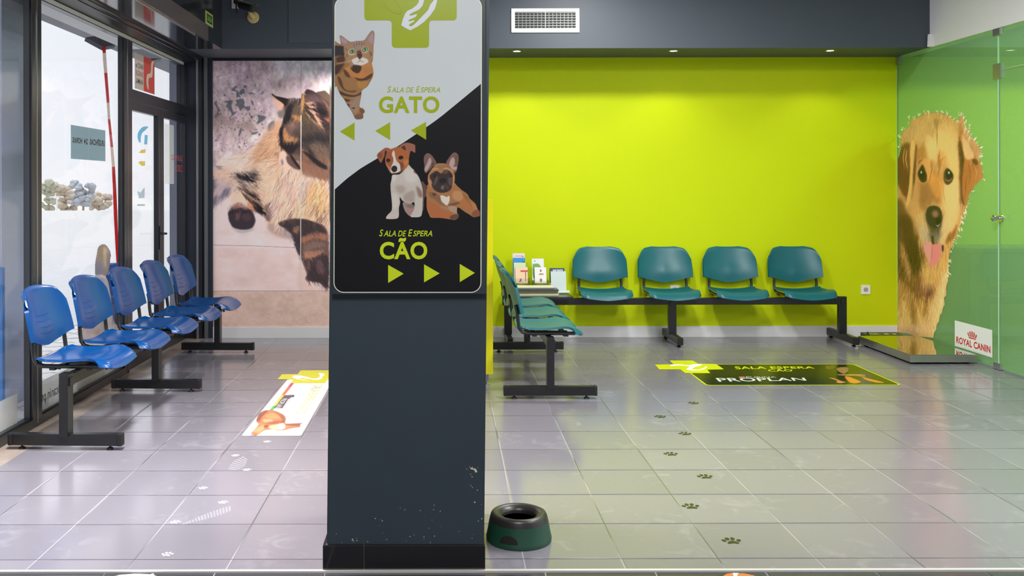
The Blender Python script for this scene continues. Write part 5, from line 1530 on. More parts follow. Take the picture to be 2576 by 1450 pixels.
# ------------------------------------------------------------------ golden retriever picture on the glass
A, B, E3 = Zm(2200, 240, 2.338), Zm(2250, 270, 4.833), Zm(2240, 540, 4.531)
c = Canvas(2258.2, 278, 2478, 852, 1.3, None, seed=9)
outl = [(2257, 402), (2262, 392), (2267, 372), (2266, 345), (2272, 331), (2280, 327), (2290, 316), (2292, 300), (2303, 299), (2316, 292), (2328, 284), (2335, 279), (2341, 284), (2360, 283), (2372, 287), (2384, 290), (2392, 296), (2400, 304), (2409, 308), (2414, 291), (2419, 289), (2425, 298), (2429, 310), (2430, 326), (2439, 321), (2436, 334), (2442, 345), (2453, 351), (2457, 364), (2468, 374), (2463, 383), (2468, 392), (2462, 398), (2467, 411), (2470, 432), (2474, 452), (2467, 450), (2457, 460), (2444, 480), (2437, 488), (2434, 505), (2431, 518), (2431, 531), (2426, 531), (2427, 544), (2421, 541), (2423, 558), (2416, 556), (2417, 576), (2410, 572), (2410, 592), (2401, 604), (2395, 616), (2390, 631), (2386, 651), (2390, 655), (2385, 663), (2388, 687), (2382, 689), (2386, 704), (2380, 723), (2381, 743), (2375, 749), (2377, 766), (2371, 777), (2370, 787), (2365, 792), (2362, 809), (2356, 818), (2355, 830), (2350, 837), (2348, 851), (2300, 846), (2285, 840), (2257, 836)]
body = c.poly(outl, (196, 150, 98), 0.5, grow=True, sm=False)
for k in range(len(outl) - 18):     # pale wispy fringe along the silhouette
    x, y = outl[k + 2]
    if x < 2262: continue
    for q in range(5):
        xx, yy2 = x + c.rng.uniform(-5, 1), y + c.rng.uniform(-4, 4)
        g = math.atan2(y - (430 if y < 480 else y - 6), x - 2360) + c.rng.uniform(-0.5, 0.5)
        if y > 480: g = math.radians(c.rng.uniform(35, 85))
        L = c.rng.uniform(5, 12)
        c.line([(xx, yy2), (xx + math.cos(g) * L, yy2 + math.sin(g) * L)], 1.9, (250, 232, 205), 0.85, grow=True)
def PP(T, lst):
    for p, cl, b, a in lst: c.poly(T(p), cl, b * 0.75, a)
PP(B, [([(140, 200), (330, 110), (420, 80), (560, 80), (700, 130), (780, 210), (790, 400), (260, 420), (120, 420)], (205, 164, 104), 5, 1),
       ([(150, 250), (260, 180), (330, 200), (250, 330), (200, 420), (130, 370)], (196, 156, 108), 4, 0.9),
       ([(330, 320), (420, 200), (500, 170), (510, 260), (480, 420), (360, 430), (290, 480), (270, 430)], (196, 158, 104), 5, 0.9),
       ([(510, 260), (620, 200), (740, 280), (790, 520), (790, 900), (700, 940), (660, 700), (560, 600), (500, 560), (480, 430)], (228, 184, 120), 7, 0.95),
       ([(480, 150), (540, 160), (515, 290), (505, 250)], (150, 116, 74), 2, 0.8),
       ([(360, 430), (500, 400), (480, 560), (440, 680), (390, 600), (360, 520)], (226, 186, 118), 5, 0.9),
       ([(240, 440), (360, 430), (370, 560), (330, 640), (260, 640)], (172, 122, 70), 5, 0.9),
       ([(250, 640), (340, 610), (420, 700), (440, 800), (380, 900), (300, 960), (240, 900)], (198, 140, 90), 5, 0.9),
       ([(540, 560), (640, 560), (660, 660), (620, 720), (560, 700)], (216, 160, 94), 3, 0.8), ([(440, 640), (470, 640), (440, 790), (420, 860)], (176, 110, 52), 3, 0.8), ([(535, 560), (560, 650), (550, 760), (530, 680)], (168, 110, 58), 2, 0.8),
       ([(400, 820), (540, 780), (600, 920), (560, 1040), (480, 1000), (420, 940)], (206, 140, 74), 6, 0.9), ([(600, 900), (720, 940), (790, 900), (790, 1200), (700, 1400), (560, 1200), (540, 1080)], (226, 178, 116), 8, 0.9),
       ([(260, 960), (380, 940), (440, 1020), (400, 1140), (280, 1180), (250, 1080)], (150, 102, 62), 8, 0.6), ([(480, 1000), (560, 1040), (560, 1160), (490, 1150), (430, 1040)], (160, 102, 58), 7, 0.55),
       ([(40, 600), (100, 450), (200, 440), (210, 640), (200, 900), (150, 1100), (60, 960), (40, 900)], (88, 52, 28), 4, 0.95),
       ([(110, 480), (190, 480), (200, 600), (150, 760), (110, 620)], (176, 130, 80), 3, 0.8), ([(200, 440), (240, 440), (245, 600), (220, 760), (200, 1000), (150, 1180), (110, 1240), (180, 960), (190, 700)], (214, 166, 104), 2, 0.95),
       ([(240, 540), (265, 440), (262, 640), (245, 900), (225, 1080), (205, 1100), (215, 800)], (84, 56, 34), 3, 0.85),
       ([(790, 200), (850, 330), (880, 500), (1000, 560), (1060, 760), (1080, 880), (980, 960), (900, 1080), (870, 1200), (810, 1060), (800, 800), (790, 500)], (176, 118, 66), 4, 0.95),
       ([(780, 420), (830, 460), (840, 700), (820, 900), (810, 1160), (790, 1150), (795, 900), (785, 600)], (64, 38, 22), 3, 0.9),
       ([(850, 380), (960, 440), (970, 580), (900, 640), (850, 560)], (206, 160, 110), 4, 0.85), ([(900, 440), (980, 460), (1010, 560), (940, 540)], (150, 100, 66), 4, 0.8), ([(940, 660), (1000, 640), (1000, 720), (960, 700)], (72, 44, 26), 2, 0.9),
       ([(830, 760), (960, 760), (900, 980), (870, 1180), (820, 1100)], (148, 84, 46), 6, 0.8), ([(1010, 640), (1060, 740), (1075, 880), (1020, 870), (1030, 760)], (206, 156, 120), 4, 0.7)])
# lower face, tongue, chest
PP(E3, [([(80, 40), (290, 60), (330, 300), (400, 460), (340, 640), (250, 700), (80, 640)], (84, 58, 30), 6, 0.95),
        ([(110, 120), (140, 200), (160, 360), (230, 560), (260, 720), (300, 880), (250, 840), (190, 640), (120, 420), (100, 240)], (176, 132, 90), 3, 0.9),
        ([(200, 280), (290, 330), (330, 480), (290, 640), (230, 520)], (58, 38, 16), 5, 0.9),
        ([(280, 0), (400, 0), (440, 180), (430, 330), (370, 310), (320, 220), (290, 120)], (206, 168, 120), 4, 0.95), ([(340, 120), (430, 160), (440, 300), (370, 300)], (190, 170, 148), 4, 0.8),
        ([(570, 0), (780, 0), (740, 240), (660, 360), (590, 340), (560, 330), (590, 180)], (214, 164, 102), 4, 0.95), ([(560, 60), (660, 40), (660, 220), (580, 330), (520, 300)], (226, 190, 144), 5, 0.9),
        ([(700, 180), (740, 110), (760, 140), (720, 260), (640, 330), (640, 260)], (130, 80, 40), 3, 0.85), ([(400, 20), (440, 160), (480, 240), (560, 200), (590, 60), (585, -20), (420, -40)], (60, 52, 44), 4, 0.85),
        ([(430, 210), (580, 200), (540, 310), (480, 320)], (100, 96, 88), 5, 0.8),
        ([(560, 560), (600, 380), (700, 300), (670, 420), (640, 600), (520, 800), (480, 760)], (214, 160, 92), 5, 0.9), ([(350, 480), (420, 560), (480, 600), (560, 580), (520, 760), (430, 760), (380, 640)], (206, 160, 96), 5, 0.9),
        ([(590, 640), (665, 560), (640, 780), (600, 1060), (560, 1130), (500, 1380), (460, 1400), (440, 1100), (540, 900)], (238, 208, 152), 8, 0.9),
        ([(80, 730), (180, 760), (240, 860), (250, 1000), (200, 1080), (80, 1080)], (176, 134, 82), 6, 0.9), ([(80, 640), (200, 700), (320, 780), (330, 900), (250, 860), (120, 740)], (104, 68, 32), 5, 0.85),
        ([(280, 640), (360, 700), (370, 800), (500, 800), (480, 900), (380, 940), (270, 960)], (120, 76, 46), 6, 0.9), ([(380, 810), (500, 800), (460, 900), (400, 910)], (124, 74, 66), 4, 0.7), ([(425, 840), (460, 850), (450, 885), (430, 880)], (76, 38, 34), 2, 0.8),
        ([(80, 1080), (240, 1060), (480, 1000), (540, 1100), (480, 1400), (80, 1360)], (214, 178, 118), 10, 0.85), ([(290, 960), (380, 940), (390, 1060), (350, 1140), (300, 1080)], (196, 150, 84), 5, 0.8), ([(230, 960), (290, 1040), (290, 1260), (230, 1160)], (130, 92, 46), 4, 0.8), ([(390, 960), (430, 1000), (410, 1120), (380, 1180)], (130, 88, 44), 4, 0.8), ([(130, 960), (180, 1000), (150, 1090)], (226, 190, 140), 3, 0.8),
        ([(90, 1290), (300, 1270), (260, 1380), (100, 1330)], (186, 146, 96), 6, 0.7)])
def ang(x, y):
    if y < 560 and x > 2412: return 100
    if y < 560: return 95 + (x - 2345) * 0.12
    return 88 + (x - 2330) * 0.12
c.fur(body, 5200, 13, ang, 20, 10, 1.1, 0.42)
c.fur(c.mask([(2258, 620), (2390, 620), (2350, 850), (2258, 840)], 0.1) * body, 1500, 24, lambda x, y: 92 - (x - 2320) * 0.15, 18, 14, 1.2, 0.55)
c.fur(c.mask([(2418, 320), (2470, 380), (2470, 460), (2430, 510)], 0.1) * body, 400, 14, 110, 16, 25, 1.0, 0.5)
C7 = Zm(2257, 270, 2.442)
for p, cl, b, a in [([(20, 260), (70, 240), (76, 400), (60, 545), (20, 500), (3, 400)], (104, 64, 36), 2, 0.75), ([(92, 200), (112, 240), (102, 400), (82, 560), (45, 632), (68, 520), (80, 380), (80, 260)], (226, 178, 116), 1, 0.9),
        ([(112, 240), (122, 250), (112, 400), (100, 520), (96, 420)], (96, 62, 36), 1, 0.8), ([(378, 180), (396, 330), (390, 540), (412, 600), (400, 480), (412, 330), (392, 230)], (74, 44, 26), 1.2, 0.9),
        ([(414, 330), (500, 335), (524, 430), (452, 500), (418, 600), (398, 520)], (178, 112, 62), 2, 0.7), ([(398, 170), (420, 200), (455, 250), (472, 300), (430, 322), (406, 260)], (232, 190, 140), 1.5, 0.75), ([(450, 200), (500, 240), (510, 290), (480, 300), (460, 250)], (196, 146, 100), 1.5, 0.8), ([(460, 320), (490, 320), (495, 352), (470, 345)], (84, 52, 32), 1, 0.8),
        ([(176, 170), (240, 215), (240, 330), (196, 300)], (236, 200, 142), 3, 0.7), ([(250, 140), (320, 170), (372, 280), (376, 420), (320, 380), (290, 280), (252, 240)], (238, 196, 130), 4, 0.65),
        ([(110, 130), (170, 90), (190, 160), (130, 260)], (210, 170, 112), 3, 0.6), ([(112, 270), (170, 250), (180, 320), (130, 360)], (178, 124, 72), 3, 0.6), ([(150, 340), (172, 312), (202, 330), (216, 420), (184, 450), (178, 380)], (222, 166, 100), 2, 0.75),
        ([(130, 480), (190, 462), (232, 505), (212, 590), (172, 640), (138, 600)], (150, 100, 62), 4, 0.6), ([(236, 440), (268, 520), (252, 592), (222, 540)], (168, 106, 58), 3, 0.6), ([(290, 480), (370, 440), (380, 640), (332, 770), (290, 640)], (244, 202, 144), 4, 0.75),
        ([(96, 480), (140, 500), (122, 700), (112, 800), (84, 620)], (206, 156, 104), 3, 0.7), ([(5, 560), (60, 640), (100, 820), (5, 820)], (78, 50, 28), 4, 0.75), ([(195, 430), (250, 430), (280, 480), (260, 560), (215, 520)], (222, 156, 86), 3, 0.6)]:
    c.poly(C7(p), cl, b, a)
for p, w_l, cl in [([(243, 110), (246, 170), (243, 240)], 3, (170, 128, 82)), ([(262, 260), (254, 310), (262, 360), (248, 420), (236, 450)], 3, (170, 108, 56)), ([(296, 305), (272, 322), (268, 350), (290, 362)], 2.5, (176, 116, 62)),
                  ([(205, 330), (214, 380), (200, 440), (180, 480)], 2.5, (160, 100, 54)), ([(128, 350), (140, 330), (160, 322)], 2.2, (110, 70, 44)), ([(280, 470), (286, 540), (300, 600)], 2, (206, 140, 76)),
                  ([(60, 260), (52, 320), (66, 390)], 2.4, (212, 168, 116)), ([(46, 250), (36, 310), (44, 380)], 2.2, (196, 150, 104)), ([(435, 340), (450, 400), (440, 470)], 2, (132, 76, 42)), ([(470, 350), (490, 400), (480, 440)], 2, (206, 146, 96)), ([(425, 420), (420, 500), (415, 560)], 2, (126, 70, 40))]:
    c.line(C7(p), w_l / 1.2, cl, 0.7)
c.fur(body, 2600, 8, ang, 12, 12, 0.8, 0.35)
PP(B, [([(285, 800), (310, 740), (345, 700), (370, 760), (395, 830), (385, 900), (330, 910), (295, 860)], (52, 36, 26), 1.5, 1), ([(300, 790), (330, 760), (370, 800), (360, 870), (315, 860)], (22, 16, 14), 1, 1),
       ([(600, 800), (640, 740), (700, 790), (720, 850), (690, 920), (640, 945), (605, 900)], (70, 50, 38), 1.5, 0.95), ([(625, 790), (660, 755), (700, 800), (700, 850), (660, 880), (630, 850)], (26, 20, 18), 1, 1)])
c.line(B([(615, 870), (640, 895), (680, 890), (695, 860)]), 1.2, (190, 170, 165), 0.6)
for x, y in ((326, 792), (662, 797)): c.poly(B([(x - 9, y - 14), (x + 9, y - 14), (x + 9, y + 12), (x - 9, y + 12)]), (150, 195, 205), 0.6)
# tongue, nose
c.poly(E3([(375, 345), (400, 322), (470, 320), (480, 340), (560, 335), (585, 335), (580, 420), (550, 520), (500, 585), (450, 570), (410, 480)]), (226, 128, 136), 1.0)
c.poly(E3([(380, 350), (470, 325), (465, 500), (455, 560), (415, 480)]), (240, 152, 154), 1.5, 0.8)
c.line(E3([(478, 325), (472, 440), (462, 570)]), 1.6, (176, 92, 100), 0.8)
c.poly(E3([(585, 360), (605, 350), (605, 410), (592, 425)]), (40, 30, 24), 1)
c.poly(B([(385, 1300), (400, 1230), (450, 1200), (520, 1205), (565, 1250), (580, 1340), (560, 1430), (500, 1470), (440, 1450), (395, 1380)]), (48, 40, 34), 1.3)
c.poly(B([(460, 1275), (510, 1255), (535, 1290), (520, 1340), (470, 1330)]), (176, 122, 102), 2.6, 0.75)
c.poly(B([(500, 1360), (560, 1340), (560, 1410), (520, 1430)]), (18, 14, 14), 1.5)
c.line(E3([(520, 120), (540, 135), (568, 100)]), 1.6, (170, 190, 205), 0.8)
c.poly(E3([(470, 250), (490, 250), (495, 330), (475, 330)]), (44, 34, 26), 1.2)
dog = empty('dog_picture', tuple(float(a) for a in fR(2350, 840)), 'life size golden retriever picture with its tongue out stuck on the green glass', 'picture')
c.img *= np.array([1.04, 1.0, 0.97])
c.mesh('cut_out_print', on_x(XR - 0.0016), 1.3, cut=True, parent=dog, m=mat('sticker_picture', (255, 255, 255), 0.3, attr='print'))

# ------------------------------------------------------------------ floor decals
fF = on_z(0.0012)
Q = Zm(580, 900, 6.592)
# white cat waiting room decal: outline in floor metres
def floorpt(px, py):
    a = on_z(0.0)(px, py); return float(a[0]), float(a[1])
wx0, wy0 = floorpt(607, 1097.5); wx1, _ = floorpt(757, 1097.5); wx0b, wy1 = floorpt(703, 978)
W0, W1 = wx0, wx1
wy1 = floorpt(720, 957)[1] + 0.02
wd = empty('floor_decal', ((W0 + W1) / 2, wy0, 0), 'white floor decal with rainbow stripe, sleeping cat and pale green cross', 'floor decal')
DW = mat('decal_white', (240, 240, 242), 0.3)
def f_fl(z):
    def f(u, v):
        u = np.asarray(u, float); v = np.asarray(v, float)
        return np.stack([u, v, 0 * u + z], -1)
    return f
flat('decal_ground', [rrect(W0, wy0, W1, wy1, 0.02)], f_fl(0.0010), DW, wd)
# rainbow stripe
sxp = W0 + 0.045
stripe = [((205, 80, 110), wy1 - 0.25), ((225, 120, 80), wy1 - 0.5), ((230, 190, 90), wy1 - 0.80), ((90, 170, 100), wy1 - 0.92), ((90, 120, 215), wy0 + 0.30), ((170, 160, 225), wy0 + 0.0)]
yp_ = wy1 - 0.06
for i, (cl, ye) in enumerate(stripe):
    flat('stripe', [[(sxp, ye), (sxp + 0.022, ye), (sxp + 0.022, yp_), (sxp, yp_)]], f_fl(0.0013), mat('stripe_%s' % 'abcdef'[i], cl, 0.35), wd)
    yp_ = ye
DG = mat('decal_green', (222, 216, 40), 0.3)
gx0_, gy0_ = floorpt(699, 955.5); gy1_ = floorpt(740, 945.5)[1] if False else None
ya_ = floorpt(700, 955.5)[1]; yb2_ = floorpt(720, 942.5)[1]; yc_ = floorpt(760, 932.8)[1]; yd_ = floorpt(750, 965)[1]
cxm = (W0 + W1) / 2
hw1, hw2 = cxm - floorpt(698, 955.5)[0], 0.0
hw2 = cxm - floorpt(741, 965)[0]
hw2 = max(0.12, hw2)
crs = []
def rc(pts, r=0.02): return pts
cr_ = [(cxm - hw1, ya_), (cxm - hw2, ya_), (cxm - hw2, yd_), (cxm + hw2, yd_), (cxm + hw2, ya_), (cxm + hw1, ya_), (cxm + hw1, yb2_), (cxm + hw2, yb2_), (cxm + hw2, yc_), (cxm - hw2, yc_), (cxm - hw2, yb2_), (cxm - hw1, yb2_)]
flat('green_cross', [cr_], f_fl(0.0016), DG, wd)
q1 = [floorpt(*p) for p in Q([(1015, 320), (1060, 300), (1150, 300), (1250, 320), (1350, 350), (1430, 350), (1470, 330), (1480, 300), (1450, 265), (1500, 258), (1560, 275), (1560, 300), (1520, 320), (1520, 350), (1470, 375), (1380, 378), (1280, 360), (1180, 345), (1130, 350), (1230, 370), (1320, 388), (1240, 385), (1110, 365), (1040, 345)])]
flat('white_hands', [q1], f_fl(0.0020), DW, wd)
# lettering running along the decal, read from the pillar side
def f_w(z):
    def f(u, v):  # u reading direction -> toward the camera (-y), v up -> +x
        u = np.asarray(u, float); v = np.asarray(v, float)
        return np.stack([0 * u + W0 + (W1 - W0) * (1 - v), wy1 + (wy0 - wy1) * u, 0 * u + z], -1)
    return f
yA = floorpt(800, 970.5)[1]; yB_ = floorpt(750, 1042.5)[1]
u0 = (wy1 - yA) / (wy1 - wy0); u1 = (wy1 - yB_) / (wy1 - wy0)
lettering('lettering', [('SALA ESPERA GATO', u0, 0.16, u1, 0.34)], f_w(0.0014), mat('decal_text_green', (205, 208, 80), 0.4), wd, bold=-0.006)
# product block
bk = [floorpt(*p) for p in Q([(722, 843), (835, 700), (895, 628), (1062, 622), (1050, 662), (1000, 665), (870, 845)])]
flat('print_block', [bk], f_fl(0.0013), mat('decal_grey', (96, 84, 90), 0.4), wd)
bk = [floorpt(*p) for p in Q([(860, 845), (960, 690), (1010, 690), (960, 770), (910, 845)])]
flat('print_block_pale', [bk], f_fl(0.0015), mat('decal_mauve', (215, 190, 205), 0.4), wd)
yA = floorpt(708, 1004)[1]; yB_ = floorpt(695, 1026.5)[1]
def f_w2(u, v):
    u = np.asarray(u, float); v = np.asarray(v, float)
    a0, a1 = floorpt(693, 1027), floorpt(708, 1004)
    X_ = a0[0] + (a1[0] - a0[0]) * 0.5
    return np.stack([X_ + 0.03 + 0.035 * (1 - v) * 1.0 - 0.03 + 0 * u, a1[1] + (a0[1] - a1[1]) * u, 0 * u + 0.0019], -1)
lettering('lettering', [('PROPLAN', 0.0, 0.0, 1.0, 1.0)], f_w2, mat('decal_pale_text', (225, 222, 225), 0.4), wd)
# sleeping cat
c = Canvas(630, 1028, 766, 1098, 1.6, None, seed=12)
c.poly(Q([(425, 1060), (455, 960), (530, 890), (640, 872), (760, 890), (880, 950), (920, 1020), (905, 1090), (1060, 1090), (1190, 1085), (1150, 1120), (1150, 1155), (1000, 1175), (850, 1210), (700, 1195), (560, 1210), (470, 1270), (400, 1300), (345, 1255), (400, 1190), (470, 1110)]), (196, 120, 80), 0.5, grow=True)
for p, cl in [([(430, 1050), (470, 950), (560, 890), (620, 890), (520, 980), (480, 1050)], (120, 70, 60)), ([(560, 960), (760, 910), (860, 960), (820, 1010), (640, 1010)], (222, 146, 96)), ([(520, 1060), (700, 1050), (900, 1050), (880, 1090), (640, 1110)], (150, 84, 62)), ([(680, 890), (860, 950), (910, 1040), (860, 1060), (800, 960)], (140, 84, 66)), ([(540, 1030), (660, 1020), (700, 1050), (560, 1080)], (232, 168, 126)),
              ([(640, 1130), (850, 1110), (820, 1190), (680, 1190)], (236, 196, 160)), ([(780, 1110), (880, 1090), (900, 1170), (800, 1190)], (250, 238, 232)), ([(900, 1095), (1150, 1095), (1120, 1140), (930, 1120)], (130, 78, 70)), ([(560, 1130), (630, 1120), (600, 1160), (540, 1160)], (104, 62, 50)), ([(400, 1190), (540, 1120), (540, 1190), (430, 1270), (360, 1260)], (226, 158, 110)), ([(370, 1250), (440, 1230), (420, 1290)], (176, 100, 66))]:
    c.poly(Q(p), cl, 1.2, 0.85)
c.fur(c.al, 300, 7, 20, 16, 30, 0.8, 0.5)
c.mesh('cat_picture', on_z(0.0017), 1.0, cut=True, parent=wd, m=mat('decal_picture', (255, 255, 255), 0.3, attr='print'))

# black dog waiting room decal
K = Zm(1600, 880, 3.68)
kx0, ky0 = floorpt(1776, 970.5); kx1, ky1 = floorpt(2148, 916.8)
kx1 = floorpt(2263, 967)[0]
bd = empty('floor_decal', ((kx0 + kx1) / 2, ky0, 0), 'black floor decal with lime border, lime cross and sitting puppies', 'floor decal')
DL = mat('decal_lime', (205, 215, 10), 0.3)
DB = mat('decal_black', (30, 36, 18), 0.14, ior=1.6)
flat('decal_border', [rrect(kx0, ky0, kx1, ky1, 0.03)], f_fl(0.0010), DL, bd)
flat('decal_ground', [rrect(kx0 + 0.012, ky0 + 0.012, kx1 - 0.012, ky1 - 0.012, 0.025)], f_fl(0.0014), DB, bd)
cx_l = [(310, 103), (525, 103), (575, 133), (740, 135), (815, 185), (660, 188), (688, 220), (455, 220), (410, 186), (215, 186), (175, 142), (345, 137)]
flat('green_cross', [[floorpt(*p) for p in K(cx_l)]], f_fl(0.0018), DL, bd)
hands = [(310, 158), (330, 142), (400, 138), (480, 148), (540, 136), (610, 138), (605, 152), (560, 160), (530, 172), (520, 186), (580, 188), (630, 172), (645, 158), (662, 162), (640, 182), (590, 195), (520, 198), (470, 190), (470, 175), (500, 160), (430, 152), (370, 152)]
flat('white_hands', [[floorpt(*p) for p in K(hands)]], f_fl(0.0022), DW, bd)
def quad_map(cs, z):
    """photo quad (tl,tr,br,bl) -> floor, bilinear in floor metres"""
    P = [np.array(floorpt(*p)) for p in cs]
    def f(u, v):
        u = np.asarray(u, float)[..., None]; v = np.asarray(v, float)[..., None]
        g = P[0] * (1 - u) * (1 - v) + P[1] * u * (1 - v) + P[2] * u * v + P[3] * (1 - u) * v
        return np.concatenate([g, 0 * u + z], -1)
    return f
lettering('lettering', [('SALA ESPERA', 0, 0, 1, 1)], quad_map(K([(908, 158), (1640, 158), (1655, 178), (925, 184)]), 0.0019), DL, bd, bold=0.02)
lettering('lettering', [('CÃO', 0, 0, 1, 1)], quad_map(K([(1215, 181), (1435, 181), (1455, 204), (1230, 206)]), 0.0019), DL, bd, bold=0.02)
PW = mat('decal_print_white', (205, 208, 200), 0.35)
lettering('lettering', [('PROPLAN', 0, 0, 1, 1)], quad_map(K([(735, 266), (1555, 262), (1580, 290), (770, 300)]), 0.0019), PW, bd, bold=0.015)
lettering('lettering', [('PURINA', 0, 0, 1, 1)], quad_map(K([(1015, 252), (1290, 252), (1300, 262), (1025, 264)]), 0.0019), PW, bd)
flat('print_emblem', [[floorpt(*p) for p in K([(950, 253), (1005, 252), (1015, 268), (960, 269)])]], f_fl(0.0019), mat('emblem_red', (176, 110, 90), 0.4), bd)
c = Canvas(2070, 916, 2236, 970, 1.5, None, seed=14)
for p, cl in [([(1750, 155), (1800, 145), (1850, 150), (1830, 180), (1770, 185)], (110, 92, 30)), ([(1860, 170), (1940, 160), (1970, 185), (1930, 225), (1870, 200)], (150, 112, 70)), ([(1870, 228), (2090, 228), (2110, 246), (1900, 240)], (190, 140, 80)), ([(1780, 262), (1830, 262), (1900, 290), (1950, 300), (1900, 312), (1850, 305), (1860, 290)], (196, 128, 80)), ([(1930, 245), (2000, 260), (2080, 295), (2060, 312), (1980, 308)], (205, 130, 50)), ([(2090, 248), (2150, 265), (2300, 305), (2230, 308), (2120, 280)], (205, 130, 60)), ([(2080, 255), (2020, 240), (2100, 240), (2130, 260)], (150, 100, 50))]:
    c.poly(K(p), cl, 0.8, 1, grow=True)
c.fur(c.al, 200, 6, 15, 14, 40, 0.8, 0.5)
c.al *= 1
c.mesh('puppies_picture', on_z(0.0018), 1.0, cut=True, parent=bd, m=mat('decal_picture', 0))

# paw prints
def paw(px, py, wpx, m, label, group, rot=0.0, mirror=False):
    x, y = floorpt(px, py)
    size = wpx * y / F / 2
    o = []
    def el(cx, cy, rx, ry, a=0):
        pts = []
        for k in range(16):
            t = 2 * math.pi * k / 16
            u, v = rx * math.cos(t), ry * math.sin(t)
            u, v = u * math.cos(a) - v * math.sin(a), u * math.sin(a) + v * math.cos(a)
            pts.append((cx + u, cy + v))
        return pts
    shapes = [el(-0.78, 0.10, 0.22, 0.30, 0.4), el(-0.32, 0.55, 0.22, 0.34, 0.1), el(0.25, 0.58, 0.22, 0.34, -0.1), el(0.76, 0.15, 0.22, 0.30, -0.4)]
    pad = smooth_loop([(-0.52, -0.72), (-0.60, -0.45), (-0.35, -0.18), (0.0, 0.10), (0.34, -0.15), (0.60, -0.42), (0.52, -0.70), (0.25, -0.66), (0.0, -0.58), (-0.25, -0.66)], 3)
    r = math.radians(rot)
    def T(p): return (x + size * (p[0] * math.cos(r) - p[1] * math.sin(r)), y + size * 1.05 * (p[0] * math.sin(r) + p[1] * math.cos(r)))
    ob = flat('paw_print', [[T(p) for p in s] for s in shapes + [pad]], f_fl(0.0012), m, None)
    localise(ob, (x, y, 0))
    tag(ob, label, 'paw print decal', group)
PG, PWm = mat('paw_olive', (44, 50, 14), 0.3), mat('paw_white', (244, 244, 246), 0.35)
where = ['just below the black floor decal', 'second in the dark trail counted from the black decal', 'third in the dark trail counted from the black decal', 'in the middle of the dark trail', 'fifth in the dark trail counted from the black decal', 'next to last in the dark trail, above the largest one', 'largest of the dark trail beside the tile edge at the front']
for (px, py, wp), s in zip([(1745, 1015, 28), (1661, 1049, 30), (1724, 1092, 33), (1688, 1143, 36), (1774, 1200, 39), (1738, 1275, 44), (1841, 1362, 48)], where):
    paw(px, py, wp, PG, 'dark olive paw print ' + s, 'dark paw prints on the tiles')
where = ['just below the white floor decal', 'left of a dusty shoe mark, second from the white decal', 'third from the white decal, on a tile joint', 'fourth from the white decal, at a joint crossing', 'above the long dusty shoe print', 'at the lower end of the long shoe print', 'largest of the white trail at the front of the floor']
for (px, py, wp), s in zip([(672, 1112, 20), (592, 1147, 21), (621, 1183, 23), (511, 1229, 24), (561, 1265, 26), (441, 1315, 27), (421, 1396, 30)], where):
    paw(px, py, wp, PWm, 'white paw print ' + s, 'white paw prints on the tiles')
# decals cut by the lower picture edge
o1 = flat('cat_floor_decal', [[(x, y) for x, y in [floorpt(*p) for p in [(262, 1462), (275, 1452), (300, 1444), (340, 1441), (372, 1442), (392, 1446), (410, 1456), (440, 1500), (250, 1510)]]]], f_fl(-0.0045), mat('decal_cat_white', (228, 228, 234), 0.3))
localise(o1, (*floorpt(340, 1460), -0.006)); tag(o1, 'white decal with a pink ear cut off at the bottom edge on dark tiles', 'floor decal')
oo = flat('pink_ear', [[floorpt(*p) for p in [(352, 1453), (384, 1440.5), (389, 1443), (376, 1458)]]], f_fl(-0.0040), mat('decal_pink', (225, 185, 195), 0.3)); keep(oo, o1)
oo = flat('lilac_patch', [[floorpt(*p) for p in [(298, 1452), (318, 1446), (332, 1449), (326, 1460)]]], f_fl(-0.0040), mat('decal_lilac', (190, 190, 215), 0.3)); keep(oo, o1)
o2 = flat('dog_floor_decal', [[floorpt(*p) for p in [(1800, 1452), (1815, 1443), (1842, 1439), (1872, 1440), (1896, 1445), (1912, 1456), (1920, 1500), (1790, 1500)]]], f_fl(-0.0045), mat('decal_orange', (186, 110, 50), 0.3))
localise(o2, (*floorpt(1855, 1460), -0.006)); tag(o2, 'orange brown dog head decal cut off at the bottom edge on dark tiles', 'floor decal')
oo = flat('white_blaze', [[floorpt(*p) for p in [(1843, 1439.5), (1858, 1439.5), (1854, 1446), (1866, 1460), (1850, 1460)]]], f_fl(-0.0040), mat('decal_cream', (232, 222, 205), 0.3)); keep(oo, o2)
oo = flat('dark_edge', [[floorpt(*p) for p in [(1792, 1455), (1812, 1443), (1830, 1440), (1818, 1447), (1806, 1462)]]], f_fl(-0.0040), mat('decal_dark_green', (36, 46, 24), 0.3)); keep(oo, o2)
# dusty shoe prints
def dust(name, quad, label, m, n=10):
    lo = []
    P = [np.array(p, float) for p in quad]
    rg = random.Random(len(label))
    for k in range(n):
        t0, t1 = k / n, (k + 0.62) / n
        a = P[0] + (P[1] - P[0]) * t0; b_ = P[3] + (P[2] - P[3]) * t0; c_ = P[3] + (P[2] - P[3]) * t1; d_ = P[0] + (P[1] - P[0]) * t1
        w_ = 0.5 + 0.5 * math.sin(math.pi * (k + 0.7) / (n + 0.4))
        mid = (a + b_) / 2; mid2 = (c_ + d_) / 2
        lo.append([floorpt(*(mid + (a - mid) * w_)), floorpt(*(mid + (b_ - mid) * w_)), floorpt(*(mid2 + (c_ - mid2) * w_)), floorpt(*(mid2 + (d_ - mid2) * w_))])
    o = flat(name, lo, f_fl(0.0007), m)
    p = floorpt(*((P[0] + P[2]) / 2)); localise(o, (*p, 0))
    tag(o, label, 'shoe print')
DUST = mat('dust_film', (196, 194, 204), 0.6, alpha=0.22)
dust('shoe_print', [(458, 1318), (582, 1268), (584, 1290), (462, 1322)], 'long faint dusty shoe print with sole ridges near the white paws', DUST, 16)
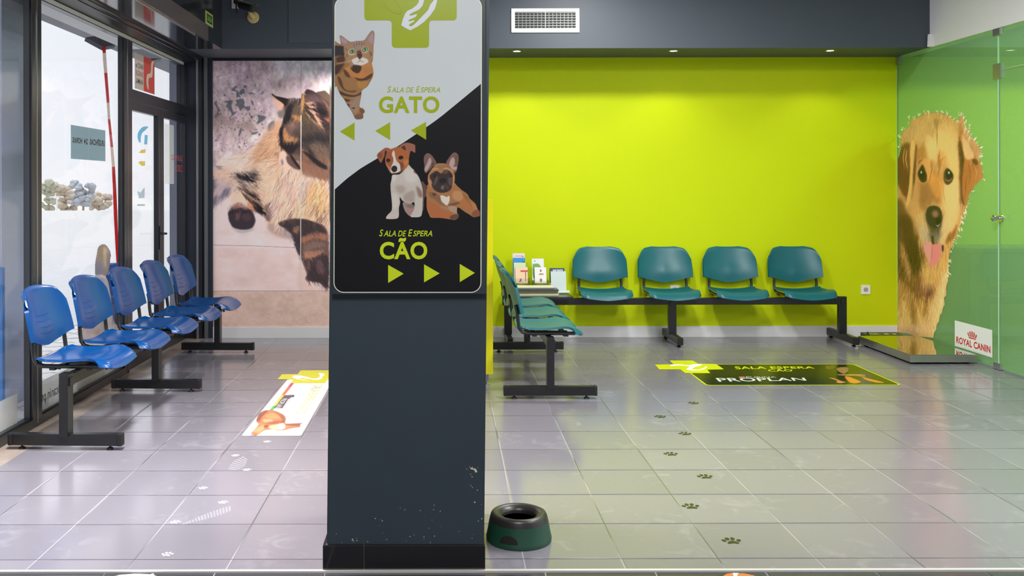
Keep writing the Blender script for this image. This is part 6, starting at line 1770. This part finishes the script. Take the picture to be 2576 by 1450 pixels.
dust('shoe_print', [(566, 1180), (608, 1144), (628, 1158), (604, 1186)], 'faint dusty shoe print beside the second white paw', DUST, 8)

# ------------------------------------------------------------------ things on and outside the shop windows
XG = XL - 0.034
def fG(o=0.0): return on_x(XG + o)
def f_g(o):  # u = y coordinate, v = z
    def f(u, v):
        u = np.asarray(u, float); v = np.asarray(v, float)
        return np.stack([0 * u + XG + o, u, v], -1)
    return f
def yX(px): return (XG) / float(unroll(px, 400)[0])
# urgencias notice
ya1, ya2 = yX(178), yX(265); z_t = float(fG()(178, 314)[2]); z_b = float(fG()(178, 399.5)[2])
nt_ = empty('window_notice', (XG, (ya1 + ya2) / 2, z_b), 'pale grey paper notice with mirrored black text taped to the shop window', 'notice')
flat('sheet', [[(ya1, z_b), ((ya1 + ya2) / 2 - 0.003, z_b), ((ya1 + ya2) / 2 - 0.003, z_t), (ya1, z_t)], [((ya1 + ya2) / 2 - 0.001, z_b), (ya2, z_b), (ya2, z_t), ((ya1 + ya2) / 2 - 0.001, z_t)]], f_g(0.0005), backlit('paper_bluegrey', (150, 172, 176)), nt_)
flat('fold', [[((ya1 + ya2) / 2 - 0.003, z_b), ((ya1 + ya2) / 2 - 0.001, z_b), ((ya1 + ya2) / 2 - 0.001, z_t), ((ya1 + ya2) / 2 - 0.003, z_t)]], f_g(0.0006), backlit('paper_fold', (170, 188, 190)), nt_)
INK = mat('ink_black', (28, 30, 34), 0.5)
zh = (z_t + z_b) / 2 + 0.012
lettering('lettering', [('URGÊNCIAS', ya2 - 0.012, zh + 0.033, (ya1 + ya2) / 2 + 0.015, zh - 0.017), ('24', (ya1 + ya2) / 2 - 0.022, zh + 0.02, (ya1 + ya2) / 2 - 0.085, zh - 0.017), ('HORAS', (ya1 + ya2) / 2 - 0.115, zh + 0.02, ya1 + 0.03, zh - 0.017)], f_g(0.0009), INK, nt_, bold=0.03)
# blood bank panel in the fanlight
yb0_, yb1_ = yX(339), yX(389); zt_ = float(fG()(338, 131)[2]); zb_ = float(fG()(338, 222)[2])
bb = empty('window_poster', (XG, (yb0_ + yb1_) / 2, zb_), 'beige and red poster with mirrored text in the pane over the door', 'poster')
ym = yb0_ + (yb1_ - yb0_) * 0.44
flat('beige_half', [[(yb0_, zb_), (ym, zb_), (ym, zt_), (yb0_, zt_)]], f_g(0.0005), backlit('poster_beige', (205, 190, 175), 0.25), bb)
flat('red_half', [[(ym, zb_), (yb1_, zb_), (yb1_, zt_), (ym, zt_)]], f_g(0.0005), backlit('poster_red', (205, 90, 84), 0.2), bb)
w_ = yb1_ - ym; h_ = zt_ - zb_
drop = smooth_loop([(ym + w_ * .95, zt_ - h_ * .02), (ym + w_ * .70, zt_ - h_ * .10), (ym + w_ * .62, zt_ - h_ * .40), (ym + w_ * .30, zt_ - h_ * .50), (ym + w_ * .26, zt_ - h_ * .80), (ym + w_ * .45, zb_ + h_ * .08), (ym + w_ * .42, zt_ - h_ * .70), (ym + w_ * .50, zt_ - h_ * .56), (ym + w_ * .78, zt_ - h_ * .50), (ym + w_ * .85, zt_ - h_ * .20)], 4)
flat('drop', [drop], f_g(0.0008), mat('poster_cream', (236, 222, 210), 0.5), bb)
for s_, a_, cl in (('BANCO de', 0.36, INK), ('SANGUE', 0.58, backlit('ink_coral', (205, 120, 105))), ('ANIMAL', 0.80, INK)):
    lettering('lettering', [(s_, ym - 0.015, zt_ - h_ * (a_ - 0.10), yb0_ + 0.02, zt_ - h_ * (a_ + 0.04))], f_g(0.0009), cl, bb, bold=0.01)
# blue round mark and yellow arrows on the door pane
XD = XL - 0.028
def fD(o): return on_x(XD + o)
bl = empty('door_sticker', tuple(float(a) for a in fD(0)(358, 340)), 'light blue crescent sticker with two yellow arrows on the left door leaf', 'sticker')
z6 = Zm(300, 240, 4.53)
SB = backlit('sticker_blue', (130, 195, 222)); SY = backlit('sticker_yellow', (235, 205, 110))
flat('crescent', [smooth_loop(z6([(330, 358), (270, 360), (222, 410), (208, 470), (222, 525), (243, 540), (246, 480), (262, 430), (300, 395)]), 3), z6([(290, 450), (325, 455), (318, 560), (285, 560)])], fD(0.004), SB, bl)
flat('yellow_arrow', [z6([(222, 655), (262, 612), (262, 622), (300, 612), (298, 655), (262, 660)]), z6([(215, 765), (255, 745), (258, 752), (296, 752), (294, 802), (258, 806)])], fD(0.004), SY, bl)
flat('pale_print', [z6([(205, 1090), (240, 1110), (290, 1045), (288, 1170), (225, 1175)]), z6([(205, 1240), (292, 1240), (292, 1262), (205, 1262)])], fD(0.004), backlit('sticker_pale', (195, 208, 212)), bl)
rl = empty('door_lettering', tuple(float(a) for a in fD(0)(445, 410)), 'mirrored red lettering on the right door leaf', 'sticker')
ry0, ry1 = XD / float(unroll(429, 400)[0]), XD / float(unroll(459, 400)[0])
zr1, zr0 = float(fD(0)(445, 391)[2]), float(fD(0)(445, 407)[2])
zq1, zq0 = float(fD(0)(445, 415)[2]), float(fD(0)(445, 432)[2])
def f_d(u, v):
    u = np.asarray(u, float); v = np.asarray(v, float)
    return np.stack([0 * u + XD + 0.004, u, v], -1)
RP = backlit('ink_pinkred', (225, 110, 120))
lettering('lettering', [('QUEM GO', ry1, zr1, ry0, zr0), ('CUIDA', ry1, zq1, ry1 - (ry1 - ry0) * 0.66, zq0)], f_d, RP, rl, bold=0.0)
yw0, yw1 = XD / float(unroll(413, 400)[0]), XD / float(unroll(437, 400)[0])
ws = empty('window_notice', (XD, (yw0 + yw1) / 2, float(fD(0)(425, 463)[2])), 'plain white sheet standing in for a light thing outside the right door leaf', 'notice')
flat('sheet', [[(yw0, float(fD(0)(425, 463)[2])), (yw1, float(fD(0)(425, 463)[2])), (yw1, 1.90), (yw0, 1.90)]], lambda u, v: f_d(u, v) - np.array([0.002, 0, 0]), backlit('pale_outside_sheet', (235, 235, 232)), ws)  # sheet added in place of a light thing outside
# white film band with the web address
for (y0_, y1_, lab) in ((3.83, 5.155, 'frosted white film band along the foot of the near window'), (5.40, 6.70, 'frosted white film band along the foot of the middle window')):
    fb_ = empty('window_film', (XG, (y0_ + y1_) / 2, 0.06), lab, 'window film')
    flat('film', [[(y0_, 0.064), (y1_, 0.064), (y1_, 0.228), (y0_, 0.228)]], f_g(0.001), FILM, fb_)
    if y0_ > 5:
        lettering('lettering', [('www.royalcanin.pt', 6.03, 0.165, 5.46, 0.088)], f_g(0.002), mat('ink_grey', (70, 72, 78), 0.5), fb_)
# dog picture on the window, seen from behind
c = Canvas(196, 606, 302, 990, 1.0, None, seed=21)
Zw = Zm(160, 590, 3.718)
c.poly(Zw([(310, 190), (320, 130), (350, 98), (380, 92), (410, 115), (440, 180), (432, 260), (425, 330), (380, 420), (340, 380), (300, 390), (292, 300)]), (150, 140, 142), 0.6, grow=True)
for p, cl in [([(320, 150), (380, 100), (370, 200), (330, 260)], (150, 130, 110)), ([(370, 130), (410, 150), (410, 280), (385, 300)], (206, 180, 150)), ([(300, 260), (360, 280), (350, 380), (300, 370)], (130, 128, 150)), ([(400, 180), (435, 200), (425, 320), (405, 300)], (140, 124, 130))]:
    c.poly(Zw(p), cl, 2, 0.85)
c.poly(Zw([(300, 390), (400, 400), (440, 560), (470, 800), (520, 900), (520, 1230), (300, 1400), (120, 1440), (170, 1000), (170, 900), (300, 780), (360, 700), (330, 560)]), (225, 212, 216), 1, grow=True)
for p, cl in [([(180, 900), (300, 850), (300, 1020), (190, 1040)], (226, 205, 205)), ([(330, 420), (380, 430), (380, 640), (350, 560)], (190, 180, 215)), ([(300, 900), (340, 880), (330, 1000), (300, 1000)], (190, 160, 140)), ([(150, 1330), (180, 1300), (230, 1400), (170, 1430)], (205, 170, 140)), ([(230, 1340), (260, 1300), (280, 1400)], (245, 240, 236)), ([(360, 1230), (450, 1220), (430, 1300), (380, 1310)], (205, 165, 120)), ([(200, 1290), (330, 1240), (340, 1300), (240, 1330)], (216, 186, 176))]:
    c.poly(Zw(p), cl, 3, 0.8)
c.fur(c.al, 400, 12, 95, 12, 20, 1.3, 0.5)
wdg = empty('window_picture', tuple(float(a) for a in fG()(255, 900)), 'faded picture of a sitting dog on the shop window behind the blue seats', 'picture')
c.mesh('print', on_x(XG + 0.0008), 1.0, cut=True, parent=wdg, m=mat('window_print', (255, 255, 255), 0.5, attr='print'))

# outside: pavement, canopy, column, blue hoarding, far trees
PAVE = mat('pavement_grey', (192, 192, 194), 0.8, noise=0.12, nscale=7)
nt = PAVE.node_tree
struct(Bx('ground_pavement', (-9.0, -2.45, -3.0, 60.0, -0.25, -0.06), PAVE)).name = 'ground'
pv = MB()
rg = random.Random(2)
for i in range(-4, 30):
    for j in range(9):
        y0_ = 3.6 + i * 0.235 + (0.06 if j % 2 else 0); x0_ = -2.52 - j * 0.215
        if y0_ > 9.5: continue
        zg = []
        pts = [(x0_, y0_), (x0_ - 0.05, y0_ + 0.035), (x0_ - 0.15, y0_ - 0.005), (x0_ - 0.205, y0_ + 0.03), (x0_ - 0.205, y0_ + 0.225), (x0_ - 0.15, y0_ + 0.19), (x0_ - 0.05, y0_ + 0.23), (x0_, y0_ + 0.195)]
        pv.prism(pts[::-1], 'z', -0.06, -0.052 + rg.uniform(-0.002, 0.002))
ps = pv.obj('pavers', mat('paver_stone', (200, 199, 200), 0.75, noise=0.1, nscale=4))
struct(ps); ps.name = 'ground_pavers'
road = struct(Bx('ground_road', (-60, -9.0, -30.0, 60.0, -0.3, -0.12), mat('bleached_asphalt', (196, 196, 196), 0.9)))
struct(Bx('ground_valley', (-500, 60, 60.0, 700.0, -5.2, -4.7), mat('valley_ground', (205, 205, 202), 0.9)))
can = struct(Bx('canopy', (-3.78, -2.42, -3.0, 13.0, 2.93, 3.3), mat('canopy_underside', (104, 107, 113), 0.6, noise=0.1, nscale=2)))
struct(Bx('canopy_lintel', (-2.56, -2.42, -3.0, 8.9, 2.53, 2.93), mat('lintel_grey', (120, 122, 128), 0.6)))
# column and side wall outside
col = MB().box(-2.98, -2.60, 5.33, 5.62, -0.06, 2.93)
struct(Bx('column_outside', (-3.30, -2.80, 5.9, 6.35, -0.06, 2.93), mat('column_render', (178, 184, 206), 0.7, noise=0.08, nscale=3))).name = 'wall_column'
hb = Bx('blue_hoarding', (-3.34, -2.78, 5.86, 5.895, -0.05, 0.86), mat('hoarding_blue', (70, 125, 190), 0.4, noise=0.2, nscale=3))
tag(localise(hb, (-3.06, 5.88, -0.05)), 'blue board leaning at the foot of the grey column outside', 'board')
# wall past the door outside
struct(Bx('wall_outside', (-2.70, -2.42, 9.15, 9.35, -0.06, 2.93), mat('outside_wall', (150, 152, 170), 0.7)))
bp_ = Bx('bollard_box', (-2.62, -2.52, 7.0, 7.22, -0.05, 0.78), mat('panel_blue', (30, 100, 190), 0.5), c=0.01)
tag(localise(bp_, (-2.57, 7.1, -0.05)), 'blue bollard box standing outside behind the window post', 'box')
# barrier tape hanging outside
tp = [(262, 116), (264, 150), (268, 200), (272, 250), (275, 300), (281, 360), (286, 420), (289, 480), (291, 530), (294, 600), (297, 660), (299, 760), (300, 874), (301, 914)]
XT = -2.62
f_t = on_x(XT)
tr_, tw_ = MB(), MB()
wpx = [7, 7.5, 6.5, 6, 5, 5.5, 6.5, 7.5, 8, 7, 6, 6, 6, 6]
for i in range(len(tp) - 1):
    nseg = 6
    for k in range(nseg):
        t0, t1 = k / nseg, (k + 1) / nseg
        a = [tp[i][q] * (1 - t0) + tp[i + 1][q] * t0 for q in (0, 1)]; b_ = [tp[i][q] * (1 - t1) + tp[i + 1][q] * t1 for q in (0, 1)]
        wa = (wpx[i] * (1 - t0) + wpx[i + 1] * t0) / 2; wb = (wpx[i] * (1 - t1) + wpx[i + 1] * t1) / 2
        L = [tuple(map(float, f_t(*p))) for p in ((a[0] - wa, a[1]), (a[0] + wa, a[1]), (b_[0] + wb, b_[1]), (b_[0] - wb, b_[1]))]
        L2 = [(x - 0.004, y, z) for x, y, z in L]
        g_ = i + (k / nseg)
        red = (g_ < 0.45) or (1.6 < g_ < 5.1) and not (3.0 < g_ < 4.0) or g_ > 5.9
        (tr_ if red else tw_).add(L + L2, [(0, 1, 2, 3), (7, 6, 5, 4), (0, 4, 5, 1), (2, 6, 7, 3), (1, 5, 6, 2), (3, 7, 4, 0)])
tpo = empty('barrier_tape', tuple(map(float, f_t(280, 640))), 'red and white barrier tape hanging down outside the shop window', 'tape')
keep(tr_.obj('red_bands', backlit('tape_red', (225, 90, 96))), tpo); keep(tw_.obj('white_bands', backlit('tape_white', (236, 226, 216))), tpo)
# floodlights under the canopy
def flood(px, py, X, s, label):
    p = tuple(map(float, on_x(X)(px, py)))
    r = empty('floodlight', p, label, 'floodlight', 'floodlights under the canopy outside')
    MB().box(-0.09 * s, 0.09 * s, -0.12 * s, 0.12 * s, -0.02 * s, 0.02 * s, c=0.008).obj('housing', mat('flood_body', (60, 68, 82), 0.4), r).rotation_euler = (0.25, 0.5, 0)
    o = MB().box(-0.07 * s, 0.07 * s, -0.10 * s, 0.10 * s, -0.024 * s, -0.0205 * s).obj('lens', mat('flood_glass', (205, 212, 215), 0.3), r); o.rotation_euler = (0.25, 0.5, 0)
    t = MB()
    for d in (-0.10 * s, 0.10 * s):
        t.tube([(0.02, d, 0), (0.0, d * 0.9, 0.08 * s), (-0.02, d * 0.6, 0.15 * s), (-0.02, d * 0.1, 0.17 * s)], 0.006 * s, 8)
    t.obj('bracket', mat('flood_bracket', (50, 55, 66), 0.4), r, smooth=True)
    MB().tube([(-0.02, 0, 0.16 * s), (-0.02, 0.0, 2.93 - p[2])], 0.007, 8).obj('rod', mat('flood_bracket', 0), r)
flood(252, 108, -3.1, 1.0, 'black floodlight on a bracket under the canopy seen through the middle window')
flood(375, 143, -3.1, 1.0, 'small floodlight under the canopy seen over the door pane')
# far trees and lamp post
random.seed(5)
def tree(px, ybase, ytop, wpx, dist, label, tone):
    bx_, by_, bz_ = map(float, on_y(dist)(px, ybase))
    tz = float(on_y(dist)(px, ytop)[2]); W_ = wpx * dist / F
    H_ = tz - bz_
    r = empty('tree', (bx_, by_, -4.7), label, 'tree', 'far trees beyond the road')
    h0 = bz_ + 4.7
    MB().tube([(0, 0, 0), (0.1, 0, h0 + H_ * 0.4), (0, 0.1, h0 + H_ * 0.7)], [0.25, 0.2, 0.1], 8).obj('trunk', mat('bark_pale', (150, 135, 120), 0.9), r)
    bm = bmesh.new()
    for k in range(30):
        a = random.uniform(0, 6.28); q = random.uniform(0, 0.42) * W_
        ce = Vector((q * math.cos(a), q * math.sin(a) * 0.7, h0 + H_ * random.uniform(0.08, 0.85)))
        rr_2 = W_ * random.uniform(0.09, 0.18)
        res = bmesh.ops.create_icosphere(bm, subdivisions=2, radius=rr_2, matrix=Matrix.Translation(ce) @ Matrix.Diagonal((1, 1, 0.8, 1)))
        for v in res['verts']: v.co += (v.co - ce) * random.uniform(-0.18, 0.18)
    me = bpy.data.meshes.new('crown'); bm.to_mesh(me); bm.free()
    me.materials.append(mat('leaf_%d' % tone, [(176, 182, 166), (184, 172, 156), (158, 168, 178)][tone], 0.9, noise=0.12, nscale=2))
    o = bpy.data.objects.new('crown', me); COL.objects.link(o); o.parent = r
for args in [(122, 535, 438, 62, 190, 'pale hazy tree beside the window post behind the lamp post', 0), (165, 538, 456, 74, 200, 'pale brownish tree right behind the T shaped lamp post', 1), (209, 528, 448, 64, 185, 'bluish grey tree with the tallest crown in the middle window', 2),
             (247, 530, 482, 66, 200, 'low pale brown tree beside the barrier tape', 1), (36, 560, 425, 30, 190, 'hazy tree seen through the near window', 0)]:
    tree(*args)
lb = tuple(map(float, on_y(170)(143, 535)))
lp_ = empty('lamp_post', (lb[0], lb[1], -4.7), 'white T shaped street lamp far outside the middle window', 'street lamp')
tz = float(on_y(170)(143, 497)[2]) + 4.7
MB().tube([(0, 0, 0), (0, 0, tz)], 0.14, 8).obj('pole', WHITE, lp_)
MB().box(-1.2, 1.2, -0.2, 0.2, tz, tz + 0.2, c=0.05).obj('lamp_head', WHITE, lp_)
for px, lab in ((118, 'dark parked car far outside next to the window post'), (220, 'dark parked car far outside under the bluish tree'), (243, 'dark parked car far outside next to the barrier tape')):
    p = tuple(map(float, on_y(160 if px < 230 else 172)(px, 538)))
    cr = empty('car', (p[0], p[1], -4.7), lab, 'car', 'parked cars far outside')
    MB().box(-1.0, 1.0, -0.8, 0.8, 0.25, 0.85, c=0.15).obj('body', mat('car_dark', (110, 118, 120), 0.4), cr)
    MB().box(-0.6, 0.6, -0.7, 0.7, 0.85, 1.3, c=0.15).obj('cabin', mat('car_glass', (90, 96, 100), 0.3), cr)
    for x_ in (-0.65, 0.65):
        MB().lathe([(0.3, -0.82), (0.3, 0.82)], (x_, 0, 0.3), 14, axis='y').obj('wheel', RUBBER, cr)
